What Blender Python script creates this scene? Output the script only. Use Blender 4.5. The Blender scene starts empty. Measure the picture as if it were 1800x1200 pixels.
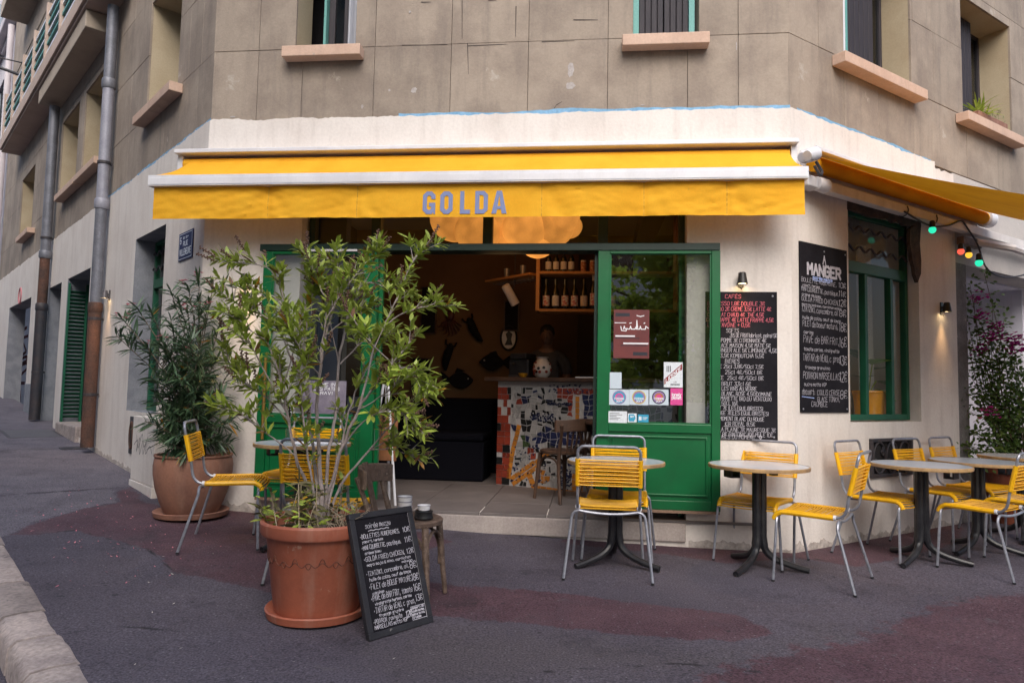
import bpy, math, random
from mathutils import Vector, Matrix, noise
from mathutils.geometry import tessellate_polygon

S = bpy.context.scene
COL = S.collection
R_ = math.radians
random.seed(7)

# ------------------------------------------------------------------ camera
F_PX, PITCH, ROLL, EYE = 1240.0, .0688, .0201, 1.21
_cp, _sp, _cr, _sr = math.cos(PITCH), math.sin(PITCH), math.cos(ROLL), math.sin(ROLL)
FWD = Vector((0, _cp, _sp))
_up, _rt = Vector((0, -_sp, _cp)), Vector((1, 0, 0))
RGT = _rt * _cr + _up * _sr
UPV = -_rt * _sr + _up * _cr
EYEP = Vector((0, 0, EYE))
cam_d = bpy.data.cameras.new('camera')
cam_d.sensor_width = 36.0
cam_d.lens = F_PX / 1800 * 36
cam_d.clip_start, cam_d.clip_end = .05, 400
cam = bpy.data.objects.new('camera', cam_d)
COL.objects.link(cam)
cam.matrix_world = Matrix(((RGT.x, UPV.x, -FWD.x, 0), (RGT.y, UPV.y, -FWD.y, 0), (RGT.z, UPV.z, -FWD.z, EYE), (0, 0, 0, 1)))
S.camera = cam

# ------------------------------------------------------------------ light
SUN_EL, SUN_AZ = R_(42), R_(179)
W = bpy.data.worlds.new('World')
S.world = W
W.use_nodes = True
nt = W.node_tree
sky = nt.nodes.new('ShaderNodeTexSky')
sky.sky_type = 'NISHITA'
sky.sun_disc = False
sky.sun_elevation = SUN_EL
sky.sun_rotation = SUN_AZ
sky.air_density, sky.dust_density, sky.ozone_density = 1.0, 2.5, 1.0
bg = nt.nodes['Background']
nt.links.new(sky.outputs[0], bg.inputs[0])
bg.inputs[1].default_value = .13
sun_d = bpy.data.lights.new('sun', 'SUN')
sun_d.energy = 1.5
sun_d.angle = R_(48)
sun_d.color = (1, .965, .92)
sun = bpy.data.objects.new('sun', sun_d)
COL.objects.link(sun)
_sd = Vector((math.sin(SUN_AZ) * math.cos(SUN_EL), math.cos(SUN_AZ) * math.cos(SUN_EL), math.sin(SUN_EL)))
sun.rotation_euler = _sd.to_track_quat('Z', 'Y').to_euler()
sun.location = (0, -3, 12)
S.view_settings.view_transform = 'Standard'
S.view_settings.look = 'None'
S.view_settings.exposure = 0.93
S.view_settings.gamma = 1
S.cycles.use_denoising = True
S.cycles.max_bounces = 8
S.cycles.transparent_max_bounces = 24
S.cycles.sample_clamp_indirect = 6.0

# ------------------------------------------------------------------ places
FLc = Vector((-2.779, 6.247, 0))
FRc = Vector((2.268, 5.695, 0))
AF, AL, AR = -.109, R_(132.06), R_(33.3)
DL = Vector((math.cos(AL), math.sin(AL), 0))


def gz(x, y):
    h = .17 + .055 * ((x - FLc.x) * DL.x + (y - FLc.y) * DL.y)
    return -.04 + (h + math.sqrt(h * h + .0016)) / 2


def T(x, y, z=0):
    return Matrix.Translation((x, y, z))


def Rz(a):
    return Matrix.Rotation(a, 4, 'Z')


def Rx(a):
    return Matrix.Rotation(a, 4, 'X')


def Ry(a):
    return Matrix.Rotation(a, 4, 'Y')


class Wall:
    """x along the wall, y into the building, z up"""
    def __init__(s, o, ang):
        s.M = T(*o) @ Rz(ang)
        s.I = s.M.inverted()
        s.o, s.n = Vector(o), Vector((math.sin(ang), -math.cos(ang), 0))

    def px(s, x, y, n=0.0):
        d = FWD * F_PX + RGT * (x - 900) - UPV * (y - 600)
        t = ((s.o - EYEP).dot(s.n) + n) / d.dot(s.n)
        p = s.I @ (EYEP + d * t)
        return p.x, p.z


WF, WL, WR = Wall(FLc, AF), Wall(FLc, AL - math.pi), Wall(FRc, AR)


def ground_px(x, y, z=None):
    d = FWD * F_PX + RGT * (x - 900) - UPV * (y - 600)
    zz = 0 if z is None else z
    for _ in range(40):
        p = EYEP + d * ((zz - EYE) / d.z)
        if z is None:
            zz = zz * .6 + gz(p.x, p.y) * .4
    return p


# ------------------------------------------------------------------ mesh building
class MB:
    def __init__(s):
        s.v, s.f, s.m = [], [], []

    def add(s, vs, fs, mi=0, M=None):
        b = len(s.v)
        s.v += [tuple(M @ Vector(p)) if M else tuple(p) for p in vs]
        s.f += [tuple(i + b for i in q) for q in fs]
        s.m += [mi] * len(fs)
        return s

    def box(s, x0, x1, y0, y1, z0, z1, mi=0, M=None):
        x0, x1 = min(x0, x1), max(x0, x1)
        y0, y1 = min(y0, y1), max(y0, y1)
        z0, z1 = min(z0, z1), max(z0, z1)
        return s.add([(x0, y0, z0), (x1, y0, z0), (x1, y1, z0), (x0, y1, z0), (x0, y0, z1), (x1, y0, z1), (x1, y1, z1), (x0, y1, z1)],
                     [(0, 3, 2, 1), (4, 5, 6, 7), (0, 1, 5, 4), (1, 2, 6, 5), (2, 3, 7, 6), (3, 0, 4, 7)], mi, M)

    def tube(s, pts, r, seg=8, mi=0, caps=True, M=None, closed=False):
        P = [Vector(p) for p in pts]
        n = len(P)
        rs = r if isinstance(r, (list, tuple)) else [r] * n
        vs, fs = [], []
        prev = None
        for i in range(n):
            if closed:
                t = (P[(i + 1) % n] - P[i - 1])
            else:
                t = P[min(i + 1, n - 1)] - P[max(i - 1, 0)]
            t = t.normalized() if t.length > 1e-9 else Vector((0, 0, 1))
            if prev is None:
                a = Vector((0, 0, 1)) if abs(t.z) < .9 else Vector((1, 0, 0))
                u = t.cross(a).normalized()
            else:
                u = prev - t * prev.dot(t)
                u = u.normalized() if u.length > 1e-6 else t.orthogonal().normalized()
            prev = u
            w = t.cross(u)
            for k in range(seg):
                c = 2 * math.pi * k / seg
                vs.append(P[i] + (u * math.cos(c) + w * math.sin(c)) * rs[i])
        for i in range(n if closed else n - 1):
            j = (i + 1) % n
            for k in range(seg):
                l = (k + 1) % seg
                fs.append((i * seg + k, i * seg + l, j * seg + l, j * seg + k))
        if caps and not closed:
            fs.append(tuple(range(seg - 1, -1, -1)))
            fs.append(tuple((n - 1) * seg + k for k in range(seg)))
        return s.add(vs, fs, mi, M)

    def lathe(s, prof, seg=24, mi=0, M=None, cap0=True, cap1=True):
        vs, fs = [], []
        for r, z in prof:
            for k in range(seg):
                a = 2 * math.pi * k / seg
                vs.append((r * math.cos(a), r * math.sin(a), z))
        n = len(prof)
        for i in range(n - 1):
            for k in range(seg):
                l = (k + 1) % seg
                fs.append((i * seg + k, i * seg + l, (i + 1) * seg + l, (i + 1) * seg + k))
        if cap0:
            fs.append(tuple(range(seg - 1, -1, -1)))
        if cap1:
            fs.append(tuple((n - 1) * seg + k for k in range(seg)))
        return s.add(vs, fs, mi, M)

    def prism(s, poly, y0, y1, mi=0, M=None, holes=()):
        """outline in xz, thickness along y"""
        loops = [list(poly)] + [list(h) for h in holes]
        flat = [p for lp in loops for p in lp]
        tris = tessellate_polygon([[Vector((p[0], p[1], 0)) for p in lp] for lp in loops])
        n = len(flat)
        vs = [(p[0], y0, p[1]) for p in flat] + [(p[0], y1, p[1]) for p in flat]
        fs = []
        for t in tris:
            a, b, c = [Vector(flat[i] + (0,)) if len(flat[i]) == 2 else Vector(flat[i]) for i in t]
            ccw = (b - a).cross(c - a).z > 0
            t = tuple(t) if ccw else tuple(reversed(t))
            fs.append(t)
            fs.append(tuple(i + n for i in reversed(t)))
        o = 0
        for lp in loops:
            m = len(lp)
            for i in range(m):
                j = (i + 1) % m
                fs.append((o + i, o + i + n, o + j + n, o + j))
            o += m
        return s.add(vs, fs, mi, M)

    def blob(s, c, rx, ry, rz, seg=10, rings=7, mi=0, M=None, jit=0):
        vs, fs = [], []
        for i in range(1, rings):
            th = math.pi * i / rings
            for k in range(seg):
                a = 2 * math.pi * k / seg
                q = 1 + random.uniform(-jit, jit)
                vs.append((c[0] + rx * math.sin(th) * math.cos(a) * q, c[1] + ry * math.sin(th) * math.sin(a) * q, c[2] + rz * math.cos(th) * q))
        top, bot = len(vs), len(vs) + 1
        vs += [(c[0], c[1], c[2] + rz), (c[0], c[1], c[2] - rz)]
        for i in range(rings - 2):
            for k in range(seg):
                l = (k + 1) % seg
                fs.append((i * seg + k, (i + 1) * seg + k, (i + 1) * seg + l, i * seg + l))
        for k in range(seg):
            l = (k + 1) % seg
            fs.append((top, k, l))
            b = (rings - 2) * seg
            fs.append((bot, b + l, b + k))
        return s.add(vs, fs, mi, M)

    def mesh(s, name, mats, smooth=False, ang=35):
        me = bpy.data.meshes.new(name)
        me.from_pydata(s.v, [], s.f)
        for m in (mats if isinstance(mats, (list, tuple)) else [mats]):
            me.materials.append(m)
        me.polygons.foreach_set('material_index', s.m)
        if smooth:
            me.polygons.foreach_set('use_smooth', [True] * len(s.f))
            me.update()
            me.set_sharp_from_angle(angle=R_(ang))
        me.update()
        return me

    def build(s, name, mats, parent=None, M=None, smooth=False, bevel=0, ang=35, seg=2):
        return link(name, s.mesh(name, mats, smooth, ang), parent, M, bevel, seg)


def link(name, me, parent=None, M=None, bevel=0, seg=2):
    o = bpy.data.objects.new(name, me)
    COL.objects.link(o)
    if parent:
        o.parent = parent
    if M is not None:
        o.matrix_local = M
    if bevel:
        b = o.modifiers.new('bevel', 'BEVEL')
        b.width, b.segments, b.limit_method, b.angle_limit = bevel, seg, 'ANGLE', R_(40)
        b.harden_normals = False
    return o


def thing(name, label, cat, M, group=None):
    o = bpy.data.objects.new(name, None)
    o.empty_display_size = .1
    COL.objects.link(o)
    o.matrix_world = M
    return tag(o, label, cat, group)


def tag(o, label, cat, group=None):
    o['label'], o['category'] = label, cat
    if group:
        o['group'] = group
    return o


def struct(o):
    o['kind'] = 'structure'
    return o


def stuff(o):
    o['kind'] = 'stuff'
    return o


def dup(root, M, label=None, group=None):
    r = root.copy()
    COL.objects.link(r)
    r.matrix_world = M
    if label:
        r['label'] = label
    if group:
        r['group'] = group

    def rec(a, b):
        for ch in list(a.children):
            c = ch.copy()
            COL.objects.link(c)
            c.parent = b
            c.matrix_basis = ch.matrix_basis.copy()
            rec(ch, c)
    rec(root, r)
    return r


def arc(c, r, a0, a1, n, plane='xz'):
    out = []
    for i in range(n + 1):
        a = R_(a0 + (a1 - a0) * i / n)
        p, q = r * math.cos(a), r * math.sin(a)
        out.append((c[0] + p, c[1], c[2] + q) if plane == 'xz' else (c[0] + p, c[1] + q, c[2]) if plane == 'xy' else (c[0], c[1] + p, c[2] + q))
    return out


def smooth_path(pts, n=6):
    P = [Vector(p) for p in pts]
    out = []
    for i in range(len(P) - 1):
        p0, p1, p2, p3 = P[max(i - 1, 0)], P[i], P[i + 1], P[min(i + 2, len(P) - 1)]
        for k in range(n):
            t = k / n
            out.append(.5 * ((2 * p1) + (p2 - p0) * t + (2 * p0 - 5 * p1 + 4 * p2 - p3) * t * t + (3 * p1 - p0 - 3 * p2 + p3) * t ** 3))
    out.append(P[-1])
    return out


# ------------------------------------------------------------------ materials
def mk(name, col, rough=.7, col2=None, scale=3.0, lo=.4, hi=.62, grain=.12, gscale=60, bump=.0, bscale=120,
       metal=0.0, spec=.5, streak=None, streak_amt=.5, stretch=(1, 1, 1), rnd=0.0, emit=None, estr=1.0, coat=0, trans=0.0, wear=None, wear_at=.62, wear_scale=9):
    m = bpy.data.materials.new(name)
    m.use_nodes = True
    n, l = m.node_tree.nodes, m.node_tree.links
    b = n['Principled BSDF']
    tc = n.new('ShaderNodeTexCoord')
    mp = n.new('ShaderNodeMapping')
    mp.inputs['Scale'].default_value = stretch
    l.new(tc.outputs['Object'], mp.inputs[0])

    def nz(sc, det=5, rgh=.6, src=None):
        t = n.new('ShaderNodeTexNoise')
        t.inputs['Scale'].default_value = sc
        t.inputs['Detail'].default_value = det
        t.inputs['Roughness'].default_value = rgh
        l.new((src or mp).outputs[0], t.inputs['Vector'])
        return t

    def ramp(src, a, c):
        t = n.new('ShaderNodeMapRange')
        t.inputs[1].default_value, t.inputs[2].default_value = a, c
        l.new(src, t.inputs[0])
        return t.outputs[0]

    def mix(fac, a, c, mode='MIX'):
        t = n.new('ShaderNodeMix')
        t.data_type = 'RGBA'
        t.blend_type = mode
        if isinstance(fac, float):
            t.inputs[0].default_value = fac
        else:
            l.new(fac, t.inputs[0])
        for k, x in ((6, a), (7, c)):
            if isinstance(x, tuple):
                t.inputs[k].default_value = x + (1,)
            else:
                l.new(x, t.inputs[k])
        return t.outputs[2]
    cur = tuple(col)
    if col2:
        cur = mix(ramp(nz(scale).outputs[0], lo, hi), cur, tuple(col2))
    if streak:
        ms = n.new('ShaderNodeMapping')
        ms.inputs['Scale'].default_value = (6, 6, .7)
        l.new(tc.outputs['Object'], ms.inputs[0])
        f = ramp(nz(1.3, 6, .65, ms).outputs[0], .5, .75)
        q = n.new('ShaderNodeMath')
        q.operation = 'MULTIPLY'
        l.new(f, q.inputs[0])
        q.inputs[1].default_value = streak_amt
        cur = mix(q.outputs[0], cur, tuple(streak))
    if wear:
        cur = mix(ramp(nz(wear_scale, 8, .7).outputs[0], wear_at, wear_at + .04), cur, tuple(wear))
    if grain:
        g = ramp(nz(gscale, 3).outputs[0], .3, .7)
        t = n.new('ShaderNodeMapRange')
        t.inputs[3].default_value, t.inputs[4].default_value = 1 - grain, 1 + grain
        l.new(g, t.inputs[0])
        cc = n.new('ShaderNodeCombineColor')
        for k in range(3):
            l.new(t.outputs[0], cc.inputs[k])
        cur = mix(1.0, cur, cc.outputs[0], 'MULTIPLY')
    if rnd:
        oi = n.new('ShaderNodeObjectInfo')
        t = n.new('ShaderNodeMapRange')
        t.inputs[3].default_value, t.inputs[4].default_value = 1 - rnd, 1 + rnd
        l.new(oi.outputs['Random'], t.inputs[0])
        cc = n.new('ShaderNodeCombineColor')
        for k in range(3):
            l.new(t.outputs[0], cc.inputs[k])
        cur = mix(1.0, cur, cc.outputs[0], 'MULTIPLY')
    if isinstance(cur, tuple):
        b.inputs['Base Color'].default_value = cur + (1,)
    else:
        l.new(cur, b.inputs['Base Color'])
    b.inputs['Roughness'].default_value = rough
    b.inputs['Metallic'].default_value = metal
    b.inputs['Specular IOR Level'].default_value = spec
    b.inputs['Coat Weight'].default_value = coat
    if bump:
        bp = n.new('ShaderNodeBump')
        bp.inputs['Strength'].default_value = bump
        bp.inputs['Distance'].default_value = .01
        l.new(nz(bscale, 6, .65).outputs[0], bp.inputs['Height'])
        l.new(bp.outputs[0], b.inputs['Normal'])
    if emit:
        b.inputs['Emission Color'].default_value = tuple(emit) + (1,)
        b.inputs['Emission Strength'].default_value = estr
    if trans:
        o = n['Material Output']
        tr = n.new('ShaderNodeBsdfTranslucent')
        mxs = n.new('ShaderNodeMixShader')
        mxs.inputs[0].default_value = trans
        if isinstance(cur, tuple):
            tr.inputs[0].default_value = cur + (1,)
        else:
            l.new(cur, tr.inputs[0])
        l.new(b.outputs[0], mxs.inputs[1])
        l.new(tr.outputs[0], mxs.inputs[2])
        l.new(mxs.outputs[0], o.inputs[0])
    return m


def mk_glass(name, tint=(.93, .96, .95), f0=.05, rough=.0):
    m = bpy.data.materials.new(name)
    m.use_nodes = True
    n, l = m.node_tree.nodes, m.node_tree.links
    n.remove(n['Principled BSDF'])
    lw = n.new('ShaderNodeLayerWeight')
    lw.inputs[0].default_value = .5
    p = n.new('ShaderNodeMath')
    p.operation = 'POWER'
    p.inputs[1].default_value = 5
    l.new(lw.outputs['Facing'], p.inputs[0])
    a = n.new('ShaderNodeMapRange')
    a.inputs[3].default_value, a.inputs[4].default_value = f0, .9
    l.new(p.outputs[0], a.inputs[0])
    t, g, mx = n.new('ShaderNodeBsdfTransparent'), n.new('ShaderNodeBsdfGlossy'), n.new('ShaderNodeMixShader')
    t.inputs[0].default_value = tint + (1,)
    g.inputs['Roughness'].default_value = rough
    l.new(a.outputs[0], mx.inputs[0])
    l.new(t.outputs[0], mx.inputs[1])
    l.new(g.outputs[0], mx.inputs[2])
    l.new(mx.outputs[0], n['Material Output'].inputs[0])
    return m


cream = mk('cream_plaster', (.735, .68, .63), .9, (.645, .58, .53), 1.6, .42, .7, .05, 40, .25, 40, streak=(.46, .40, .36), streak_amt=.45, wear=(.42, .37, .35), wear_at=.71, wear_scale=5)
stone_m = mk('grey_stone', (.33, .27, .215), .85, (.255, .205, .165), 1.7, .42, .58, .07, 50, .25, 60, streak=(.17, .14, .12), streak_amt=.6, rnd=.07, wear=(.40, .345, .29), wear_at=.63, wear_scale=2.2)
joint_m = mk('dark_joint', (.19, .155, .125), .95, grain=.2)
reveal_m = mk('ochre_reveal', (.46, .38, .26), .85, (.40, .32, .21), 2, grain=.06, bump=.1)
lreveal_m = mk('grey_blue_reveal', (.25, .26, .29), .9, (.19, .20, .23), 6, grain=.1, bump=.3, bscale=50)
sill_m = mk('pink_sill_paint', (.60, .42, .32), .75, (.53, .36, .27), 4, grain=.06, bump=.1, streak=(.36, .25, .2), streak_amt=.45, wear=(.42, .33, .27), wear_at=.67, wear_scale=12)
bluepaint = mk('blue_paint_line', (.22, .42, .62), .8, (.16, .33, .5), 12, grain=.1)
green = mk('green_gloss_paint', (.0, .118, .033), .36, (.002, .095, .027), 3, grain=.04, bump=.04, bscale=25, wear=(.05, .17, .07), wear_at=.73, wear_scale=14)
dgreen = mk('dark_green_paint', (.003, .026, .016), .5, (.002, .018, .011), 4, grain=.08, wear=(.02, .08, .05), wear_at=.68)
teal = mk('teal_paint', (.12, .33, .30), .6, grain=.1)
planks = mk('dark_plank_wood', (.022, .018, .024), .7, (.035, .028, .034), 3, stretch=(30, 30, 1.5), grain=.2, bump=.2)
white_al = mk('white_lacquer_metal', (.74, .73, .75), .35, (.66, .65, .68), 3, grain=.03, streak=(.5, .47, .45), streak_amt=.3)
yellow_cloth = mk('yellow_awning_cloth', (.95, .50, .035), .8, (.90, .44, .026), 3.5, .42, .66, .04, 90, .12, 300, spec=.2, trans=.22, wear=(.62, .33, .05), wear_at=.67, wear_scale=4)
cord = mk('yellow_plastic_cord', (.88, .47, .006), .42, (.80, .40, .004), 12, grain=.06, rnd=.07, wear=(.62, .30, .02), wear_at=.68, wear_scale=10)
steel = mk('grey_painted_steel', (.35, .36, .41), .38, (.26, .27, .31), 16, grain=.1, metal=.55, wear=(.19, .16, .15), wear_at=.68, wear_scale=22)
black_metal = mk('black_cast_metal', (.012, .012, .015), .38, (.025, .025, .028), 9, grain=.2)
laminate = mk('pale_blue_laminate', (.50, .55, .62), .22, (.44, .49, .56), 5, grain=.03)
edge_m = mk('worn_gold_edge', (.46, .29, .13), .45, (.30, .19, .10), 9, grain=.12)
terracotta = mk('terracotta_plastic', (.36, .105, .058), .6, (.30, .088, .05), 4, grain=.06, bump=.08, streak=(.42, .25, .19), streak_amt=.6, wear=(.44, .28, .21), wear_at=.64, wear_scale=5)
old_terra = mk('weathered_terracotta', (.30, .14, .09), .8, (.22, .105, .075), 3, grain=.1, bump=.2, streak=(.36, .23, .17), streak_amt=.5)
soil_m = mk('potting_soil', (.03, .022, .016), 1, (.055, .04, .028), 20, grain=.4, bump=.8, bscale=60)
slate = mk('black_board', (.009, .008, .011), .75, (.016, .015, .019), 3, grain=.1, spec=.15)
board_frame = mk('worn_black_frame', (.014, .013, .017), .6, (.02, .02, .025), 8, grain=.2, bump=.3, wear=(.28, .25, .22), wear_at=.665, wear_scale=12)
chalk = mk('white_chalk', (.52, .50, .54), .9, (.40, .38, .43), 40, grain=.2)
chalk_pink = mk('pink_chalk', (.66, .15, .20), .9, grain=.2)
chalk_blue = mk('blue_chalk', (.35, .45, .8), .9, grain=.2)
old_wood = mk('weathered_bentwood', (.15, .10, .075), .6, (.085, .055, .04), 6, stretch=(4, 4, 4), grain=.25, bump=.3, bscale=90, wear=(.25, .2, .165), wear_at=.6, wear_scale=16)
dark_wood = mk('dark_bistro_wood', (.085, .045, .028), .45, (.05, .027, .018), 8, grain=.2, bump=.15, wear=(.16, .10, .07), wear_at=.66, wear_scale=12)
shelf_wood = mk('honey_wood', (.48, .23, .07), .5, (.38, .17, .05), 8, stretch=(2, 20, 20), grain=.12)
zinc = mk('zinc_pipe', (.20, .205, .235), .5, (.15, .155, .18), 7, grain=.15, metal=.3, wear=(.33, .34, .38), wear_at=.66, wear_scale=9)
zinc_pale = mk('pale_zinc_pipe', (.33, .33, .38), .55, (.28, .28, .33), 7, grain=.1, metal=.2, streak=(.22, .22, .25), streak_amt=.5)
rust = mk('rusty_iron_pipe', (.115, .052, .034), .8, (.06, .035, .028), 5, grain=.3, bump=.4, wear=(.26, .16, .12), wear_at=.66, wear_scale=18)
dark_iron = mk('dark_iron', (.03, .03, .038), .55, (.05, .04, .042), 9, grain=.2, bump=.2)
glass = mk_glass('window_glass', (.9, .94, .93), .035)
glass_side = mk_glass('side_window_glass', (.95, .97, .96), .018)
glass_door = mk_glass('sliding_door_glass', (.88, .92, .91), .30)
glass_up = mk_glass('upper_glass', (.8, .84, .84), .04)
clear = mk_glass('tumbler_glass', (.96, .97, .97), .08)
white_paper = mk('white_paper', (.78, .78, .8), .8, grain=.03)
black_lamp = mk('black_lamp_housing', (.02, .017, .016), .45, grain=.1)
warm_lens = mk('warm_lamp_lens', (.9, .8, .6), .3, emit=(1, .72, .38), estr=9)


def vary_glow(m, lo, hi, sc):
    """noise in the emission imitates bulbs glowing unevenly behind the paper"""
    n, l = m.node_tree.nodes, m.node_tree.links
    tc, t, r = n.new('ShaderNodeTexCoord'), n.new('ShaderNodeTexNoise'), n.new('ShaderNodeMapRange')
    t.inputs['Scale'].default_value = sc
    l.new(tc.outputs['Object'], t.inputs['Vector'])
    r.inputs[1].default_value, r.inputs[2].default_value, r.inputs[3].default_value, r.inputs[4].default_value = .35, .65, lo, hi
    l.new(t.outputs[0], r.inputs[0])
    l.new(r.outputs[0], n['Principled BSDF'].inputs['Emission Strength'])
# ================================================================== GROUND
def seg_dist(p, a, b):
    ax, ay = a
    dx, dy = b[0] - ax, b[1] - ay
    q = dx * dx + dy * dy
    t = max(0, min(1, ((p[0] - ax) * dx + (p[1] - ay) * dy) / q)) if q else 0
    return math.hypot(p[0] - ax - t * dx, p[1] - ay - t * dy)


def sdist(p, poly):
    d, ins, n = 9, False, len(poly)
    for i in range(n):
        a, b = poly[i], poly[(i + 1) % n]
        d = min(d, seg_dist(p, a, b))
        if (a[1] > p[1]) != (b[1] > p[1]) and p[0] < (b[0] - a[0]) * (p[1] - a[1]) / (b[1] - a[1]) + a[0]:
            ins = not ins
    return d if ins else -d


def gpoly(px):
    return [tuple(ground_px(*q)[:2]) for q in px]


NL = WL.n                                   # from the side wall towards the road


def sn(s, n):
    p = FLc + DL * s + NL * n
    return p.x, p.y


def frange(a, b, st):
    k = max(1, round((b - a) / st))
    return [a + (b - a) * i / k for i in range(k)]


maroon_a = gpoly([(236, 852), (205, 866), (212, 882), (150, 893), (75, 914), (20, 938), (60, 940), (134, 931), (190, 946), (255, 964), (288, 982), (300, 1004), (372, 1018), (440, 1032), (520, 1050), (600, 1066), (700, 1078), (790, 1084), (960, 1098),
                  (1130, 1118), (1300, 1128), (1360, 1112), (1290, 1078), (1150, 1062), (960, 1038), (780, 1026), (700, 1010), (690, 975), (765, 962), (800, 952), (640, 905), (430, 880), (330, 905), (250, 880)])
maroon_b = gpoly([(985, 953), (1130, 968), (1280, 990), (1395, 980), (1440, 985), (1505, 995), (1560, 985), (1640, 965), (1690, 952), (1690, 915), (1480, 945), (1270, 965), (1000, 940)])
maroon_c = gpoly([(1180, 1215), (1320, 1160), (1500, 1120), (1660, 1060), (1800, 1040), (2000, 1040), (2000, 1215)])
light_a = gpoly([(-160, 700), (42, 712), (95, 752), (233, 830), (237, 853), (120, 861), (-160, 880)])
light_b = gpoly([(-160, 882), (120, 863), (196, 858), (205, 882), (140, 895), (60, 917), (22, 937), (-160, 960)])
light_c = gpoly([(700, 1090), (900, 1105), (1130, 1128), (1330, 1135), (1450, 1090), (1560, 1130), (1350, 1180), (1100, 1190), (880, 1215), (700, 1215), (640, 1150)])
crack_l = [gpoly(q) for q in ([(-100, 877), (0, 871), (105, 863), (195, 857), (237, 855)], [(20, 941), (134, 931), (190, 946), (255, 964), (288, 982), (300, 1004)], [(103, 1117), (150, 1103), (240, 1100), (330, 1112)],
                              [(233, 834), (178, 803), (130, 775)], [(15, 762), (22, 760), (85, 759)], [(1415, 968), (1440, 985), (1480, 988)], [(960, 1180), (1200, 1165), (1330, 1180)])]

ss = frange(-26, -7, 1.0) + frange(-7, 3.2, .075) + frange(3.2, 9, .2) + frange(9, 40, 1.0) + [40]
ns = frange(-26, -7, 1.0) + frange(-7, 1.40, .075) + [1.40]
gv, ga, idx = [], [], {}
for i, s_ in enumerate(ss):
    for j, n_ in enumerate(ns):
        x, y = sn(s_, n_)
        z = gz(x, y) + .004 * noise.noise(Vector((x * 2.2, y * 2.2, 0))) + .002 * noise.noise(Vector((x * 9, y * 9, 3)))
        near = -7 <= s_ <= 3.3 and n_ > -7
        p = (x, y)
        if near:
            mar = max(sdist(p, maroon_a), sdist(p, maroon_b), sdist(p, maroon_c) * .3)
            lit = max(sdist(p, light_a), sdist(p, light_b) * .9)
            wrn = sdist(p, light_c)
            crk = min(seg_dist(p, c[k], c[k + 1]) for c in crack_l for k in range(len(c) - 1))
        else:
            mar, lit, wrn, crk = -1, (1 if s_ > 1.5 and n_ > -.5 else -1), -1, 1
        ga.append((mar, lit, wrn, crk))
        gv.append((x, y, z))
gf = []
nn = len(ns)
for i in range(len(ss) - 1):
    for j in range(nn - 1):
        c = Vector(sn((ss[i] + ss[i + 1]) / 2, (ns[j] + ns[j + 1]) / 2) + (0,))
        if min((WF.I @ c).y, (WL.I @ c).y, (WR.I @ c).y) > .18:
            continue
        gf.append((i * nn + j, i * nn + j + 1, (i + 1) * nn + j + 1, (i + 1) * nn + j))
me = bpy.data.meshes.new('pavement')
me.from_pydata(gv, [], gf)
me.polygons.foreach_set('use_smooth', [True] * len(gf))
for k, nm in enumerate(('maroon', 'light', 'worn', 'crack')):
    at = me.attributes.new(nm, 'FLOAT', 'POINT')
    at.data.foreach_set('value', [q[k] for q in ga])
if me.polygons[0].normal.z < 0:
    me.flip_normals()


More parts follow.
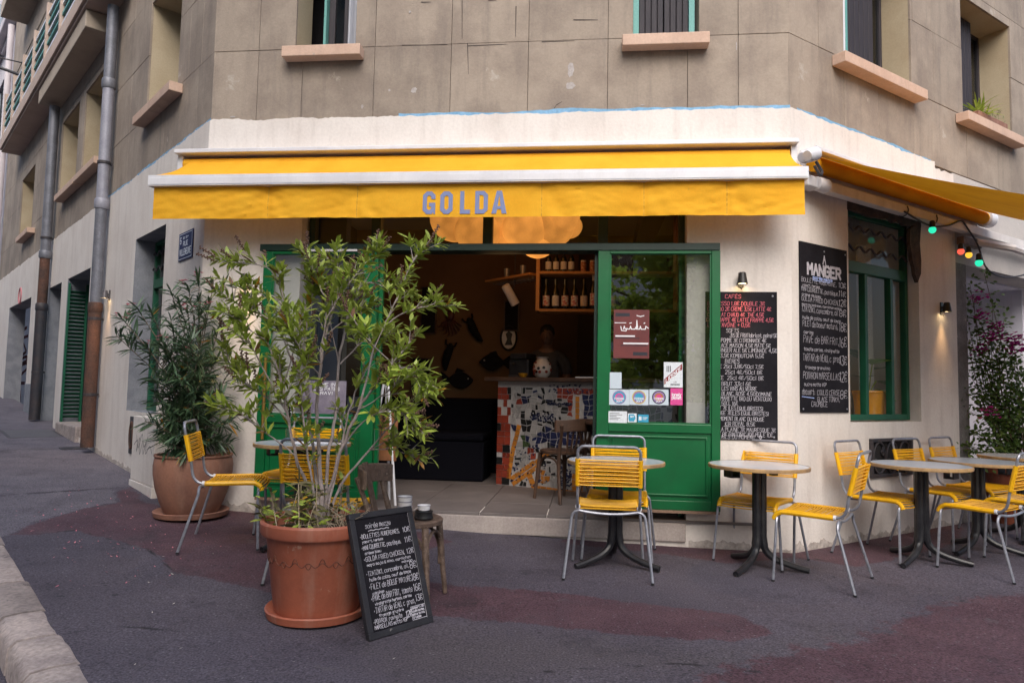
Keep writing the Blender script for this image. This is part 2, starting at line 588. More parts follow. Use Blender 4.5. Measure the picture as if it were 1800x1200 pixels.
def asphalt(name, road=False):
    m = bpy.data.materials.new(name)
    m.use_nodes = True
    n, l = m.node_tree.nodes, m.node_tree.links
    b = n['Principled BSDF']
    tc = n.new('ShaderNodeTexCoord')

    def nz(sc, det=4, rg=.6):
        t = n.new('ShaderNodeTexNoise')
        t.inputs['Scale'].default_value, t.inputs['Detail'].default_value, t.inputs['Roughness'].default_value = sc, det, rg
        l.new(tc.outputs['Object'], t.inputs['Vector'])
        return t.outputs[0]

    def math_(op, a, c, d=None):
        t = n.new('ShaderNodeMath')
        t.operation = op
        for k, x in enumerate((a, c, d)):
            if x is None:
                continue
            if isinstance(x, (int, float)):
                t.inputs[k].default_value = x
            else:
                l.new(x, t.inputs[k])
        return t.outputs[0]

    def rng(x, a, c, lo=0, hi=1):
        t = n.new('ShaderNodeMapRange')
        t.inputs[1].default_value, t.inputs[2].default_value, t.inputs[3].default_value, t.inputs[4].default_value = a, c, lo, hi
        l.new(x, t.inputs[0])
        return t.outputs[0]

    def mix(f, a, c, mode='MIX'):
        t = n.new('ShaderNodeMix')
        t.data_type, t.blend_type = 'RGBA', mode
        if isinstance(f, (int, float)):
            t.inputs[0].default_value = f
        else:
            l.new(f, t.inputs[0])
        for k, x in ((6, a), (7, c)):
            if isinstance(x, tuple):
                t.inputs[k].default_value = x + (1,)
            else:
                l.new(x, t.inputs[k])
        return t.outputs[2]

    def grey(x):
        c = n.new('ShaderNodeCombineColor')
        for k in range(3):
            l.new(x, c.inputs[k])
        return c.outputs[0]
    wob = math_('MULTIPLY', math_('SUBTRACT', nz(7, 9, .78), .5), .30)
    cur = mix(rng(nz(.9, 5), .35, .65), (.060, .051, .067), (.088, .076, .097))
    if not road:
        def att(nm):
            a = n.new('ShaderNodeAttribute')
            a.attribute_name = nm
            return a.outputs['Fac']
        f = rng(math_('ADD', att('worn'), math_('MULTIPLY', wob, 3)), -.1, .25, 0, .6)
        cur = mix(f, cur, (.080, .068, .074))
        f = rng(math_('ADD', att('light'), wob), -.004, .008)
        cur = mix(f, cur, mix(rng(nz(3), .35, .65), (.105, .093, .113), (.14, .125, .147)))
        f = rng(math_('ADD', att('maroon'), math_('MULTIPLY', wob, .8)), -.004, .010)
        cur = mix(math_('MULTIPLY', f, rng(nz(2.2, 6, .7), .2, .5, .55, 1)), cur, mix(rng(nz(2.5), .35, .65), (.064, .032, .043), (.092, .049, .061)))
        f = rng(math_('ADD', att('crack'), math_('MULTIPLY', wob, .12)), .006, .02, 1, 0)
        cur = mix(f, cur, (.018, .016, .02))
    g1 = rng(nz(95, 3, .6), .34, .66, .45, 1.55)
    cur = mix(1.0, cur, grey(g1), 'MULTIPLY')
    cur = mix(rng(nz(1.6, 7, .72), .56, .66, 0, .45), cur, (.022, .019, .025))
    cur = mix(rng(nz(5.5, 6, .7), .62, .67, 0, .5), cur, (.10, .09, .097))
    cur = mix(rng(nz(13, 3, .5), .70, .72, 0, .7), cur, (.018, .016, .02))
    v = n.new('ShaderNodeTexVoronoi')
    v.inputs['Scale'].default_value = 62
    l.new(tc.outputs['Object'], v.inputs['Vector'])
    sp = n.new('ShaderNodeSeparateColor')
    l.new(v.outputs['Color'], sp.inputs[0])
    f = math_('MULTIPLY', math_('GREATER_THAN', sp.outputs[0], .955), rng(v.outputs['Distance'], .2, .4, .6, 0))
    cur = mix(f, cur, (.22, .20, .22))
    l.new(cur, b.inputs['Base Color'])
    b.inputs['Roughness'].default_value = .82
    b.inputs['Specular IOR Level'].default_value = .4
    bp = n.new('ShaderNodeBump')
    bp.inputs['Strength'].default_value, bp.inputs['Distance'].default_value = .7, .006
    l.new(math_('ADD', nz(95, 3, .6), math_('MULTIPLY', nz(22, 4), 1.2)), bp.inputs['Height'])
    l.new(bp.outputs[0], b.inputs['Normal'])
    return m


me.materials.append(asphalt('asphalt_pavement'))
pave = bpy.data.objects.new('pavement', me)
COL.objects.link(pave)
struct(pave)
rb = MB()
rs_, rn_ = frange(-60, 80, 2.0) + [80], [1.45, 1.7, 2.5, 5, 9, 16, 30, 60]
for s_ in rs_:
    for n_ in rn_:
        x, y = sn(s_, n_)
        rb.v.append((x, y, gz(x, y) - .15 + (.03 * min(1, (n_ - 1.45) / 3))))
k_ = len(rn_)
for i in range(len(rs_) - 1):
    for j in range(k_ - 1):
        rb.f.append((i * k_ + j, (i + 1) * k_ + j, (i + 1) * k_ + j + 1, i * k_ + j + 1))
        rb.m.append(0)
rd = struct(rb.build('road', asphalt('asphalt_road', True), smooth=True))
if rd.data.polygons[0].normal.z < 0:
    rd.data.flip_normals()

# kerb: every stone its own piece
kerb_m = mk('kerb_granite', (.42, .35, .32), .8, (.30, .25, .235), 5, grain=.25, gscale=45, bump=.6, bscale=45, wear=(.13, .11, .11), wear_at=.62, wear_scale=7, rnd=.22)
kerb = bpy.data.objects.new('kerb', None)
COL.objects.link(kerb)
struct(kerb)


def s_of(px, py):
    p = ground_px(px, py)
    return (p - FLc).dot(DL)


cuts = [s_of(102, 1117), s_of(78, 1075), s_of(53, 1022), s_of(18, 958)]
lo = cuts[0]
while lo > -9:
    lo -= random.uniform(.32, .6)
    cuts.insert(0, lo)
hi = cuts[-1]
while hi < 17:
    hi += random.uniform(.35, .7)
    cuts.append(hi)
for a, c in zip(cuts[:-1], cuts[1:]):
    mb = MB()
    g = .011
    nx, w0 = 5, 1.385 + random.uniform(-.012, .012)
    w1 = 1.60 + random.uniform(-.012, .012)
    rows = []
    for i in range(nx + 1):
        s_ = a + g + (c - a - 2 * g) * i / nx
        ring = []
        for (n_, dz) in ((w0, -.18), (w0, -.004), (w0 + .018, .010), ((w0 + w1) / 2, .014), (w1 - .03, .008), (w1, -.022), (w1 + .008, -.2)):
            jn, jz = noise.noise(Vector((s_ * 6, n_ * 9, 1))) * .007, noise.noise(Vector((s_ * 5, n_ * 7, 8))) * .004
            x, y = sn(s_, n_ + jn)
            ring.append(len(mb.v))
            mb.v.append((x, y, gz(x, y) + dz + jz))
        rows.append(ring)
    for i in range(nx):
        for j in range(6):
            mb.f.append((rows[i][j], rows[i + 1][j], rows[i + 1][j + 1], rows[i][j + 1]))
            mb.m.append(0)
    mb.f.append(tuple(rows[0]))
    mb.f.append(tuple(reversed(rows[-1])))
    mb.m += [0, 0]
    o = mb.build('stone', kerb_m, kerb, smooth=True, ang=50)

# ================================================================== BUILDING
bld = thing('corner_building', 'old corner building with grey stone upper floor and cream plastered street level', 'building', WF.M)
LM, RM = WF.I @ WL.M, WF.I @ WR.M
IDM = Matrix.Identity(4)


def wall_mesh(mb, x0, x1, z0, z1, holes, y0, y1, reveal_mi=1):
    xs = sorted({x0, x1, *[q for h in holes for q in h[:2] if x0 < q < x1]})
    zs = sorted({z0, z1, *[q for h in holes for q in h[2:] if z0 < q < z1]})

    def hole(x, z):
        return any(h[0] < x < h[1] and h[2] < z < h[3] for h in holes)
    for i in range(len(xs) - 1):
        for j in range(len(zs) - 1):
            a, b, c, d = xs[i], xs[i + 1], zs[j], zs[j + 1]
            if hole((a + b) / 2, (c + d) / 2):
                continue
            mb.add([(a, y0, c), (b, y0, c), (b, y0, d), (a, y0, d)], [(0, 1, 2, 3)])
            mb.add([(a, y1, c), (b, y1, c), (b, y1, d), (a, y1, d)], [(3, 2, 1, 0)])
    for h in holes:
        a, b, c, d = h
        mb.add([(a, y0, c), (a, y1, c), (a, y1, d), (a, y0, d)], [(0, 1, 2, 3)], reveal_mi)
        mb.add([(b, y0, c), (b, y1, c), (b, y1, d), (b, y0, d)], [(3, 2, 1, 0)], reveal_mi)
        mb.add([(a, y0, d), (b, y0, d), (b, y1, d), (a, y1, d)], [(3, 2, 1, 0)], reveal_mi)
        if c > z0:
            mb.add([(a, y0, c), (b, y0, c), (b, y1, c), (a, y1, c)], [(0, 1, 2, 3)], reveal_mi)
    for (xx, f) in ((x0, (0, 1, 2, 3)), (x1, (3, 2, 1, 0))):
        mb.add([(xx, y0, z0), (xx, y0, z1), (xx, y1, z1), (xx, y1, z0)], [f])
    mb.add([(x0, y0, z1), (x1, y0, z1), (x1, y1, z1), (x0, y1, z1)], [(0, 1, 2, 3)])


ZB = 3.6                                                     # where plaster meets stone


def ragged(mb, x0, x1, z0, zt, amp, y0, y1, seed, mi=0, step=.03):
    n = max(2, int((x1 - x0) / step))
    vs, fs = [], []
    for i in range(n + 1):
        x = x0 + (x1 - x0) * i / n
        z = zt + amp * (noise.noise(Vector((x * 3.1, seed, 0))) * 1.3 + noise.noise(Vector((x * 17, seed, 4))) * .8 + noise.noise(Vector((x * 60, seed, 9))) * .5)
        vs += [(x, y0, z0), (x, y0, z), (x, y1, z)]
    for i in range(n):
        a, b = i * 3, i * 3 + 3
        fs += [(a, b, b + 1, a + 1), (a + 1, b + 1, b + 2, a + 2)]
    mb.add(vs, fs, mi)


HF = [(.91, 4.24, .19, 2.98)]
HL = [(-2.27, -1.15, .9, 2.83), (-6.02, -4.5, .45, 2.77), (-7.55, -6.5, .45, 2.77), (-12.3, -9.4, .45, 2.78)]
HR = [(.81, 2.0, .99, 2.96)]
wm = [cream, lreveal_m]
mb = MB()
wall_mesh(mb, 0, 5.077, -.3, 3.5, HF, 0, .3, 0)
ragged(mb, 0, 5.077, 3.5, ZB - .008, .016, 0, .03, 1.0)
mb.build('plaster_wall', wm, bld)
mb = MB()
wall_mesh(mb, -14.6, 0, -.3, 3.5, HL, 0, .3, 1)
ragged(mb, -14.6, 0, 3.5, ZB - .008, .02, 0, .03, 2.0)
mb.build('plaster_wall', wm, bld, LM)
mb = MB()
wall_mesh(mb, 0, 2.74, -.3, 3.5, HR, 0, .3, 0)
ragged(mb, 0, 2.36, 3.5, ZB - .006, .016, 0, .03, 3.0)
ragged(mb, 2.36, 2.74, 3.5, ZB - .06, .03, 0, .03, 5.0)
mb.build('plaster_wall', wm, bld, RM)
for (x0, x1, M, sd) in ((1.75, 5.077, IDM, 6), (-4.2, 0, LM, 7), (.1, 2.3, RM, 8)):
    mb = MB()
    n = int((x1 - x0) / .04)
    for i in range(n):
        a, b = x0 + (x1 - x0) * i / n, x0 + (x1 - x0) * (i + 1) / n
        h = [(.018 + .020 * (noise.noise(Vector((q * 1.7, sd, 0))) + .6 * noise.noise(Vector((q * 9, sd, 0))))) for q in (a, b)]
        h = [max(.002, q) for q in h]
        mb.add([(a, .008, 3.52), (b, .008, 3.52), (b, .008, ZB + h[1]), (a, .008, ZB + h[0])], [(0, 1, 2, 3)])
        mb.add([(a, .008, ZB + h[0]), (b, .008, ZB + h[1]), (b, .02, ZB + h[1]), (a, .02, ZB + h[0])], [(0, 1, 2, 3)])
    mb.build('paint_line', bluepaint, bld, M)

# ---- upper floor: core with joints, separate stone slabs
WZ0, WZ1, TOPZ = 4.236, 5.58, 8.6
UF = [(.775, 1.33, WZ0, WZ1), (3.785, 4.335, WZ0, WZ1), (.775, 1.33, 7.0, 8.3), (3.785, 4.335, 7.0, 8.3)]
UL = [(-2.2, -1.07, WZ0, WZ1), (-5.62, -4.5, WZ0, WZ1), (-7.4, -6.05, WZ0, WZ1), (-11.75, -10.1, 4.15, 5.5)]
UR = [(.80, 1.96, WZ0, WZ1), (3.01, 4.2, WZ0, WZ1)]
um = [joint_m, reveal_m]
for nm, x0, x1, hs, M in (('a', 0, 5.077, UF, IDM), ('b', -14.6, 0, UL, LM), ('c', 0, 9.5, UR, RM)):
    mb = MB()
    wall_mesh(mb, x0, x1, 3.5, TOPZ, hs, .034, .36, 1)
    uw = mb.build('stone_wall', um, bld, M)
    rows = [ZB - .03, 4.236, 4.97, 5.68, 6.4, 7.1, 7.8, TOPZ]
    if nm == 'a':
        cols0 = [0, .43, .85, 1.513, 2.205, 2.887, 3.572, 4.243, 4.66, 5.077]
        cols1 = [0, .43, .93, 1.513, 2.205, 2.887, 3.572, 4.06, 4.66, 5.077]
    elif nm == 'b':
        cols0 = [-14.6 + .73 * i for i in range(20)] + [-.42, 0]
        cols1 = [-14.6 + .73 * i for i in range(20)] + [-.36, 0]
    else:
        cols0 = [0, .42, .8, 1.36, 2.0, 2.36] + [2.36 + .72 * i for i in range(1, 10)] + [9.5]
        cols1 = [0, .42, 1.1, 1.7, 2.4] + [2.4 + .71 * i for i in range(1, 10)] + [9.5]
    for r in range(len(rows) - 1):
        cc = cols0 if r % 2 == 0 else cols1
        for i in range(len(cc) - 1):
            rects = [(cc[i], cc[i + 1], rows[r], rows[r + 1])]
            for h in hs:
                nr = []
                for (a, b, c, d) in rects:
                    if b <= h[0] or a >= h[1] or d <= h[2] or c >= h[3]:
                        nr.append((a, b, c, d))
                        continue
                    if a < h[0]:
                        nr.append((a, h[0], c, d))
                    if b > h[1]:
                        nr.append((h[1], b, c, d))
                    a2, b2 = max(a, h[0]), min(b, h[1])
                    if c < h[2]:
                        nr.append((a2, b2, c, h[2]))
                    if d > h[3]:
                        nr.append((a2, b2, h[3], d))
                rects = nr
            for (a, b, c, d) in rects:
                if b - a < .03 or d - c < .03:
                    continue
                g = .0019
                q = random.uniform(-.0018, .0018)
                e0 = 0 if a == x0 else g
                e1 = 0 if b == x1 else g
                mb = MB().box(a + e0, b - e1, .0125 + q, .04, c + g, d - g)
                mb.build('stone', stone_m, uw, bevel=.002, seg=1)
MB().box(-1, 7, .3, 9, TOPZ + .004, TOPZ + .2).build('roof', joint_m, bld)

# ---- sills and upper windows


def sill(M, x0, x1, z0=4.115, z1=4.212, n=.11, depth=.36):
    MB().box(x0, x1, -n, .01, z0, z1).box(x0 + .05, x1 - .05, .01, depth, z0 + .02, z1 + .012).build('sill', sill_m, bld, M, bevel=.006)


def fx(W_, px, py, n=0):
    return W_.px(px, py, n)[0]


sill(IDM, fx(WF, 494, 100, .11), fx(WF, 632, 98, .11))
sill(IDM, fx(WF, 1094, 78, .11), fx(WF, 1248, 76, .11))
sill(IDM, .66, 1.42, 6.87, 6.97)
sill(IDM, 3.68, 4.43, 6.87, 6.97)
sill(LM, fx(WL, 231, 235, .12), fx(WL, 296, 172, .12), n=.12)
sill(LM, fx(WL, 93, 372, .12), fx(WL, 126, 339, .12), n=.12)
sill(LM, fx(WL, 126.6, 338.4, .12), fx(WL, 163, 305, .12), n=.12, z0=4.12, z1=4.216)
sill(LM, fx(WL, 26, 437, .12), fx(WL, 46, 420, .12), 4.03, 4.13, n=.12)
sill(RM, fx(WR, 1487, 116, .12), fx(WR, 1632, 187, .12), n=.12)
sill(RM, fx(WR, 1704, 226, .12), fx(WR, 1806, 275, .12), n=.12)

blackgap = mk('dark_room', (.012, .011, .013), 1)
curtain_m = mk('net_curtain', (.62, .63, .68), .9, (.5, .52, .58), 9, stretch=(12, 12, .6), grain=.05)


def casement(M, a, b, c, d, y, frame_m, fw=.05, curtain=None, mull=1, shut=None):
    w = MB().box(a, a + fw, y, y + .05, c, d).box(b - fw, b, y, y + .05, c, d).box(a + fw, b - fw, y + .002, y + .05, c, c + fw).box(a + fw, b - fw, y + .002, y + .05, d - fw, d)
    for i in range(mull):
        m = a + (b - a) * (i + 1) / (mull + 1)
        w.box(m - .03, m + .03, y + .004, y + .05, c + fw, d - fw)
    w = w.build('window', frame_m, bld, M, bevel=.004)
    for i in range(mull + 1):
        p = a + (b - a) * i / (mull + 1) + (.03 if i else fw)
        q = a + (b - a) * (i + 1) / (mull + 1) - (.03 if i < mull else fw)
        MB().add([(p, y + .02, c + fw), (q, y + .02, c + fw), (q, y + .02, d - fw), (p, y + .02, d - fw), (p, y + .026, c + fw), (q, y + .026, c + fw), (q, y + .026, d - fw), (p, y + .026, d - fw)],
                 [(0, 1, 2, 3), (7, 6, 5, 4)]).build('pane', glass_up, w)
    MB().box(a - .7, b + .7, y + .5, y + .52, c - .3, d + 1.3).box(a - .72, a - .7, y + .03, y + .5, c - .3, d + 1.3).box(b + .7, b + .72, y + .03, y + .5, c - .3, d + 1.3).build('room_backing', blackgap, w)
    if curtain:
        for (p, q, yy) in curtain:
            mbb, n = MB(), 24
            vs, fs = [], []
            for i in range(n + 1):
                x = p + (q - p) * i / n
                vs += [(x, y + yy + .018 * math.sin(i * 1.9), c + .03), (x, y + yy + .018 * math.sin(i * 1.9 + .5), d)]
            for i in range(n):
                fs.append((2 * i, 2 * i + 2, 2 * i + 3, 2 * i + 1))
            mbb.add(vs, fs).build('curtain', curtain_m, w)
    return w


def shutter(M, a, b, c, d, y, n=4):
    sh = MB().box(a + .01, b - .01, y + .022, y + .03, c + .03, d - .03).box(a + .02, b - .02, y + .03, y + .05, c + .2, c + .28).build('shutter', planks, bld, M)
    for i in range(n):
        p, q = a + (b - a) * i / n, a + (b - a) * (i + 1) / n
        MB().box(p + .004, q - .004, y, y + .022, c + .012, d - .012).build('plank', planks, sh, bevel=.003, seg=1)
    return sh


casement(IDM, .98, 1.33, WZ0, WZ1, .26, planks, .06, [(1.19, 1.325, -.06)], 1)
MB().box(.955, .978, .2, .3, WZ0, WZ1).build('frame', teal, bld)
casement(IDM, .78, 1.325, 7.0, 8.3, .2, planks)
fr = MB().box(3.787, 3.835, .05, .12, WZ0, WZ1).box(4.258, 4.305, .05, .12, WZ0, WZ1).box(3.835, 4.258, .052, .12, WZ1 - .05, WZ1).build('frame', teal, bld)
shutter(IDM, 3.836, 4.045, WZ0, WZ1, .07, 4)
shutter(IDM, 4.048, 4.257, WZ0, WZ1, .07, 4)
casement(IDM, 3.79, 4.33, 7.0, 8.3, .2, planks)
casement(LM, -2.2, -1.07, WZ0, WZ1, .34, planks)
casement(LM, -5.62, -4.5, WZ0, WZ1, .34, planks)
casement(LM, -7.4, -6.05, WZ0, WZ1, .34, planks)
casement(LM, -11.75, -10.1, 4.15, 5.5, .34, planks)
casement(RM, .80, 1.96, WZ0, WZ1, .30, planks, .04, None, 0)
MB().box(1.05, 1.09, .17, .29, WZ0, WZ1).build('casement_leaf', white_al, bld, RM, bevel=.004)
MB().box(1.092, 1.13, .17, .29, WZ0, WZ1).build('frame', teal, bld, RM, bevel=.004)
shutter(RM, 1.13, 1.62, WZ0, WZ1, .2, 6)
casement(RM, 3.01, 4.2, WZ0, WZ1, .34, planks, .04, None, 0)
MB().box(3.03, 3.07, .2, .33, WZ0, WZ1).build('casement_leaf', white_al, bld, RM, bevel=.004)
MB().box(3.072, 3.12, .2, .33, WZ0, WZ1).build('frame', teal, bld, RM, bevel=.004)
shutter(RM, 3.125, 3.72, WZ0, WZ1, .22, 7)

mk_m = mk('dark_scratch', (.07, .055, .05), .95)
pt_m = mk('pale_repair', (.42, .38, .36), .9, (.35, .31, .29), 20)
mks, pts_ = MB(), MB()
for ln_ in ([(706, 79), (786, 78)], [(822, 80), (890, 77)], [(821.5, 75), (823, 130)], [(812, 0), (812, 68)], [(907, 10), (906, 64)], [(952, 73), (1010, 71)], [(1008, 34), (1051, 34)], [(972, 193), (978, 184), (988, 178)], [(740, 3), (757, 3)], [(588, 212), (636, 211)], [(858, 0), (872, 0)]):
    q = [WF.px(*p) for p in ln_]
    for a, b in zip(q[:-1], q[1:]):
        d = Vector((b[0] - a[0], b[1] - a[1])).normalized() * .004
        mks.add([(a[0] + d.y, .0095, a[1] - d.x), (b[0] + d.y * .4, .0095, b[1] - d.x * .4), (b[0] - d.y * .4, .0095, b[1] + d.x * .4), (a[0] - d.y, .0095, a[1] + d.x)], [(0, 1, 2, 3)])
mks.build('scratch_marks', mk_m, bld)
for (px, py, rx_, rz_) in ((1002, 150, .045, .035), (1003, 122, .03, .08), (408, 205, .03, .008), (636, 187, .012, .02), (727, 158, .03, .03), (684, 158, .012, .012), (1130, 184, .02, .006), (1295, 80, .006, .04), (720, 20, .012, .012)):
    x, z = WF.px(px, py)
    pts_.add([(x + rx_ * math.cos(a * .449) * random.uniform(.7, 1.1), .0098, z + rz_ * math.sin(a * .449) * random.uniform(.7, 1.1)) for a in range(14)], [tuple(range(14))])
pts_.build('repair_patches', pt_m, bld)

# ---- ground floor, side street: window, doors, recess


def wavy_bars(parent, M, a, b, zs, y, mat):
    for z in zs:
        MB().tube([(a + (b - a) * i / 40, y, z + .022 * math.sin(i * .9)) for i in range(41)], .011, 6).build('wavy_bar', mat, parent, M, smooth=True)


def green_window(M, a, b, c, d, y, zt, posts, wav):
    w = MB()
    f = .05
    w.box(a, a + f, y, y + .06, c, d).box(b - f, b, y, y + .06, c, d).box(a + f, b - f, y + .002, y + .06, c, c + .055).box(a + f, b - f, y + .002, y + .06, d - .04, d).box(a + f, b - f, y - .012, y + .058, zt, zt + .10)
    for p in posts:
        w.box(p - .024, p + .024, y - .006, y + .055, c + .055, zt)
    w = w.build('window', green_d2, bld, M, bevel=.004)
    ed = [a + f] + [q for p in posts for q in (p - .024, p + .024)] + [b - f]
    for i in range(0, len(ed), 2):
        MB().add([(ed[i], y + .025, c + .055), (ed[i + 1], y + .025, c + .055), (ed[i + 1], y + .025, zt), (ed[i], y + .025, zt)], [(0, 1, 2, 3)]).build('pane', glass_side if wav == 2 else glass, w)
    MB().add([(a + f, y + .025, zt + .1), (b - f, y + .025, zt + .1), (b - f, y + .025, d - .04), (a + f, y + .025, d - .04)], [(0, 1, 2, 3)]).build('pane', glass, w)
    wavy_bars(w, None, a + f, b - f, [zt + .1 + (d - .04 - zt - .1) * q for q in (.28, .72)], y - .02, dark_iron)
    return w


green_d2 = mk('mid_green_paint', (.008, .10, .05), .45, (.006, .075, .038), 4, grain=.06, wear=(.03, .12, .08), wear_at=.7)
green_window(LM, -2.25, -1.17, .9, 2.82, .2, 2.28, [-1.82, -1.45], 1)
MB().box(-3.2, .2, 1.3, 1.35, .2, 3.0).build('light_block_partition', mk('dim_room', (.12, .11, .11), .9), bld, LM)  # inner wall added to keep light out of the room


def side_door(M, a, b, c, d, y, louver=False):
    dr = MB().box(a, a + .07, y, y + .07, c, d).box(b - .07, b, y, y + .07, c, d).box(a + .07, b - .07, y + .003, y + .07, d - .07, d).box(a + .07, b - .07, y + .003, y + .07, d - .52, d - .44).box(a + .07, b - .07, y + .01, y + .07, c, c + .62)
    m = (a + b) / 2
    dr.box(m - .04, m + .04, y - .004, y + .068, c + .62, d - .52)
    dr = dr.build('door', green_d2, bld, M, bevel=.004)
    for (p, q) in ((a + .07, m - .04), (m + .04, b - .07)):
        MB().add([(p, y + .03, c + .62), (q, y + .03, c + .62), (q, y + .03, d - .52), (p, y + .03, d - .52)], [(0, 1, 2, 3)]).build('pane', glass, dr)
    wavy_bars(dr, None, a + .07, b - .07, [d - .34, d - .17], y + .01, dgreen)
    MB().tube([(m + .06, y - .06, c + 1.02), (m + .06, y - .06, c + 1.14)], .012, 6).tube([(m + .06, y - .06, c + 1.08), (m + .06, y, c + 1.08)], .01, 6).build('handle', dark_iron, dr, smooth=True)
    if louver:
        sh = MB().box(a - .02, a + .02, -.02 + .02, y - .01, c + .03, d - .08).box(a - .02, a + .02, .02, .05, c, d - .05)
        sh = MB().box(a + .0, a + .05, .0, .03, c + .02, d - .06).box(a, a + .05, y - .04, y - .01, c + .02, d - .06).build('shutter', green_d2, bld, M)
        k = 34
        for i in range(k):
            z = c + .1 + (d - c - .25) * i / k
            MB().add([(a, .03, z), (a + .045, .03, z + .03), (a + .045, y - .04, z + .03), (a, y - .04, z), (a, .03, z + .007), (a + .045, .03, z + .037), (a + .045, y - .04, z + .037), (a, y - .04, z + .007)],
                     [(0, 1, 2, 3), (7, 6, 5, 4), (0, 4, 5, 1), (1, 5, 6, 2), (2, 6, 7, 3), (3, 7, 4, 0)]).build('slat', green_d2, sh)
    return dr


side_door(LM, -6.0, -4.5, .56, 2.76, .28, True)
side_door(LM, -7.53, -6.5, .56, 2.76, .27)
MB().box(-6.0, -4.6, -.05, .3, .3, .6).build('doorstep', kerb_m, bld, LM, bevel=.02)
rec = MB().box(-12.35, -9.35, .42, .46, .2, 2.9).build('recess_wall', mk('beige_recess', (.36, .30, .25), .9, (.3, .25, .21), 2, grain=.06), bld, LM)
graf = mk('dark_red_spray', (.12, .022, .028), .8, grain=.1)
gp = [[(20, 590), (32, 584), (48, 575)], [(48, 575), (20, 601), (50, 590)], [(38, 594), (47, 618)], [(47, 618), (17, 640), (45, 627), (46, 634), (17, 653), (46, 638), (46, 650), (15, 675)], [(18, 673), (44, 673)], [(21, 673), (22, 705)], [(35, 660), (37, 707)]]
mb = MB()
for st in gp:
    pts = []
    for (x, y) in st:
        u, z = WL.px(x, y, -.42)
        pts.append((u, .416, z))
    pts = smooth_path(pts, 4) if len(pts) > 2 else [Vector(p) for p in pts]
    for i in range(len(pts) - 1):
        a, b = pts[i], pts[i + 1]
        d = (b - a)
        nrm = Vector((-d.z, 0, d.x)).normalized() * .035
        mb.add([a - nrm, b - nrm, b + nrm, a + nrm], [(0, 1, 2, 3)])
mb.build('graffiti', graf, rec)
rg = mk('faded_red_ring', (.5, .2, .22), .8)
u, z = WL.px(36, 520)
MB().tube([(u + .16 * math.cos(a * .3142), -.004, z + .16 * math.sin(a * .3142)) for a in range(20)], .02, 6, closed=True).build('painted_ring', rg, bld, LM)
MB().box(-9.35, -8.6, -.02, .0, .3, 1.15).build('plinth', lreveal_m, bld, LM, bevel=.01)

# ---- balconies over the side street
bal_m = mk('beige_concrete', (.44, .365, .29), .85, (.38, .31, .24), 2, grain=.05, bump=.1, streak=(.28, .23, .19), streak_amt=.3)
pinkc = mk('pinkish_concrete_edge', (.50, .39, .33), .85, (.44, .34, .28), 2, grain=.05, streak=(.3, .24, .2), streak_amt=.3)
MB().box(-7.75, -4.12, -.31, .02, 5.93, 6.17).build('balcony_beam', bal_m, bld, LM, bevel=.01)
balc = MB().box(-12.3, -3.1, -.34, .02, 6.18, 6.40).build('balcony', pinkc, bld, LM, bevel=.008)
MB().box(-12.3, -3.1, -.375, -.342, 6.22, 6.44).build('balcony_edge', pinkc, balc, bevel=.006)
for i in range(8):
    x = -12.2 + i * 1.27
    MB().box(x - .05, x + .05, -.36, -.28, 6.441, 7.45).build('railing_post', pinkc, balc, bevel=.006)
for k in range(5):
    MB().box(-12.25, -3.15, -.335, -.305, 6.56 + k * .17, 6.60 + k * .17).build('railing_bar', teal if k % 2 else white_al, balc)
MB().box(-12.25, -3.15, -.295, -.29, 6.48, 7.3).build('railing_mesh', dgreen, balc)
MB().box(-12.6, -6.0, -.5, .02, 9.3, 9.6).build('balcony', bal_m, bld, LM, bevel=.01)
mb = MB()
wall_mesh(mb, -14.6, 0, TOPZ, 12, [], .0, .3)
mb.build('attic_wall', stone_m, bld, LM)

# ---- entrance recess at the far end of the right wall
lilac = mk('lilac_grey_plaster', (.70, .68, .74), .9, (.62, .60, .67), 1.5, grain=.04, streak=(.32, .3, .33), streak_amt=.3)
grey_jamb = mk('bare_grey_jamb', (.20, .185, .18), .9, (.13, .12, .115), 5, grain=.2, bump=.4, bscale=40, wear=(.4, .37, .34), wear_at=.62)
MB().box(2.742, 2.98, .006, 1.5, -.3, 2.62).build('jamb', grey_jamb, bld, RM, bevel=.006)
MB().box(2.742, 9.5, .012, .34, 2.62, 3.56).build('lintel_wall', mk('pale_grey_plaster', (.50, .46, .43), .9, (.42, .39, .37), 2, grain=.06, bump=.2, wear=(.62, .58, .55), wear_at=.66), bld, RM)
MB().box(2.98, 6.5, 1.2, 1.4, -.3, 2.7).build('recess_wall', lilac, bld, RM)
MB().box(5.2, 5.4, .345, 1.2, -.3, 2.7).build('recess_wall', lilac, bld, RM)
MB().box(2.98, 5.2, .342, 1.2, 2.6, 2.7).build('recess_ceiling', lilac, bld, RM)
MB().box(5.4, 9.5, .01, .3, -.3, 2.615).build('plaster_wall', cream, bld, RM)
dr = MB().box(3.0, 3.72, 1.14, 1.195, -.03, 2.45).build('door', planks, bld, RM, bevel=.004)
MB().box(3.06, 3.66, 1.128, 1.14, .15, 1.0).build('panel', planks, dr, bevel=.004)
MB().box(3.06, 3.66, 1.128, 1.14, 1.15, 2.3).build('panel', planks, dr, bevel=.004)

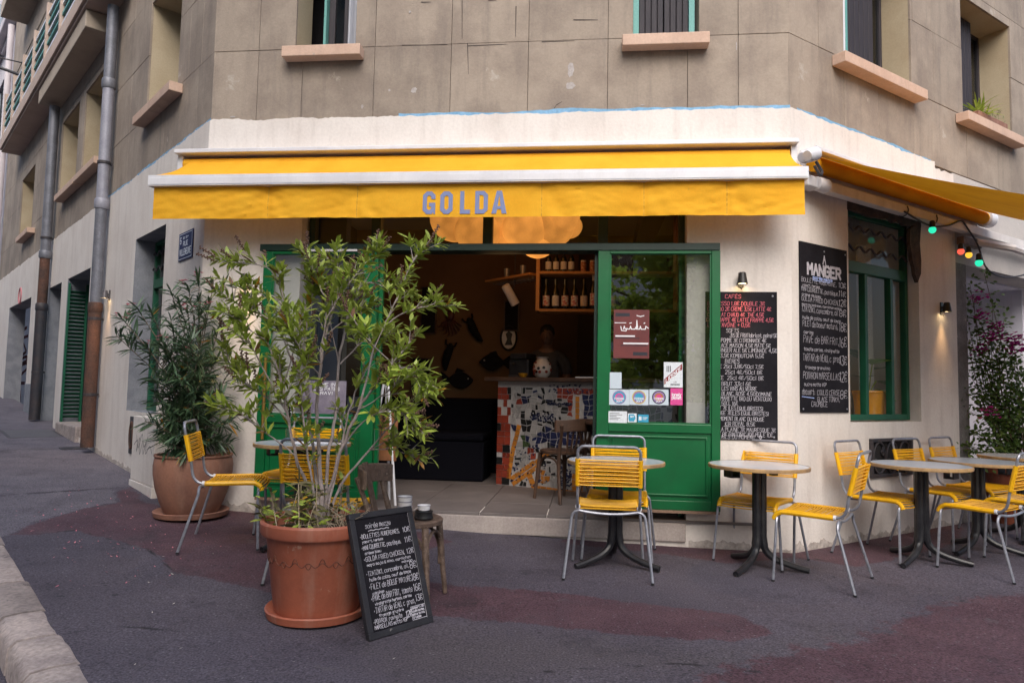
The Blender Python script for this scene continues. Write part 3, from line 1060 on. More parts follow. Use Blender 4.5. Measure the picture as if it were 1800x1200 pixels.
# right street window
gw = green_window(RM, .83, 1.97, 1.0, 2.9, .09, 2.34, [WR.px(1521, 600, -.1)[0], WR.px(1566, 600, -.1)[0]], 2)
lint = mk('broken_dark_render', (.05, .035, .03), .95, (.09, .06, .045), 9, grain=.3, bump=.6)
mb = MB()
pts = [(.80, 2.99), (.80, 2.86)]
for i in range(13):
    x = .82 + 1.12 * i / 12
    pts.append((x, 2.87 + random.uniform(-.02, .02)))
for i in range(6):
    pts.append((1.83 + random.uniform(-.015, .03) + i * .012, 2.84 - i * .075))
pts += [(1.93, 2.40), (1.98, 2.33), (2.01, 2.38), (2.04, 2.42), (2.05, 2.55), (2.03, 2.72), (2.06, 2.9), (2.05, 2.99)]
mb.prism(pts, -.004, .03)
mb.build('broken_lintel', lint, bld, RM)
iron = [dark_iron]
# cast iron vent low in the right wall
gu0, gz0 = WR.px(1528, 833)
gu1, gz1 = WR.px(1600, 768)
gz0 = WR.px(1600, 833)[1]
vt = thing('vent_grille', 'dark cast iron vent grille with scrolls low in the cream wall', 'vent', WR.M @ T((gu0 + gu1) / 2, 0, gz0))
w2, h2 = (gu1 - gu0) / 2, gz1 - gz0
MB().box(-w2, w2, -.03, 0, 0, .03).box(-w2, w2, -.03, 0, h2 - .03, h2).box(-w2, -w2 + .03, -.029, 0, .03, h2 - .03).box(w2 - .03, w2, -.029, 0, .03, h2 - .03).build('frame', dark_iron, vt, bevel=.004)
MB().box(-w2 + .02, w2 - .02, -.003, .0, .02, h2 - .02).build('backing', blackgap, vt)
for k in range(3):
    cx = -w2 + .03 + (2 * w2 - .06) * (k + .5) / 3
    r = (2 * w2 - .06) / 6
    sc = MB().tube([(cx + r * .92 * math.cos(a * .2618), -.018, h2 / 2 + (h2 / 2 - .035) * math.sin(a * .2618)) for a in range(24)], .009, 6, closed=True)
    for sg in (1, -1):
        sc.tube([(cx + sg * (r * .5 - .3 * r * (t / 14) * math.cos(t * .55)), -.018, h2 / 2 + sg * .05 + r * .5 * (1 - t / 18) * math.sin(t * .55)) for t in range(15)], .007, 5)
    sc.build('scroll', dark_iron, vt, smooth=True)

# ---- splash and dirt along the foot of the walls
grime_m = mk('wall_foot_grime', (.52, .465, .425), .95, (.40, .35, .315), 6, .4, .6, grain=.25, gscale=30, bump=.3)
for (x0, x1, W_, sd) in ((4.26, 5.06, WF, 3), (.02, .9, WF, 5), (.02, 2.72, WR, 7), (-4.05, -1.3, WL, 9), (-1.2, -.5, WL, 11)):
    mb, vs, fs = MB(), [], []
    n = int((x1 - x0) / .02)
    for i in range(n + 1):
        x = x0 + (x1 - x0) * i / n
        p = W_.M @ Vector((x, 0, 0))
        g = gz(p.x, p.y)
        h = .05 + .07 * noise.noise(Vector((x * 2.1, sd, 0))) + .05 * noise.noise(Vector((x * 9, sd, 1))) + .03 * noise.noise(Vector((x * 31, sd, 2)))
        vs += [(x, -.003, g - .05), (x, -.003, g + max(.012, h)), (x, .0, g + max(.012, h))]
    for i in range(n):
        a = 3 * i
        fs += [(a, a + 3, a + 4, a + 1), (a + 1, a + 4, a + 5, a + 2)]
    mb.add(vs, fs).build('grime_band', grime_m, bld, WF.I @ W_.M)
# ================================================================== INTERIOR
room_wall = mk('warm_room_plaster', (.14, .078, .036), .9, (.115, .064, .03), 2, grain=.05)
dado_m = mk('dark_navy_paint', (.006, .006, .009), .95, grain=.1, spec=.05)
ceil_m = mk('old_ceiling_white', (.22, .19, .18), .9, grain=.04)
floor_m = mk('worn_floor_tile', (.165, .14, .132), .6, (.13, .11, .105), 3, grain=.08, bump=.05, rnd=.06)
beam_m = mk('dark_beam', (.05, .03, .02), .8, grain=.2)
def trap(z0, z1):
    v = [(x, y, z) for z in (z0, z1) for (x, y) in ((.15, .31), (4.95, .31), (8.3, 3.4), (-3.1, 3.4))]
    return MB().add(v, [(3, 2, 1, 0), (4, 5, 6, 7), (0, 1, 5, 4), (1, 2, 6, 5), (2, 3, 7, 6), (3, 0, 4, 7)])


trap(0, .172).build('floor_slab', joint_m, bld)
fl = MB().box(.915, 4.235, -.03, .32, .02, .168).build('doorstep', mk('concrete_step', (.40, .345, .315), .9, (.33, .28, .26), 4, grain=.12, bump=.3, bscale=50, streak=(.25, .21, .2), streak_amt=.4), bld, bevel=.008)
for i in range(9):
    for j in range(5):
        x0, y0 = .915 + i * .56 - .6, -.028 + j * .56
        if x0 < .9 or x0 > 4.9:
            if j == 0:
                continue
        MB().box(max(x0, .918 if j == 0 else -.6) + .003, min(x0 + .56, 4.232 if j == 0 else 9) - .003, y0 + .003, y0 + .557, .170, .192 + random.uniform(-.0006, .0006)).build('tile', floor_m, bld, bevel=.002, seg=1)
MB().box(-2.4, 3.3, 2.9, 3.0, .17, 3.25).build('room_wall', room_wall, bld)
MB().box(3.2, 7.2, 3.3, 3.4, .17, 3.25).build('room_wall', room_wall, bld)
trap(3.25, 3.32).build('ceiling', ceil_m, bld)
for k in range(3):
    MB().box(.2 + k * 1.9, .42 + k * 1.9, .32, 3.3, 3.05, 3.248).build('ceiling_beam', beam_m, bld)
MB().box(-.89, 2.35, 2.86, 2.897, .175, 1.1).build('dado_panel', dado_m, bld)
bq = thing('banquette', 'dark upholstered bench along the back wall of the dim room', 'bench', WF.M @ T(1.3, 2.3, .193))
MB().box(-1.6, 1.0, -.42, .2, 0, .44).build('base', dado_m, bq, bevel=.02)
MB().box(-1.6, 1.0, -.45, .2, .443, .53).build('seat', dado_m, bq, bevel=.03)
MB().box(-1.6, 1.0, .21, .5, .3, .9).build('backrest', dado_m, bq, bevel=.03)
beige_in = mk('beige_inside_wall', (.78, .73, .68), .9, grain=.04)
MB().box(.4, 3.0, .85, .9, .17, 3.2).build('inner_wall', beige_in, bld, RM)
MB().box(2.45, 2.5, .31, .85, .17, 3.2).build('inner_wall', beige_in, bld, RM)
MB().box(.5, 2.45, .31, .62, .17, .985).build('window_ledge', beige_in, bld, RM)


def wf(px, py, y):
    return WF.px(px, py, -y)


# ---- mosaic bar
tw = mk('white_mosaic', (.30, .285, .275), .35, rnd=.18, grain=.05)
tn = mk('navy_mosaic', (.014, .018, .055), .3, rnd=.3, grain=.1)
trd = mk('red_mosaic', (.22, .034, .018), .35, rnd=.25, grain=.1)
tor = mk('orange_mosaic', (.44, .165, .022), .35, rnd=.2, grain=.08)
tgn = mk('green_mosaic', (.05, .075, .03), .35, rnd=.3, grain=.1)
tbk = mk('black_mosaic', (.012, .012, .012), .35, rnd=.3)
grout = mk('pale_grout', (.40, .37, .36), .9, grain=.1)
bar = thing('mosaic_bar', 'bar counter faced with colourful broken tile mosaic under a dark wooden top', 'bar', WF.M @ T(2.465, 1.724, .193) @ Rz(R_(-20.2)))
MB().box(0, 2.5, 0, .6, 0, 1.11).build('body', grout, bar)
MB().box(-.12, 2.55, -.10, .66, 1.112, 1.155).build('counter_top', dark_wood, bar, bevel=.008)
K = 4.61


def bx(X):
    return (X / K + 850 - 872) / 138.0


def bz(Y):
    return 1.11 - (Y / K + 640 - 669) / 163.0


def in_poly(x, y, poly):
    ins, n = False, len(poly)
    for i in range(n):
        a, b = poly[i], poly[(i + 1) % n]
        if (a[1] > y) != (b[1] > y) and x < (b[0] - a[0]) * (y - a[1]) / (b[1] - a[1]) + a[0]:
            ins = not ins
    return ins


zones = [([(690, 215), (760, 190), (830, 215), (860, 360), (750, 420), (690, 420)], tn), ([(860, 300), (1100, 250), (1300, 420), (900, 420)], tgn), ([(520, 205), (700, 195), (840, 170), (840, 240), (720, 235), (705, 420), (645, 430), (620, 260), (520, 240)], trd),
         ([(395, 505), (720, 505), (720, 610), (395, 605)], tn), ([(265, 430), (345, 445), (350, 545), (265, 500)], tbk), ([(270, 560), (330, 560), (360, 650), (290, 640)], tgn), ([(290, 640), (380, 650), (410, 740), (340, 720)], trd),
         ([(420, 815), (490, 815), (480, 945), (420, 945)], tor), ([(650, 830), (730, 830), (720, 960), (650, 960)], tor), ([(870, 500), (1300, 480), (1300, 620), (900, 600)], tn), ([(220, 150), (520, 140), (560, 185), (220, 190)], tgn), ([(240, 255), (275, 255), (270, 325), (240, 320)], trd)]
chains = [([(272, 480), (225, 690), (195, 915)], 36), ([(215, 915), (390, 765)], 34), ([(228, 955), (410, 800)], 34), ([(395, 775), (490, 685)], 36), ([(345, 850), (400, 990)], 44), ([(395, 965), (560, 975), (760, 985), (1200, 1000)], 36), ([(690, 240), (690, 420)], 30)]
cell, ntile = .058, 0
cols_, rows_ = int(2.45 / cell), int(1.09 / cell)
jit = {}
for i in range(cols_ + 1):
    for j in range(rows_ + 1):
        jit[i, j] = (i * cell + random.uniform(-.02, .02) * (0 < i < cols_), .008 + j * cell + random.uniform(-.02, .02) * (0 < j < rows_))
rest = MB()
for i in range(cols_):
    for j in range(rows_):
        q = [jit[i, j], jit[i + 1, j], jit[i + 1, j + 1], jit[i, j + 1]]
        cx, cz = sum(p[0] for p in q) / 4, sum(p[1] for p in q) / 4
        if cx < .17:
            continue
        X, Y = (cx * 138 + 22) * K, (29 + (1.11 - cz) * 163) * K
        near = min((seg_dist((X, Y), c[k], c[k + 1]) - w * .5 for c, w in chains for k in range(len(c) - 1)))
        if near < 14:
            continue
        m = tw
        for poly, mm in zones:
            if in_poly(X, Y, poly):
                m = mm
        sh = .86
        q = [(cx + (p[0] - cx) * sh, cz + (p[1] - cz) * sh) for p in q]
        if m is tw and random.random() < .75:        # long splinters
            d = random.choice((0, 1))
            a, b, c, e = q
            mid = lambda u, v, t: (u[0] + (v[0] - u[0]) * t, u[1] + (v[1] - u[1]) * t)
            t = random.uniform(.35, .65)
            sub = [[a, mid(a, b, t - .05), mid(e, c, t - .05), e], [mid(a, b, t + .05), b, c, mid(e, c, t + .05)]] if d else [[a, b, mid(b, c, t - .05), mid(a, e, t - .05)], [mid(a, e, t + .05), mid(b, c, t + .05), c, e]]
        else:
            sub = [q]
        for p in sub:
            mm = m
            if m is tw and random.random() < .30:
                mm = random.choice((tbk, tbk, tn, tbk))
            n = MB().prism(p, -.006 - random.uniform(0, .003), .001)
            if ntile < 210 and cx < 1.45:
                n.build('tile', mm, bar)
                ntile += 1
            else:
                rest.add(n.v, n.f, (tw, tn, trd, tor, tgn, tbk).index(mm))
for ch, w in chains:
    pts = [Vector((bx(p[0]), bz(p[1]))) for p in ch]
    wd = w / K / 150
    for a, b in zip(pts[:-1], pts[1:]):
        L_ = (b - a).length
        n = max(1, round(L_ / .062))
        d = (b - a).normalized()
        pr = Vector((-d.y, d.x)) * wd * .46
        for k in range(n):
            p, q = a + d * (L_ * (k + .05) / n), a + d * (L_ * (k + .95) / n)
            if max(p.x, q.x) > 2.45:
                continue
            MB().prism([tuple(p - pr), tuple(q - pr), tuple(q + pr), tuple(p + pr)], -.008, .001).build('tile', tor, bar)
z, r = .01, 0
while z < 1.05:
    h = random.uniform(.05, .1)
    x = 0.004
    while x < .155:
        wdt = random.choice((.045, .07, .09))
        if random.random() < .86:
            MB().box(x, min(x + wdt, .165) - .005, -.008, .001, z, min(z + h, 1.09) - .005).build('tile', trd if random.random() < .85 else tbk, bar)
        x += wdt
    z += h
for _ in range(620):
    X, Y = random.choice(((random.uniform(210, 480), random.uniform(640, 1000)), (random.uniform(490, 1100), random.uniform(150, 215)), (random.uniform(350, 520), random.uniform(380, 440)), (random.uniform(395, 1200), random.uniform(985, 1020)), (random.uniform(560, 660), random.uniform(780, 960)), (random.uniform(480, 650), random.uniform(295, 315))))
    x, z = bx(X), bz(Y)
    if not (.17 < x < 2.4 and .01 < z < 1.09):
        continue
    r = random.uniform(.006, .011)
    rest.prism([(x + r * math.cos(a), z + r * math.sin(a)) for a in (0, 1.05, 2.1, 3.14, 4.2, 5.2)], -.012, -.003, 1 if random.random() < .8 else 0)
stuff(rest.build('small_tiles', [tw, tn, trd, tor, tgn, tbk], bar))

# things on the counter
BM = bar.matrix_world
t = thing('coffee_machine', 'dark boxy coffee machine standing on the end of the mosaic bar', 'machine', BM @ T(.16, .32, 1.157))
MB().box(-.12, .12, -.15, .15, 0, .2).box(-.10, .10, -.17, .1, .2, .27).build('body', black_metal, t, bevel=.012)
MB().box(-.1, .1, -.2, -.15, .0, .03).build('drip_tray', dark_iron, t, bevel=.004)
MB().tube([(-.05, -.15, .15), (-.05, -.24, .14)], .012, 8).build('handle', dark_iron, t, smooth=True)
potm = mk('white_ceramic_red_spots', (.55, .5, .46), .3)
t = thing('spotted_vase', 'round white ceramic jar with red and dark spots on the bar', 'vase', BM @ T(.43, .2, 1.157))
MB().lathe([(.05, 0), (.085, .03), (.105, .09), (.095, .15), (.06, .19), (.055, .21), (.07, .225)], 20, cap1=False).build('body', potm, t, smooth=True)
sp = MB()
for k in range(26):
    a, zz = random.uniform(0, 6.28), random.uniform(.03, .16)
    r = .104 - abs(zz - .09) * .25
    c = Vector((r * math.cos(a), r * math.sin(a), zz))
    M = T(*c) @ Rz(a) @ Ry(R_(90))
    sp.lathe([(.017, -.003), (.017, .003), (.014, .004)], 10, k % 3 == 0, M)
sp.build('spots', [trd, tbk], t)
t = thing('orange_bowl', 'small orange bowl on the bar beside the spotted jar', 'bowl', BM @ T(.26, .08, 1.157))
MB().lathe([(.02, 0), (.04, .015), (.055, .045), (.05, .045), (.035, .015)], 16).build('bowl', mk('orange_glaze', (.55, .25, .02), .3), t, smooth=True)
lt = thing('stacked_papers', 'dark and white menus lying on the bar top by the door', 'papers', BM @ T(1.05, .2, 1.157))
MB().box(-.2, .2, -.12, .12, 0, .012).build('sheet', white_paper, lt, Rz(.2))
MB().box(-.14, .2, -.1, .1, .013, .03).build('sheet', slate, lt, Rz(-.15))

# ---- shelf with bottles
SY = 1.95
sx0, sz1 = wf(947, 480, SY)
_, sz0 = wf(947, 545, SY)
sh = thing('bottle_shelf', 'honey coloured wooden shelf hung over the bar with wine bottles', 'shelf', WF.M @ T(sx0, SY, sz0))
H1 = sz1 - sz0
MB().box(-.02, .02, -.13, .13, -.02, 3.24 - sz0).build('post', shelf_wood, sh, bevel=.003)
MB().box(1.5, 1.54, -.13, .13, -.02, 3.24 - sz0).build('post', shelf_wood, sh, bevel=.003)
MB().box(.02, 1.5, -.14, .14, -.03, .0).build('board', shelf_wood, sh, bevel=.003)
MB().box(.02, 1.5, -.14, .14, H1 - .03, H1).build('board', shelf_wood, sh, bevel=.003)
MB().box(.02, 1.5, .125, .135, .0, H1 - .03).build('back_panel', beam_m, sh)
bglass = mk('dark_bottle_glass', (.012, .014, .010), .15, spec=.6)
labs = [mk('label_white', (.62, .60, .58), .8), mk('label_red_print', (.55, .20, .20), .8, (.6, .58, .55), 30, .48, .52), mk('label_cream', (.6, .5, .4), .8)]


def bottle(name, label, M, h=.30, r=.037, lab=0, cap=None, group=None, kind='bottle'):
    b = thing(name, label, kind, M, group)
    MB().lathe([(r * .9, 0), (r, .01), (r, h * .58), (r * .8, h * .66), (r * .38, h * .76), (r * .36, h * .97), (r * .42, h * .97), (r * .42, h)], 14).build('glass_body', bglass, b, smooth=True)
    MB().lathe([(r * 1.015, h * .12), (r * 1.015, h * .46)], 14, cap0=False, cap1=False).build('label', labs[lab], b, smooth=True)
    MB().lathe([(r * .44, h * .82), (r * .44, h * 1.005)], 10).build('cap', labs[2] if cap else bglass, b, smooth=True)
    return b


SM = sh.matrix_world
desc = ['dark red splashed label', 'green spotted label', 'red dotted label', 'red topped label', 'plain cream label', 'tall neck and pale capsule', 'scribbled white label', 'partly hidden label']
for k in range(8):
    bottle('wine_bottle', 'wine bottle with %s on the lower shelf over the bar' % desc[k], SM @ T(.09 + .105 * k, -.03, .002) @ Rz(1.6), .34 if k != 5 else .40, .039, (1, 0, 1, 1, 2, 1, 0, 0)[k], k == 5, 'wine bottles on the lower shelf')
for k in range(4):
    bottle('squat_bottle', ('first', 'second', 'third', 'fourth')[k] + ' squat white labelled bottle from the post on the upper shelf', SM @ T(.11 + .085 * k, -.03, H1 + .002), .26, .033, 0, None, 'squat bottles on the upper shelf')
for k in range(2):
    j = thing('spice_jar', ('jar of red spice beside the squat bottles', 'outer jar of red spice furthest from the squat bottles')[k] + ' on the upper shelf', 'jar', SM @ T(.5 + .1 * k, -.03, H1 + .002), 'spice jars on the upper shelf')
    MB().lathe([(.03, 0), (.032, .1), (.026, .115)], 14).build('body', mk('red_spice', (.35, .10, .05), .4, (.5, .3, .2), 40, .5, .55), j, smooth=True)
    MB().lathe([(.03, .116), (.03, .135)], 14).build('lid', labs[2], j, smooth=True)
ax, az = wf(866, 497, 2.55)
rk = thing('glass_rack', 'narrow wooden ledge with hanging glass rack at the left of the bottle shelf', 'rack', WF.M @ T(sx0, SY, sz1))
d_ = Vector((ax - sx0, 2.55 - SY, 0))
Lr, an = d_.length, math.atan2(d_.y, d_.x)
MB().box(.02, Lr, -.12, .12, -.03, -.002).build('board', shelf_wood, rk, Rz(an), bevel=.003)
for k in range(9):
    MB().tube([(.1 + k * Lr * .09, -.1, -.06), (.1 + k * Lr * .09, .1, -.06)], .004, 5).tube([(.1 + k * Lr * .09, 0, -.06), (.1 + k * Lr * .09, 0, -.03)], .004, 5).build('hook', steel, rk, Rz(an))
for k in range(2):
    tb = thing('metal_tumbler', ('steel shaker cup', 'steel shaker cup close to the post')[k] + ' standing on the wooden ledge', 'cup', rk.matrix_world @ Rz(an) @ T(.28 + .3 * (1 - k), 0, .0), 'shaker cups on the ledge')
    MB().lathe([(.028, 0), (.035, .12), (.033, .12), (.027, .005)], 14).build('cup', steel, tb, smooth=True)
cx, cz = wf(897, 518, 2.2)
sl = thing('ceiling_spotlight', 'pale cylindrical spotlight tilted down beside the bottle shelf', 'spotlight', WF.M @ T(cx, 2.2, cz))  # spotlight fixture, modelled without a light
MB().lathe([(.05, -.13), (.055, -.12), (.05, .12), (.03, .135)], 18).build('housing', white_al, sl, Rx(R_(15)) @ Ry(R_(-28)), smooth=True)
MB().tube([(0, 0, .02), (.05, 0, .12), (.05, 0, 3.24 - cz)], .01, 6).build('stem', dark_iron, sl)

# ---- things on the back wall
orn = mk('dark_glazed_ornament', (.007, .008, .011), .8, (.012, .012, .013), 20, spec=.1)
orn_r = mk('dark_red_ornament', (.06, .012, .008), .5)


def fish(label, px, py, s, flip, tilt):
    x, z = wf(px, py, 2.86)
    f = thing('fish_ornament', label, 'ornament', WF.M @ T(x, 2.895, z) @ Ry(tilt), 'fish ornaments on the back wall')
    sg = -1 if flip else 1
    body = [(q * sg, w_) for q, w_ in ((-.15, -.014), (-.11, -.05), (-.06, -.085), (.0, -.105), (.06, -.098), (.11, -.07), (.15, -.03), (.172, -.004), (.168, .012), (.13, .05), (.08, .085), (.02, .11), (-.04, .1), (-.1, .06), (-.15, .016))]
    MB().prism([(a * s, b * s) for a, b in body], -.05, 0).build('body', orn, f, bevel=.012, seg=2)
    MB().prism([(a * s * sg, b * s) for a, b in [(-.13, -.016), (-.2, -.08), (-.245, -.10), (-.215, 0), (-.245, .10), (-.2, .075), (-.13, .018)]], -.03, 0).build('tail_fin', orn, f, bevel=.006)
    MB().prism([(a * s * sg, b * s) for a, b in [(-.06, .10), (-.04, .15), (.05, .12)]], -.025, 0).build('dorsal_fin', orn, f, bevel=.004)
    MB().blob((.11 * s * sg, -.05, .02 * s), .012, .008, .012, 8, 5).build('eye', tw, f)


fish('dark fish ornament with forked tail low on the orange wall', 808, 668, 1.0, False, 0)
fish('dark fish ornament beside the coffee machine', 866, 636, .95, True, 0)
x, z = wf(791, 566, 2.86)
oc = thing('octopus_ornament', 'dark red octopus ornament hanging on the orange wall', 'ornament', WF.M @ T(x, 2.895, z))
MB().blob((0, -.03, .09), .055, .03, .075, 12, 8).build('head', orn_r, oc, smooth=True)
for k in range(8):
    a = R_(-160 + k * 20)
    MB().tube(smooth_path([(.03 * math.cos(a), -.025, .03 + .03 * math.sin(a)), (.1 * math.cos(a), -.03, .02 + .1 * math.sin(a) * .8), (.13 * math.cos(a) + .02, -.02, .01 + .16 * math.sin(a)), (.16 * math.cos(a) - .015, -.02, .01 + .19 * math.sin(a))], 4), [.016 - .001 * q for q in range(13)], 6).build('arm', orn_r, oc, smooth=True)
for (px, py, nm, lb, tl) in ((833, 580, 'crayfish_ornament', 'dark long bodied sea creature ornament under the shelf', .5), (786, 626, 'seahorse_ornament', 'dark mottled sea creature ornament above the low fish', -.25)):
    x, z = wf(px, py, 2.86)
    o = thing(nm, lb, 'ornament', WF.M @ T(x, 2.895, z) @ Ry(-tl))
    MB().tube([(0, -.03, .17), (.01, -.035, .12), (0, -.04, .05), (0, -.04, -.05), (.01, -.03, -.13), (.03, -.03, -.18)], [.02, .045, .055, .05, .035, .015], 10).build('body', orn, o, smooth=True)
    for s in (1, -1):
        MB().tube([(0, -.03, .12), (.06 * s, -.03, .15), (.07 * s, -.03, .2)], .012, 6).build('claw', orn, o, smooth=True)
x, z = wf(899, 597, 3.2)
fr = thing('oval_picture', 'oval framed silhouette portrait on the wall behind the bar', 'picture', WF.M @ T(x, 2.898 if x < 3.2 else 3.298, z))
ov = [(.1 * math.cos(a * .2618), .15 * math.sin(a * .2618)) for a in range(24)]
MB().prism(ov, -.012, 0).build('picture', labs[0], fr)
MB().tube([(p[0], -.015, p[1]) for p in ov], .014, 6, closed=True).build('frame', tbk, fr, smooth=True)
MB().prism([(-.05, -.09), (.05, -.09), (.03, -.02), (.045, .05), (.0, .09), (-.04, .05), (-.02, -.02)], -.015, -.0125).build('silhouette', tbk, fr)
for (px0, px1, py0, py1, lb) in ((742, 764, 505, 585, 'dark framed panel high on the orange wall near the corner'), (725, 753, 630, 690, 'dark framed picture low on the orange wall behind the leaves'), (888, 910, 530, 580, 'dark narrow chalk panel above the oval picture')):
    x0, z1 = wf(px0, py0, 2.87)
    x1, z0 = wf(px1, py1, 2.87)
    f = thing('framed_panel', lb, 'picture', WF.M @ T((x0 + x1) / 2, 2.897, z0))
    w = (x1 - x0) / 2
    MB().box(-w, w, -.02, 0, 0, z1 - z0).build('panel', slate, f)
    MB().box(-w - .015, -w, -.03, 0, -.015, z1 - z0 + .015).box(w, w + .015, -.03, 0, -.015, z1 - z0 + .015).box(-w, w, -.03, 0, -.015, 0).box(-w, w, -.03, 0, z1 - z0, z1 - z0 + .015).build('frame', dark_wood, f)

# ---- cloud of paper lanterns (lit)
papers = [mk('lit_paper_lantern', (.35, .18, .06), .9, emit=(1, .36, .065), estr=q) for q in (.28, .36, .44)]
LY = 1.15
lx, lz = wf(888, 405, LY)
for q_, m_ in enumerate(papers):
    vary_glow(m_, .22 + .05 * q_, .46 + .06 * q_, 3.5)  # uneven glow is noise, standing for shading across the globes
lan = thing('cloud_lantern', 'glowing cloud shaped paper lantern under the ceiling', 'lamp', WF.M @ T(lx, LY, lz))
for (px, py, r, yy) in ((800, 385, 45, 0), (840, 405, 42, -.1), (790, 400, 24, .1), (880, 380, 50, .05), (925, 400, 44, -.08), (965, 395, 46, 0), (1000, 398, 24, .1), (945, 425, 32, .0), (870, 405, 34, .1), (985, 380, 34, -.1), (910, 360, 45, .1), (830, 365, 40, .1)):
    x, z = wf(px, py, LY + yy)
    MB().blob((0, 0, 0), r / 172, r / 172, r / 190, 20, 14).build('paper_globe', papers[r % 3], lan, T(x - lx, yy, z - lz), smooth=True)
MB().tube([(0, 0, .1), (0, 0, 3.24 - lz)], .008, 6).build('cord', dark_iron, lan)
for (x, y, e) in ((lx, LY, 1.6), (4.0, 2.6, .15), (.6, 2.2, .5)):  # one at the lantern, two bare points with no lamp modelled
    ld = bpy.data.lights.new('room_light', 'POINT')
    ld.energy, ld.color, ld.shadow_soft_size = e, (1, .55, .22), .25
    lo_ = bpy.data.objects.new('room_light', ld)
    COL.objects.link(lo_)
    lo_.matrix_world = WF.M @ T(x, y, lz - .42 if e == 1.6 else 2.7)

# ================================================================== SHOPFRONT
rx0, rz1 = WF.px(457, 430, .12)
rx1 = fx(WF, 1266, 433, .12)
RZ0 = 2.372
MB().box(rx0, rx1, -.12, -.004, RZ0, 2.432).build('sliding_rail', dgreen, bld, bevel=.004)
wx = MB().box(.93, .985, .12, .2, 2.44, 2.94).box(4.19, 4.238, .12, .2, .2, 2.94).box(.93, 4.238, .12, .2, 2.94, 2.975).box(.985, 4.19, .118, .2, 2.40, 2.46)
for px in (661, 857, 1060):
    m = fx(WF, px, 405, -.12)
    wx.box(m - .042, m + .042, .119, .2, 2.46, 2.94)
wx = wx.build('transom', dgreen, bld, bevel=.004)
ms = [.985] + [fx(WF, px, 405, -.12) for px in (661, 857, 1060)] + [4.19]
for a, b in zip(ms[:-1], ms[1:]):
    MB().add([(a + .043, .15, 2.46), (b - .043, .15, 2.46), (b - .043, .15, 2.94), (a + .043, .15, 2.94)], [(0, 1, 2, 3)]).build('pane', glass_up, wx)
MB().box(4.19, 4.215, .1, .118, .2, 2.4).build('door_jamb', green, bld)
MB().box(.945, .975, .1, .118, .2, 2.4).build('door_jamb', dgreen, bld)


def sliding(x0, x1, z0, z1, gx0, gx1, gz0, gz1, matf):
    y0, y1 = -.115, -.055
    d = MB().box(x0, gx0, y0, y1, z0, z1).box(gx1, x1, y0, y1, z0, z1).box(gx0, gx1, y0 + .002, y1, gz1, z1).box(gx0, gx1, y0 + .002, y1, gz0 - .07, gz0).box(gx0, gx1, y0 + .003, y1, z0, z0 + .075)
    d = d.build('sliding_door', matf, bld, bevel=.004)
    MB().box(gx0 + .001, gx1 - .001, y0 + .018, y1 - .01, z0 + .076, gz0 - .071).build('kick_panel', matf, d)
    a, b, c, e = gx0 + .03, gx1 - .03, z0 + .11, gz0 - .1
    m = .014
    MB().box(a, b, y0 + .006, y0 + .02, c, c + m).box(a, b, y0 + .006, y0 + .02, e - m, e).box(a, a + m, y0 + .0062, y0 + .02, c + m, e - m).box(b - m, b, y0 + .0062, y0 + .02, c + m, e - m).build('moulding', matf, d, bevel=.003)
    MB().box(gx0, gx0 + .012, y0 + .012, y0 + .03, gz0, gz1).box(gx1 - .012, gx1, y0 + .012, y0 + .03, gz0, gz1).box(gx0 + .012, gx1 - .012, y0 + .0122, y0 + .03, gz0, gz0 + .012).build('glazing_bead', matf, d)
    MB().add([(gx0, y0 + .03, gz0), (gx1, y0 + .03, gz0), (gx1, y0 + .03, gz1), (gx0, y0 + .03, gz1)], [(0, 1, 2, 3)]).build('pane', glass_door, d)
    MB().box(x0 + .01, x1 - .005, y0 + .005, y1 - .002, z0 - .024, z0 - .001).build('bottom_strip', mk('bare_wood_strip', (.24, .15, .10), .8, grain=.2), d)
    return d


DR = sliding(fx(WF, 1050, 600, .115), fx(WF, 1266.5, 600, .115), .285, RZ0 - .003, fx(WF, 1071, 600, .115), fx(WF, 1251, 600, .115), .965, 2.345, green)
DLf = sliding(fx(WF, 457, 600, .115), fx(WF, 660, 600, .115), .265, RZ0 - .003, fx(WF, 473, 600, .115), fx(WF, 637, 600, .115), .965, 2.345, green)
MB().box(fx(WF, 1044, 600, .115), fx(WF, 1050, 600, .115) - .002, -.05, .02, .29, RZ0 - .003).build('door_edge', dgreen, bld)
MB().box(fx(WF, 660.5, 600, .115), fx(WF, 667, 600, .115), -.06, -.02, .27, RZ0 - .003).build('door_edge', green, bld)
bx0, bzz = WF.px(467, 628, .15)
bz1 = WF.px(467, 772, .15)[1]
MB().tube([(bx0, -.15, bz1), (bx0, -.15, bzz)], .014, 8).build('brass_pull_bar', mk('aged_brass', (.42, .25, .07), .35, metal=.8, grain=.1), bld, smooth=True)
hx0, hz = WF.px(536, 439, .13)
hx1 = fx(WF, 628, 442, .13)
MB().box(hx0, hx1, -.135, -.121, hz - .015, hz + .004).build('door_closer', white_al, bld, bevel=.003)

# stickers, posters on the right-hand sliding door
GY = -.104


def px_rect(p):
    x0, z1 = WF.px(p[0], p[1], -GY)
    x1, z0 = WF.px(p[2], p[3], -GY)
    return x0, x1, z0, z1


def flat(mb, x0, x1, z0, z1, y, mi=0):
    return mb.add([(x0, y, z0), (x1, y, z0), (x1, y, z1), (x0, y, z1)], [(0, 1, 2, 3)], mi)


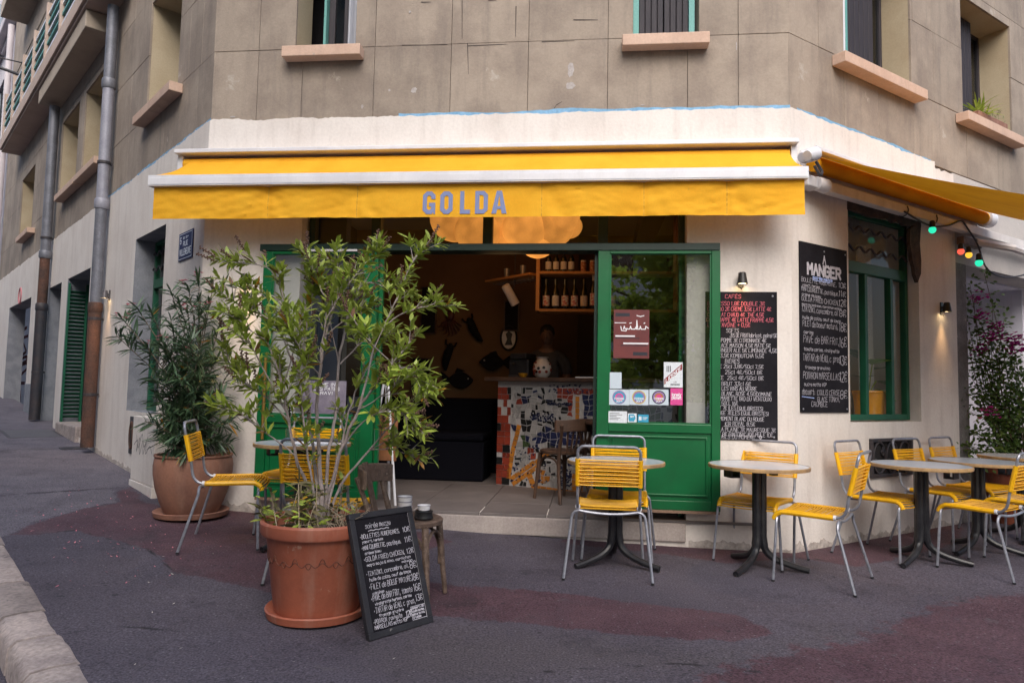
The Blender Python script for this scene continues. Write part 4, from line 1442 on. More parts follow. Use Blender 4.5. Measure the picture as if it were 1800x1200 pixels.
P_red = mk('red_poster_print', (.15, .026, .024), .6, (.11, .02, .02), 6, grain=.05)
P_pale = mk('pale_blue_sticker', (.52, .60, .66), .6, grain=.03)
P_white = mk('white_sticker', (.66, .70, .73), .6)
P_pink = mk('pink_sticker', (.62, .06, .26), .6)
P_blue = mk('blue_sticker', (.03, .30, .46), .6)
P_ink = mk('dark_ink', (.02, .02, .03), .7)
P_dred = mk('dark_red_band', (.24, .025, .03), .6)
P_yel = mk('yellow_ring', (.55, .42, .06), .6)
P_pur = mk('purple_ring', (.25, .16, .35), .6)


def sticker(name, label, cat, rect, mat, group=None):
    x0, x1, z0, z1 = px_rect(rect)
    t = thing(name, label, cat, WF.M @ T((x0 + x1) / 2, GY, z0), group)
    w, h = (x1 - x0) / 2, z1 - z0
    MB().box(-w, w, 0, .0012, 0, h).build('sheet', mat, t)
    return t, w, h
# ================================================================== HAND LETTERING (single-stroke alphabet)
G = {'A': '022842 1535', 'B': '0208283747453505 35444332 02', 'C': '47381807031232 43', 'D': '02082846443202', 'E': '48080242 0535', 'F': '480802 0535', 'G': '47381807031232434525', 'H': '0208 4248 0545', 'I': '2228', 'J': '4843321203',
     'K': '0208 480542', 'L': '080242', 'M': '0208254842', 'N': '02084248', 'O': '180703123243473818', 'P': '02083847463505', 'Q': '180703123243473818 2442', 'R': '02083847463505 2542', 'S': '4738180706354443321203', 'T': '0848 2228',
     'U': '080312324348', 'V': '082248', 'W': '0812253248', 'X': '0248 0842', 'Y': '082548 2522', 'Z': '08480242', '0': '180703123243473818', '1': '072822', '2': '07183847460242', '3': '084825354443321203', '4': '32380444', '5': '4808054544433212 03',
     '6': '38170403123243443505', '7': '084822', '8': '180706153546473818 150403123243443515', '9': '453616071838474432', '€': '473818070312 3243 0636 0434', ',': '2321', '.': '2223', ':': '2425 2223', '/': '0248', '(': '38262432', ')': '18262412',
     '+': '0545 2327', '-': '1535', '*': '24252535', '_': '0242', '&': '420617283703123244', "'": '2827', '!': '2824 2322', 'a': '463616050312324346 4642', 'b': '080203123243453616 05', 'c': '4636160503123243', 'd': '4842 45361605031232 43',
     'e': '04444536160503123243', 'f': '47382722 0636', 'g': '463616050413334446 46413010', 'h': '0802 0516364542', 'i': '2622 2728', 'j': '36312010 3738', 'k': '0802 460442', 'l': '2823 32', 'm': '0602 05162522 25364542', 'n': '0602 0516364542',
     'o': '160503123243453616', 'p': '0600 0516364543321203', 'q': '4640 4536160503123243', 'r': '0602 05163645', 's': '4536160534433212 03', 't': '28233242 0646', 'u': '0603123243 4642', 'v': '062246', 'w': '0612243246', 'x': '0246 0642', 'y': '0624 46240010', 'z': '06460242'}
ACC = {'É': ('E', '2939'), 'È': ('E', '2919'), 'é': ('e', '2738'), 'è': ('e', '2718'), 'œ': ('o', ''), 'Ë': ('E', '1929')}


def glyph(ch):
    acc = ''
    if ch in ACC:
        ch, acc = ACC[ch]
    g = G.get(ch)
    if g is None:
        return []
    out = []
    for st in (g + (' ' + acc if acc else '')).split(' '):
        if len(st) % 2:
            st = st[:-1]
        pts = [(int(st[i]), int(st[i + 1]) - 2) for i in range(0, len(st), 2)]
        if len(pts) == 1 and out:
            out[-1].append(pts[0])
        elif len(pts) > 1:
            out.append(pts)
        # a lone pair continues the stroke before it
    return out


def ribbon(mb, pts, w, y, mi=0):
    n = len(pts)
    for i in range(n - 1):
        a, b = Vector(pts[i]), Vector(pts[i + 1])
        d = b - a
        if d.length < 1e-6:
            continue
        d.normalize()
        nr = Vector((-d.y, d.x)) * w / 2
        e = d * w * .35
        q = [a - e - nr, b + e - nr, b + e + nr, a - e + nr]
        mb.add([(p.x, y - .00002 * (i % 3), p.y) for p in q], [(0, 1, 2, 3)], mi)


def write(mb, text, x, z, h, y, w=None, adv=.78, mi=0, jit=.05, slope=0.0, fit=None, slant=.06):
    """hand-drawn line: cap height h, baseline (x, z); fit = width to squeeze the line into"""
    w = w or h * .13
    widths = []
    for ch in text:
        widths.append(.45 if ch in ' ' else .42 if ch in "il.,:'I1()!" else .86)
    tot = sum(widths) * h * adv
    k = fit / tot if fit else 1.0
    cx = 0.0
    for ch, wd in zip(text, widths):
        cw = wd * h * adv * k
        oz = random.uniform(-jit, jit) * h * .7
        sc = 1 + random.uniform(-jit, jit)
        for st in glyph(ch):
            pts = []
            narrow = ch in "il.,:'I1()!"
            for (gx, gy) in st:
                fxx = ((gx - 2) * .5 + .5 * 4 * .25 * 0 if narrow else (gx - 2)) / 4 * .64 * (h * adv * k if not narrow else h * adv * k * .9) + cw / 2
                fz = gy / 6 * h * sc + oz
                lx = x + cx + fxx + fz * slant + random.uniform(-jit, jit) * h * .12
                pts.append((lx, z + fz + (cx + fxx) * slope + random.uniform(-jit, jit) * h * .12))
            ribbon(mb, pts, w, y, mi)
        cx += cw
    return cx


def write_c(mb, text, xc, z, h, y, **k):
    widths = [.45 if ch == ' ' else .42 if ch in "il.,:'I1()!" else .86 for ch in text]
    tot = k.get('fit') or sum(widths) * h * k.get('adv', .78)
    return write(mb, text, xc - tot / 2, z, h, y, **k)


# ---- stickers on the sliding door
t, w, h = sticker('red_poster', 'dark red poster with white script on the glass door', 'poster', (1079, 544, 1141, 630), P_red)
mb = MB()
y = -.0006
for (a, b, c, d, m) in ((-.9, -.1, .86, .93, 1), (-.95, -.3, .72, .735, 0), (-.9, .2, .44, .47, 0), (-.45, .95, .29, .32, 0), (-.95, .45, .405, .42, 1), (-.6, .9, .255, .27, 1), (.1, .9, .06, .13, 1)):
    flat(mb, a * w, b * w, c * h, d * h, y, m)
for st in ([(.95, .62), (.8, .66), (.78, .6), (.55, .6), (.5, .66), (.45, .6), (.3, .6), (.25, .64), (.2, .6), (.12, .6)], [(.35, .62), (.3, .78), (.28, .6)], [(.12, .6), (0, .6), (-.05, .66), (-.1, .6), (-.35, .6), (-.4, .66), (-.45, .6)], [(-.25, .62), (-.3, .56), (-.55, .57), (-.6, .65)], [(.7, .72), (.75, .73)], [(-.1, .72), (0, .73)], [(.3, .88), (.5, .86), (.7, .88)]):
    ribbon(mb, [(p[0] * w, p[1] * h) for p in st], .007, y - .0003)
mb.build('print', [white_paper, P_ink], t)
t, w, h = sticker('licence_plate', 'white licence sticker with a red diagonal band on the door glass', 'sticker', (1167, 636, 1200, 681), P_white)
mb = MB()
mb.add([(-w * .95, y, h * .1), (-w * .95, y, h * .32), (w * .95, y, h * .95), (w * .95, y, h * .72)], [(3, 2, 1, 0)], 0)
write(mb, 'III', -w * .75, h * .62, h * .22, y - .0003, w=.006, adv=.7, jit=0, slant=0, mi=1)
s0 = math.atan2(h * .63, 1.9 * w)
write(mb, 'LICENCE', -w * .8, h * .17, h * .15, y - .0004, w=.005, adv=.8, slope=math.tan(s0) * .97, jit=0, slant=0, mi=2, fit=1.6 * w)
for k in range(2):
    write_c(mb, ('LOI', 'INDEPENDANCE')[k], .2 * w, h * (.19 - .1 * k), h * .05, y - .0003, w=.002, mi=1, jit=0, fit=(.3 * w, 1.0 * w)[k])
mb.build('print', [P_dred, P_ink, white_paper], t)
for k, rc in enumerate(((1071, 684, 1106, 712), (1106.5, 684, 1140, 712), (1141.5, 684, 1175, 712))):
    t, w, h = sticker('guide_sticker', ('pale', 'yellow ringed', 'orange centred')[k] + ' food guide sticker with a rainbow disc on the door glass', 'sticker', rc, P_pale, 'round guide stickers on the door')
    mb = MB()
    for i, (r, m) in enumerate(((.44, (0, 3, 2)[k]), (.38, (1, 0, 0)[k]), (.27, (4, 1, 5)[k]), (.18, (0, 1, 4)[k]))):
        mb.add([(h * r * math.cos(a * .3142), y - .0001 * i, h * .5 + h * r * math.sin(a * .3142)) for a in range(20)], [tuple(range(20))], m)
    for q in range(2):
        write_c(mb, ('FOODING', '2019')[q], 0, h * (.36 - .17 * q), h * .11, y - .0006, w=.0035, mi=6, jit=0, fit=(h * .62, h * .4)[q], slant=0)
    mb.build('print', [P_pur, P_blue, P_ink, P_yel, P_pink, tor, P_white], t)
t, w, h = sticker('travel_sticker', 'bright pink travel guide sticker on the door glass', 'sticker', (1178.5, 682, 1200, 712), P_pink)
mb = MB()
write_c(mb, 'lonely', 0, h * .54, h * .17, y, w=.005, jit=0, fit=1.6 * w, slant=0)
write_c(mb, 'planet', 0, h * .36, h * .17, y, w=.005, jit=0, fit=1.6 * w, slant=0)
mb.build('print', white_paper, t)
t, w, h = sticker('notice_sticker', 'blank pale notice sticker above the round guide stickers', 'sticker', (1072, 654, 1092.5, 683), P_pale)
t, w, h = sticker('address_sticker', 'white note with small print at the bottom of the door glass', 'sticker', (1069, 722, 1102, 743.5), P_white)
mb = MB()
for k in range(5):
    flat(mb, -w * .85, w * (.2, .5, -.1, .3, .1)[k], h * (.8 - .13 * k), h * (.84 - .13 * k), y)
mb.build('print', P_ink, t)
t, w, h = sticker('blue_badge_sticker', 'small white and blue badge sticker beside the white note', 'sticker', (1103.5, 726, 1119, 742), P_white)
mb = MB()
mb.prism([(-w * .7, .1 * h), (w * .4, .1 * h), (w * .8, .5 * h), (w * .4, .9 * h), (-w * .7, .9 * h), (-w * .85, .5 * h)], y, y + .0004)
write_c(mb, 'GAY', 0, h * .55, h * .2, y - .0006, w=.003, mi=1, jit=0, slant=0)
mb.build('print', [P_blue, white_paper], t)
t, w, h = sticker('card_sticker', 'blue payment card sticker at the bottom of the door glass', 'sticker', (1121, 728, 1140, 742), P_blue)
mb = MB()
flat(mb, -w * .8, -w * .3, h * .25, h * .75, y)
flat(mb, -w * .1, w * .8, h * .55, h * .65, y)
flat(mb, -w * .1, w * .6, h * .35, h * .42, y)
mb.build('print', P_white, t)
t, w, h = sticker('window_poster', 'faded purple poster standing behind the left sliding door glass', 'poster', (533, 668, 607, 728), mk('faded_purple_print', (.14, .12, .17), .7, (.24, .21, .25), 5, .4, .6))
mb = MB()
for k in range(3):
    write_c(mb, ('ONE IN', 'LES PATES', 'RAVI')[k], .1 * w, h * (.84 - .13 * k), h * .09, y, w=.004, fit=w * (.8, 1.2, .6)[k])
mb.build('print', white_paper, t)

# ---- awning letters
def letters_golda(mb, x0, x1, z0, z1, y, t=.006):
    h = z1 - z0
    W5 = (x1 - x0)
    cw = W5 / 5.0
    lw, s = cw * .72, cw * .235

    def oct_(a, b, c, d, k):
        return [(a + k, c), (b - k, c), (b, c + k), (b, d - k), (b - k, d), (a + k, d), (a, d - k), (a, c + k)]
    for i, ch in enumerate('GOLDA'):
        a = x0 + i * cw + cw * .1
        b = a + lw
        if ch == 'O':
            mb.prism(oct_(a, b, z0, z1, lw * .3), y, y + t, holes=[oct_(a + s, b - s, z0 + s, z1 - s, lw * .14)])
        elif ch == 'L':
            mb.prism([(a + .02, z0), (b, z0), (b, z0 + s), (a + .02 + s, z0 + s), (a + .02 + s, z1), (a + .02, z1)], y, y + t)
        elif ch == 'D':
            k = lw * .3
            mb.prism([(a, z0), (b - k, z0), (b, z0 + k), (b, z1 - k), (b - k, z1), (a, z1)], y, y + t, holes=[[(a + s, z0 + s), (b - s - k * .3, z0 + s), (b - s, z0 + s + k * .4), (b - s, z1 - s - k * .4), (b - s - k * .3, z1 - s), (a + s, z1 - s)]])
        elif ch == 'G':
            k = lw * .3
            zc = z0 + h * .5
            mb.prism([(a + k, z0), (b - k * .9, z0), (b - s * .5, z0 + s * .5), (b - s * .35, z0), (b, z0), (b, zc), (a + lw * .5, zc), (a + lw * .5, zc - s * .9), (b - s, zc - s * .9), (b - s, z0 + s * 1.4), (b - s - k * .4, z0 + s), (a + s + k * .4, z0 + s),
                      (a + s, z0 + s + k * .4), (a + s, z1 - s - k * .4), (a + s + k * .4, z1 - s), (b - s - k * .4, z1 - s), (b - s, z1 - s - k * .4), (b - s, z1 - h * .34), (b, z1 - h * .34), (b, z1 - k), (b - k, z1), (a + k, z1), (a, z1 - k), (a, z0 + k)], y, y + t)
        elif ch == 'A':
            m = (a + b) / 2
            mb.prism([(a - .01, z0), (a + s * .85, z0), (a + s * .85 + lw * .075, z0 + h * .2), (b - s * .85 - lw * .075, z0 + h * .2), (b - s * .85, z0), (b + .01, z0), (m + s * .62, z1), (m - s * .62, z1)], y, y + t,
                     holes=[[(a + s * .85 + lw * .11, z0 + h * .33), (b - s * .85 - lw * .11, z0 + h * .33), (m, z1 - h * .14)]])
# ================================================================== AWNINGS
aw = thing('yellow_awning', 'yellow awning half rolled out over the front with white bars and blue grey lettering', 'awning', WF.M @ T(0, 0, 3.16))
Z = 3.16
X0, X1 = -.205, 5.09
MB().box(X0, X1, -.20, -.003, 3.225 - Z, 3.262 - Z).box(X0, X1, -.03, -.003, 3.06 - Z, 3.225 - Z).box(X0, X0 + .05, -.14, -.03, 3.07 - Z, 3.225 - Z).box(X1 - .05, X1, -.14, -.03, 3.07 - Z, 3.225 - Z).build('cassette', white_al, aw, bevel=.006)
MB().tube([(X0 + .06, -.10, 3.145 - Z), (X1 - .06, -.10, 3.145 - Z)], .055, 14).build('roller', yellow_cloth, aw, smooth=True)
BN = .35                                                    # how far the front bar stands out
BX0, BX1 = -.30, 5.10
n = 90
mb = MB()
vs, fs = [], []
for i in range(n + 1):
    t = i / n
    for j in range(7):
        q = j / 6
        xa = X0 + .13 + (X1 - X0 - .2) * t
        xb = BX0 + .02 + (BX1 - BX0 - .04) * t
        x = xa + (xb - xa) * q
        sag = -.03 * math.sin(math.pi * q) + .012 * noise.noise(Vector((x * 1.6, q * 2, 0))) * math.sin(math.pi * min(q + .1, 1))
        vs.append((x, -.145 - (BN - .145) * q, 3.165 - .185 * q + sag - Z))
for i in range(n):
    for j in range(6):
        a = i * 7 + j
        fs.append((a, a + 7, a + 8, a + 1))
mb.add(vs, fs).build('canopy', yellow_cloth, aw, smooth=True)
MB().box(BX0, BX1, -BN - .045, -BN + .03, 2.875 - Z, 2.968 - Z).box(BX0 + .01, BX1 - .01, -BN - .049, -BN - .045, 2.885 - Z, 2.945 - Z).build('front_bar', white_al, aw, bevel=.008)
LX0, LZ1 = WF.px(741, 337, BN)
LX1, LZ0 = WF.px(894, 375.5, BN)
vz1, vz0 = 2.876, WF.px(850, 381, BN)[1]


def val_off(x, q):
    k = min(1, max(0, (abs(x - (LX0 + LX1) / 2) - (LX1 - LX0) / 2 - .05) / .4))
    o = 0
    for s in (.75, 1.52, 3.05, 3.86, 4.5):
        d = x - s
        o += .012 * math.exp(-(abs(d) - q * .18) ** 2 / .004) * (1 - .3 * q) + .01 * math.exp(-d * d / .0006)
    o += .02 * q * noise.noise(Vector((x * 2.3, q, 5))) + .008 * noise.noise(Vector((x * 7 + q * 5, q * 4, 2))) + .006 * noise.noise(Vector((x * 13 - q * 9, q * 7, 7)))
    return o * (.12 + .88 * k)


mb, vs, fs = MB(), [], []
n, m = 260, 14
for i in range(n + 1):
    x = BX0 + .03 + (BX1 - BX0 - .05) * i / n
    for j in range(m + 1):
        q = j / m
        bot = vz0 + .006 * noise.noise(Vector((x * 1.3, 3, 3)))
        vs.append((x, -BN + val_off(x, q), vz1 + (bot - vz1) * q - Z))
for i in range(n):
    for j in range(m):
        a = i * (m + 1) + j
        fs.append((a, a + 1, a + m + 2, a + m + 1))
va = mb.add(vs, fs).build('valance', yellow_cloth, aw, smooth=True)
mb = MB()
letters_golda(mb, LX0, LX1, LZ0 - Z, LZ1 - Z, -BN - .0045, .002)
mb.build('lettering', mk('blue_grey_print', (.20, .24, .42), .8, grain=.05), va)
seam_m = mk('awning_seam', (.72, .36, .03), .9, grain=.2)
for s_ in (.75, 1.52, 3.05, 3.86, 4.5):
    mb = MB()
    for j in range(14):
        q0, q1 = j / 14, (j + 1) / 14
        p_ = [(s_ + dx, -BN + val_off(s_ + dx, q) - .0015, vz1 + (vz0 - vz1) * q - Z) for (dx, q) in ((-.004, q1), (.004, q1), (.004, q0), (-.004, q0))]
        mb.add(p_, [(0, 1, 2, 3)])
    mb.build('seam', seam_m, va)
for x in (.4, 4.6):
    MB().box(x - .02, x + .02, -BN + .03, -.05, 2.90 - Z, 2.94 - Z).build('arm', white_al, aw)
    MB().blob((x, -BN + .10, 2.92 - Z), .03, .03, .03, 10, 7).build('arm_joint', white_al, aw, smooth=True)

ar = thing('amber_awning', 'wide yellow awning rolled out over the terrace seen from below', 'awning', WR.M @ T(0, 0, 3.1))
Z = 3.1
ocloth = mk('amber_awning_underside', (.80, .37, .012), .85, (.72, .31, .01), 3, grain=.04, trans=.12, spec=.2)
X0, X1 = .10, 3.12
MB().box(X0 + .02, X1 + .05, -.16, -.004, 3.215 - Z, 3.25 - Z).box(X0 + .02, X1 + .05, -.03, -.004, 3.0 - Z, 3.215 - Z).build('cassette', white_al, ar, bevel=.005)
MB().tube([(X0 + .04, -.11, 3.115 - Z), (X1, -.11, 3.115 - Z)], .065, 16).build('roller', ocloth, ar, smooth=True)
MB().lathe([(.085, 0), (.09, .02), (.09, .12), (.05, .14)], 18).build('end_cap', white_al, ar, T(X1 + .01, -.11, 3.115 - Z) @ Ry(R_(90)), smooth=True)
for k, x in enumerate((.05, -.03)):
    MB().lathe([(.04, -.06), (.055, -.03), (.055, .06), (.04, .075)], 16).build('end_cap', white_al, ar, T(x - .02, -.12 - .1 * k, 3.15 - .03 * k - Z) @ Ry(R_(70)), smooth=True)
mb, vs, fs = MB(), [], []
for i in range(25):
    for j in range(25):
        a, q = i / 24, j / 24
        vs.append((X0 + .03 + (X1 - X0 - .06) * a, -.16 - 1.9 * q, 3.165 - .83 * q - .02 * math.sin(math.pi * q) - Z))
for i in range(24):
    for j in range(24):
        a = i * 25 + j
        fs.append((a, a + 25, a + 26, a + 1))
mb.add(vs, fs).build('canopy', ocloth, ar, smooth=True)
MB().box(X0, X1, -2.10, -2.03, 2.29 - Z, 2.37 - Z).build('front_bar', white_al, ar, bevel=.008)
bz_ = 2.94
bar_m = mk('grimy_white_bar', (.70, .65, .62), .45, (.60, .55, .52), 3, grain=.05, streak=(.33, .27, .24), streak_amt=.4)
MB().box(.28, 5.2, -.15, -.07, bz_ - .04 - Z, bz_ + .045 - Z).build('support_bar', bar_m, ar, bevel=.005)
MB().lathe([(.03, -.09), (.055, -.08), (.06, -.02), (.06, .05), (.045, .065)], 18).build('bar_joint', white_al, ar, T(.24, -.12, bz_ + .01 - Z) @ Ry(R_(90)), smooth=True)
MB().box(.02, .22, -.14, -.02, bz_ - .03 - Z, bz_ + .06 - Z).build('bracket', white_al, ar, bevel=.01)
MB().tube([(2.95, -.1, 2.84 - Z), (3.3, -.3, 2.79 - Z), (4.9, -.3, 2.74 - Z)], .04, 8).build('arm', bar_m, ar)
MB().box(2.66, 3.05, -.12, -.05, 2.78 - Z, 2.86 - Z).build('arm_bracket', old_wood, ar, bevel=.005)
for x in (1.52, 2.05):
    MB().tube([(x + .055 * math.cos(a * .5236) * 0, -.11 + .052 * math.cos(a * .5236), bz_ - Z + .055 * math.sin(a * .5236)) for a in range(12)], .006, 5, closed=True).build('cable_tie', dark_iron, ar)
MB().tube(smooth_path([(.02, -.2, 3.05 - Z), (.06, -.22, 2.98 - Z), (.12, -.2, 3.02 - Z), (.07, -.18, 3.1 - Z)], 4), .012, 6).build('crank_eye', dark_iron, ar, smooth=True)

# ---- festoon lights
fe = thing('festoon_cable', 'black festoon cable looping under the amber awning', 'cable', WR.M @ T(1.9, -.12, 2.9))
pp = [(1590, 372), (1620, 390), (1642, 398), (1668, 396), (1690, 388), (1700, 400), (1716, 425), (1722, 440), (1732, 468), (1752, 484), (1780, 487), (1820, 478)]
pts = []
for (x, y) in pp:
    u, z = WR.px(x, y, .16)
    pts.append((u - 1.9, -.04, z - 2.9))
MB().tube(smooth_path(pts, 5), .009, 6).build('cable', dark_iron, fe, smooth=True)
for (x, y, c, nm, rr) in ((1639, 404, (.02, .62, .36), 'green festoon bulb hanging alone nearest the window', 1), (1689, 442, (.85, .10, .06), 'red festoon bulb beside the yellow one', .95), (1703, 448, (.85, .45, .04), 'yellow festoon bulb between red and green ones', .95), (1721, 462, (.02, .62, .36), 'green festoon bulb lowest on the cable next to the yellow one', 1.1)):
    u, z = WR.px(x, y, .18)
    b = thing('festoon_bulb', nm, 'bulb', WR.M @ T(u, -.18, z), 'coloured festoon bulbs')
    r = .033 * rr
    bm_ = mk('bulb_plastic', tuple(q * .8 for q in c), .25, emit=c, estr=.75)
    MB().blob((0, 0, 0), r, r, r * 1.05, 16, 10).build('bulb', bm_, b, smooth=True)
    MB().lathe([(r * .75, r * .5), (r * .8, r * 1.1), (r * .7, r * 2.4), (r * .4, r * 2.7)], 14).build('socket', black_metal, b, smooth=True)

# ================================================================== WALL LAMPS
def wall_lamp(label, W_, px, py, s=.88, e=11, mat=None):
    x, z = W_.px(px, py, .06)
    t = thing('wall_lamp', label, 'lamp', W_.M @ T(x, 0, z), 'small black wall spotlights')
    mat = mat or black_lamp
    MB().lathe([(.05 * s, -.055 * s), (.032 * s, .05 * s), (.025 * s, .056 * s)], 20, cap0=False).lathe([(.046 * s, -.05 * s), (.03 * s, .045 * s)], 20, cap0=False).build('shade', mat, t, T(0, -.065 * s, 0), smooth=True)
    MB().box(-.012, .012, -.04 * s, 0, -.012, .012).box(-.02, .02, -.012, 0, -.075 * s, .062 * s).build('bracket', mat, t, bevel=.002)
    MB().lathe([(.044 * s, -.046 * s), (.044 * s, -.04 * s)], 18).build('lens', warm_lens, t, T(0, -.065 * s, 0))
    MB().blob((0, -.02, -.085 * s), .007, .007, .01, 8, 6).build('knob', mat, t)
    ld = bpy.data.lights.new('wall_lamp_light', 'SPOT')
    ld.energy, ld.color, ld.spot_size, ld.spot_blend, ld.shadow_soft_size = e, (1, .58, .25), R_(75), .9, .025
    o = bpy.data.objects.new('wall_lamp_light', ld)
    COL.objects.link(o)
    o.matrix_world = W_.M @ T(x, -.065 * s, z - .06 * s) @ Rx(R_(-14))
    return t


wall_lamp('black cone wall lamp behind the oleander by the left sliding door', WF, 429, 491)
wall_lamp('black cone wall lamp above the drinks chalkboard', WF, 1305, 489)
wall_lamp('black cone wall lamp near the far edge of the right wall', WR, 1665, 540)
wall_lamp('grey wall lamp beside the rusty drainpipe in the side street', WL, 184, 517, .9, 9, mk('grey_lamp_housing', (.12, .11, .115), .4, metal=.3))

# ================================================================== DRAINPIPES
def drainpipe(label, px, py0, py1, r=.06, breaks=()):
    u = WL.px(px[0], px[1], r + .03)[0]
    zt, zb = WL.px(py0[0], py0[1], r + .03)[1], WL.px(py1[0], py1[1], r + .03)[1]
    zs = [zb] + [WL.px(q[0], q[1], r + .03)[1] for q in breaks[0]] + [zt]
    t = thing('drainpipe', label, 'drainpipe', WL.M @ T(u, -r - .03, zb))
    for k in range(len(zs) - 1):
        rr = r * (1.12 if k == 0 else 1.0)
        MB().tube([(0, 0, zs[k] - zb + (.0 if k == 0 else .002)), (0, 0, zs[k + 1] - zb)], rr, 16).build('pipe', breaks[1][k], t, smooth=True)
        if k:
            MB().lathe([(rr * 1.12, -.08), (rr * 1.25, -.06), (rr * 1.25, .03), (rr * 1.1, .05)], 16).build('collar', breaks[1][k - 1 if k == 1 else k], t, T(0, 0, zs[k] - zb), smooth=True)
    for z in breaks[2]:
        MB().lathe([(r * 1.16, -.018), (r * 1.16, .018)], 16).box(-.015, .015, 0, r + .03, -.015, .015).build('bracket', dark_iron, t, T(0, 0, z - zb), bevel=.002)


drainpipe('tall drainpipe of zinc over rusty iron on the side wall near the corner', (170, 500), (201, 10), (154, 786), .068, ([(163, 540), (177, 358), (190, 148)], [rust, zinc, zinc_pale, zinc], [4.0, 2.0, 1.05]))
drainpipe('far dark drainpipe beside the narrow green door up the side street', (72, 560), (95, 190), (58, 737), .075, ([(69, 540), (74, 450)], [dark_iron, rust, zinc], [3.6, 1.35]))

# ================================================================== STREET SIGN
sx, sz = WL.px(342, 402)
ex, ez = WL.px(314.5, 461)
sg = thing('street_sign', 'small dark blue enamel street name plate near the corner', 'sign', WL.M @ T((sx + ex) / 2, -.004, (sz + 2.38) / 2))
w, h = abs(sx - ex) / 2, .135
MB().box(-w, w, -.006, 0, -h, h).build('plate', mk('blue_enamel', (.014, .015, .085), .6, grain=.05, spec=.2), sg, bevel=.003)
mb = MB()
y = -.0072
for (a, b, c, d) in ((-w * .9, w * .9, h * .86, h * .9), (-w * .9, w * .9, -h * .9, -h * .86), (-w * .9, -w * .87, -h * .86, h * .86), (w * .87, w * .9, -h * .86, h * .86)):
    flat(mb, a, b, c, d, y)
write(mb, '5', -w * .78, h * .25, h * .42, y, w=.012, jit=0, slant=0)
write_c(mb, '1er Arr', 0, h * .5, h * .2, y, w=.006, jit=0, slant=0, fit=w * .8)
write_c(mb, 'RUE', 0, h * .02, h * .3, y, w=.01, jit=0, slant=0, fit=w * .7)
write_c(mb, 'VILLENEUVE', 0, -h * .62, h * .42, y, w=.011, jit=0, slant=0, fit=w * 1.6)
mb.build('lettering', mk('enamel_white', (.6, .6, .66), .4), sg)

# ================================================================== WALL CHALKBOARDS
def screws(t, pts, y):
    for (x, z) in pts:
        MB().lathe([(.008, 0), (.008, .003), (.005, .005)], 10).build('screw', steel, t, T(x, y, z) @ Rx(R_(90)))


x0 = fx(WF, 1240, 600, .012)
x1, z1 = WF.px(1366, 513, .012)
_, z0 = WF.px(1366, 775, .012)
dbd = thing('drinks_chalkboard', 'black drinks price board behind the open sliding door below a lamp', 'chalkboard', WF.M @ T(x0, -.001, z0))
w, h = x1 - x0, z1 - z0
MB().box(0, w, -.010, 0, 0, h).build('board', slate, dbd, bevel=.002)
screws(dbd, [(w - .035, h - .035), (w - .03, .03)], -.010)
mb = MB()
HX = lambda px: (fx(WF, px, 600, .012) - x0)
VZ = lambda py: (WF.px(1310, py, .012)[1] - z0)
rows_d = [(523, 'CAFÉS', 1274, 1303, 1), (535.5, 'EXPRESSO 1,8€ DOUBLE 3€', 1243, 1345, 1), (545, 'CORTADO 2€ CRÈME 3,5€ LATTÉ 4€', 1243, 1356, 1), (555, 'CHOCOLAT CHAUD 4€  THÉ 4,5€', 1243, 1343, 1), (564, 'CAFÉ FRAPPÉ 4€ LATTÉ FRAPPÉ 4,5€', 1241, 1360, 1), (573, "LAIT D'AVOINE + 0,5€", 1243, 1319, 1),
          (583, 'SOFTS', 1276, 1299, 0), (591, 'JUS DE FRUIT(abricot, poire) 5€', 1282, 1366, 0), (600, 'JUS DE POMME 3€ CITRONNADE 4€', 1243, 1347, 0), (609, 'THÉ GLACÉ MAISON 4,5€ MATÉ 5€', 1243, 1355, 0), (617.5, 'COCA GINGER ALE 5€ LIMONADE 4,5€', 1243, 1366, 0), (627, 'TONIC 3,5€ KOMBUTCHA 5,5€', 1243, 1343, 0),
          (637, 'BIÈRES', 1274, 1300, 0), (646, 'BLONDE 25cl 3,8€/50cl 7,5€', 1243, 1342, 0), (656, 'IPA       25cl 4€/50cl 8€', 1243, 1340, 0), (666, 'AMBRÉE  25cl 4€/50cl 8€', 1243, 1342, 0), (676.5, 'CIDRE BRUT 33cl 6€', 1243, 1320, 0), (685, 'LES VINS AU VERRE', 1268, 1330, 0), (694, 'ROUGE, BLANC, ROSÉ 4,5€(DOMAINE', 1243, 1356, 0),
          (702.5, 'DE CAMARETTE BIO DU VENTOUX)', 1247, 1356, 0), (711, 'PICHET 50CL 16€', 1243, 1297, 0), (719.5, 'PET NAT 7€ (LES EQUILIBRISTES)', 1243, 1341, 0), (728, 'VIN ROUGE 7€(LES EQUILIBRISTES)', 1243, 1351, 0), (738, 'VIN DU MOMENT BLANC OU ROUGE', 1243, 1343, 0), (747, 'KIR ROYAL 8,5€', 1274, 1327, 0),
          (757, 'CASA LA PLAINE 3€ MAURESQUE 3€', 1243, 1363, 0), (765.5, 'SPRITZ 8€ GINTONIC 10€ MULE 10€', 1243, 1358, 0), (773 - 3, 'COCKTAILS DU MOMENT', 1243, 1327, 0)]
hh = (VZ(528) - VZ(533.8))
for (py, tx, a, b, m) in rows_d:
    write(mb, tx, HX(a), VZ(py + 1.5), hh * 1.15, -.0112, w=.0028, mi=m, fit=HX(b) - HX(a), jit=.05)
flat(mb, HX(1272), HX(1308), VZ(750.2), VZ(749.5), -.0112)
ribbon(mb, [(HX(1336 + 2.6 * math.sin(a) ** 3), VZ(767.5) + .014 * (math.cos(a) - .4 * math.cos(2 * a))) for a in [k * .393 for k in range(17)]], .005, -.0112)
mb.build('lettering', [chalk, chalk_pink], dbd)

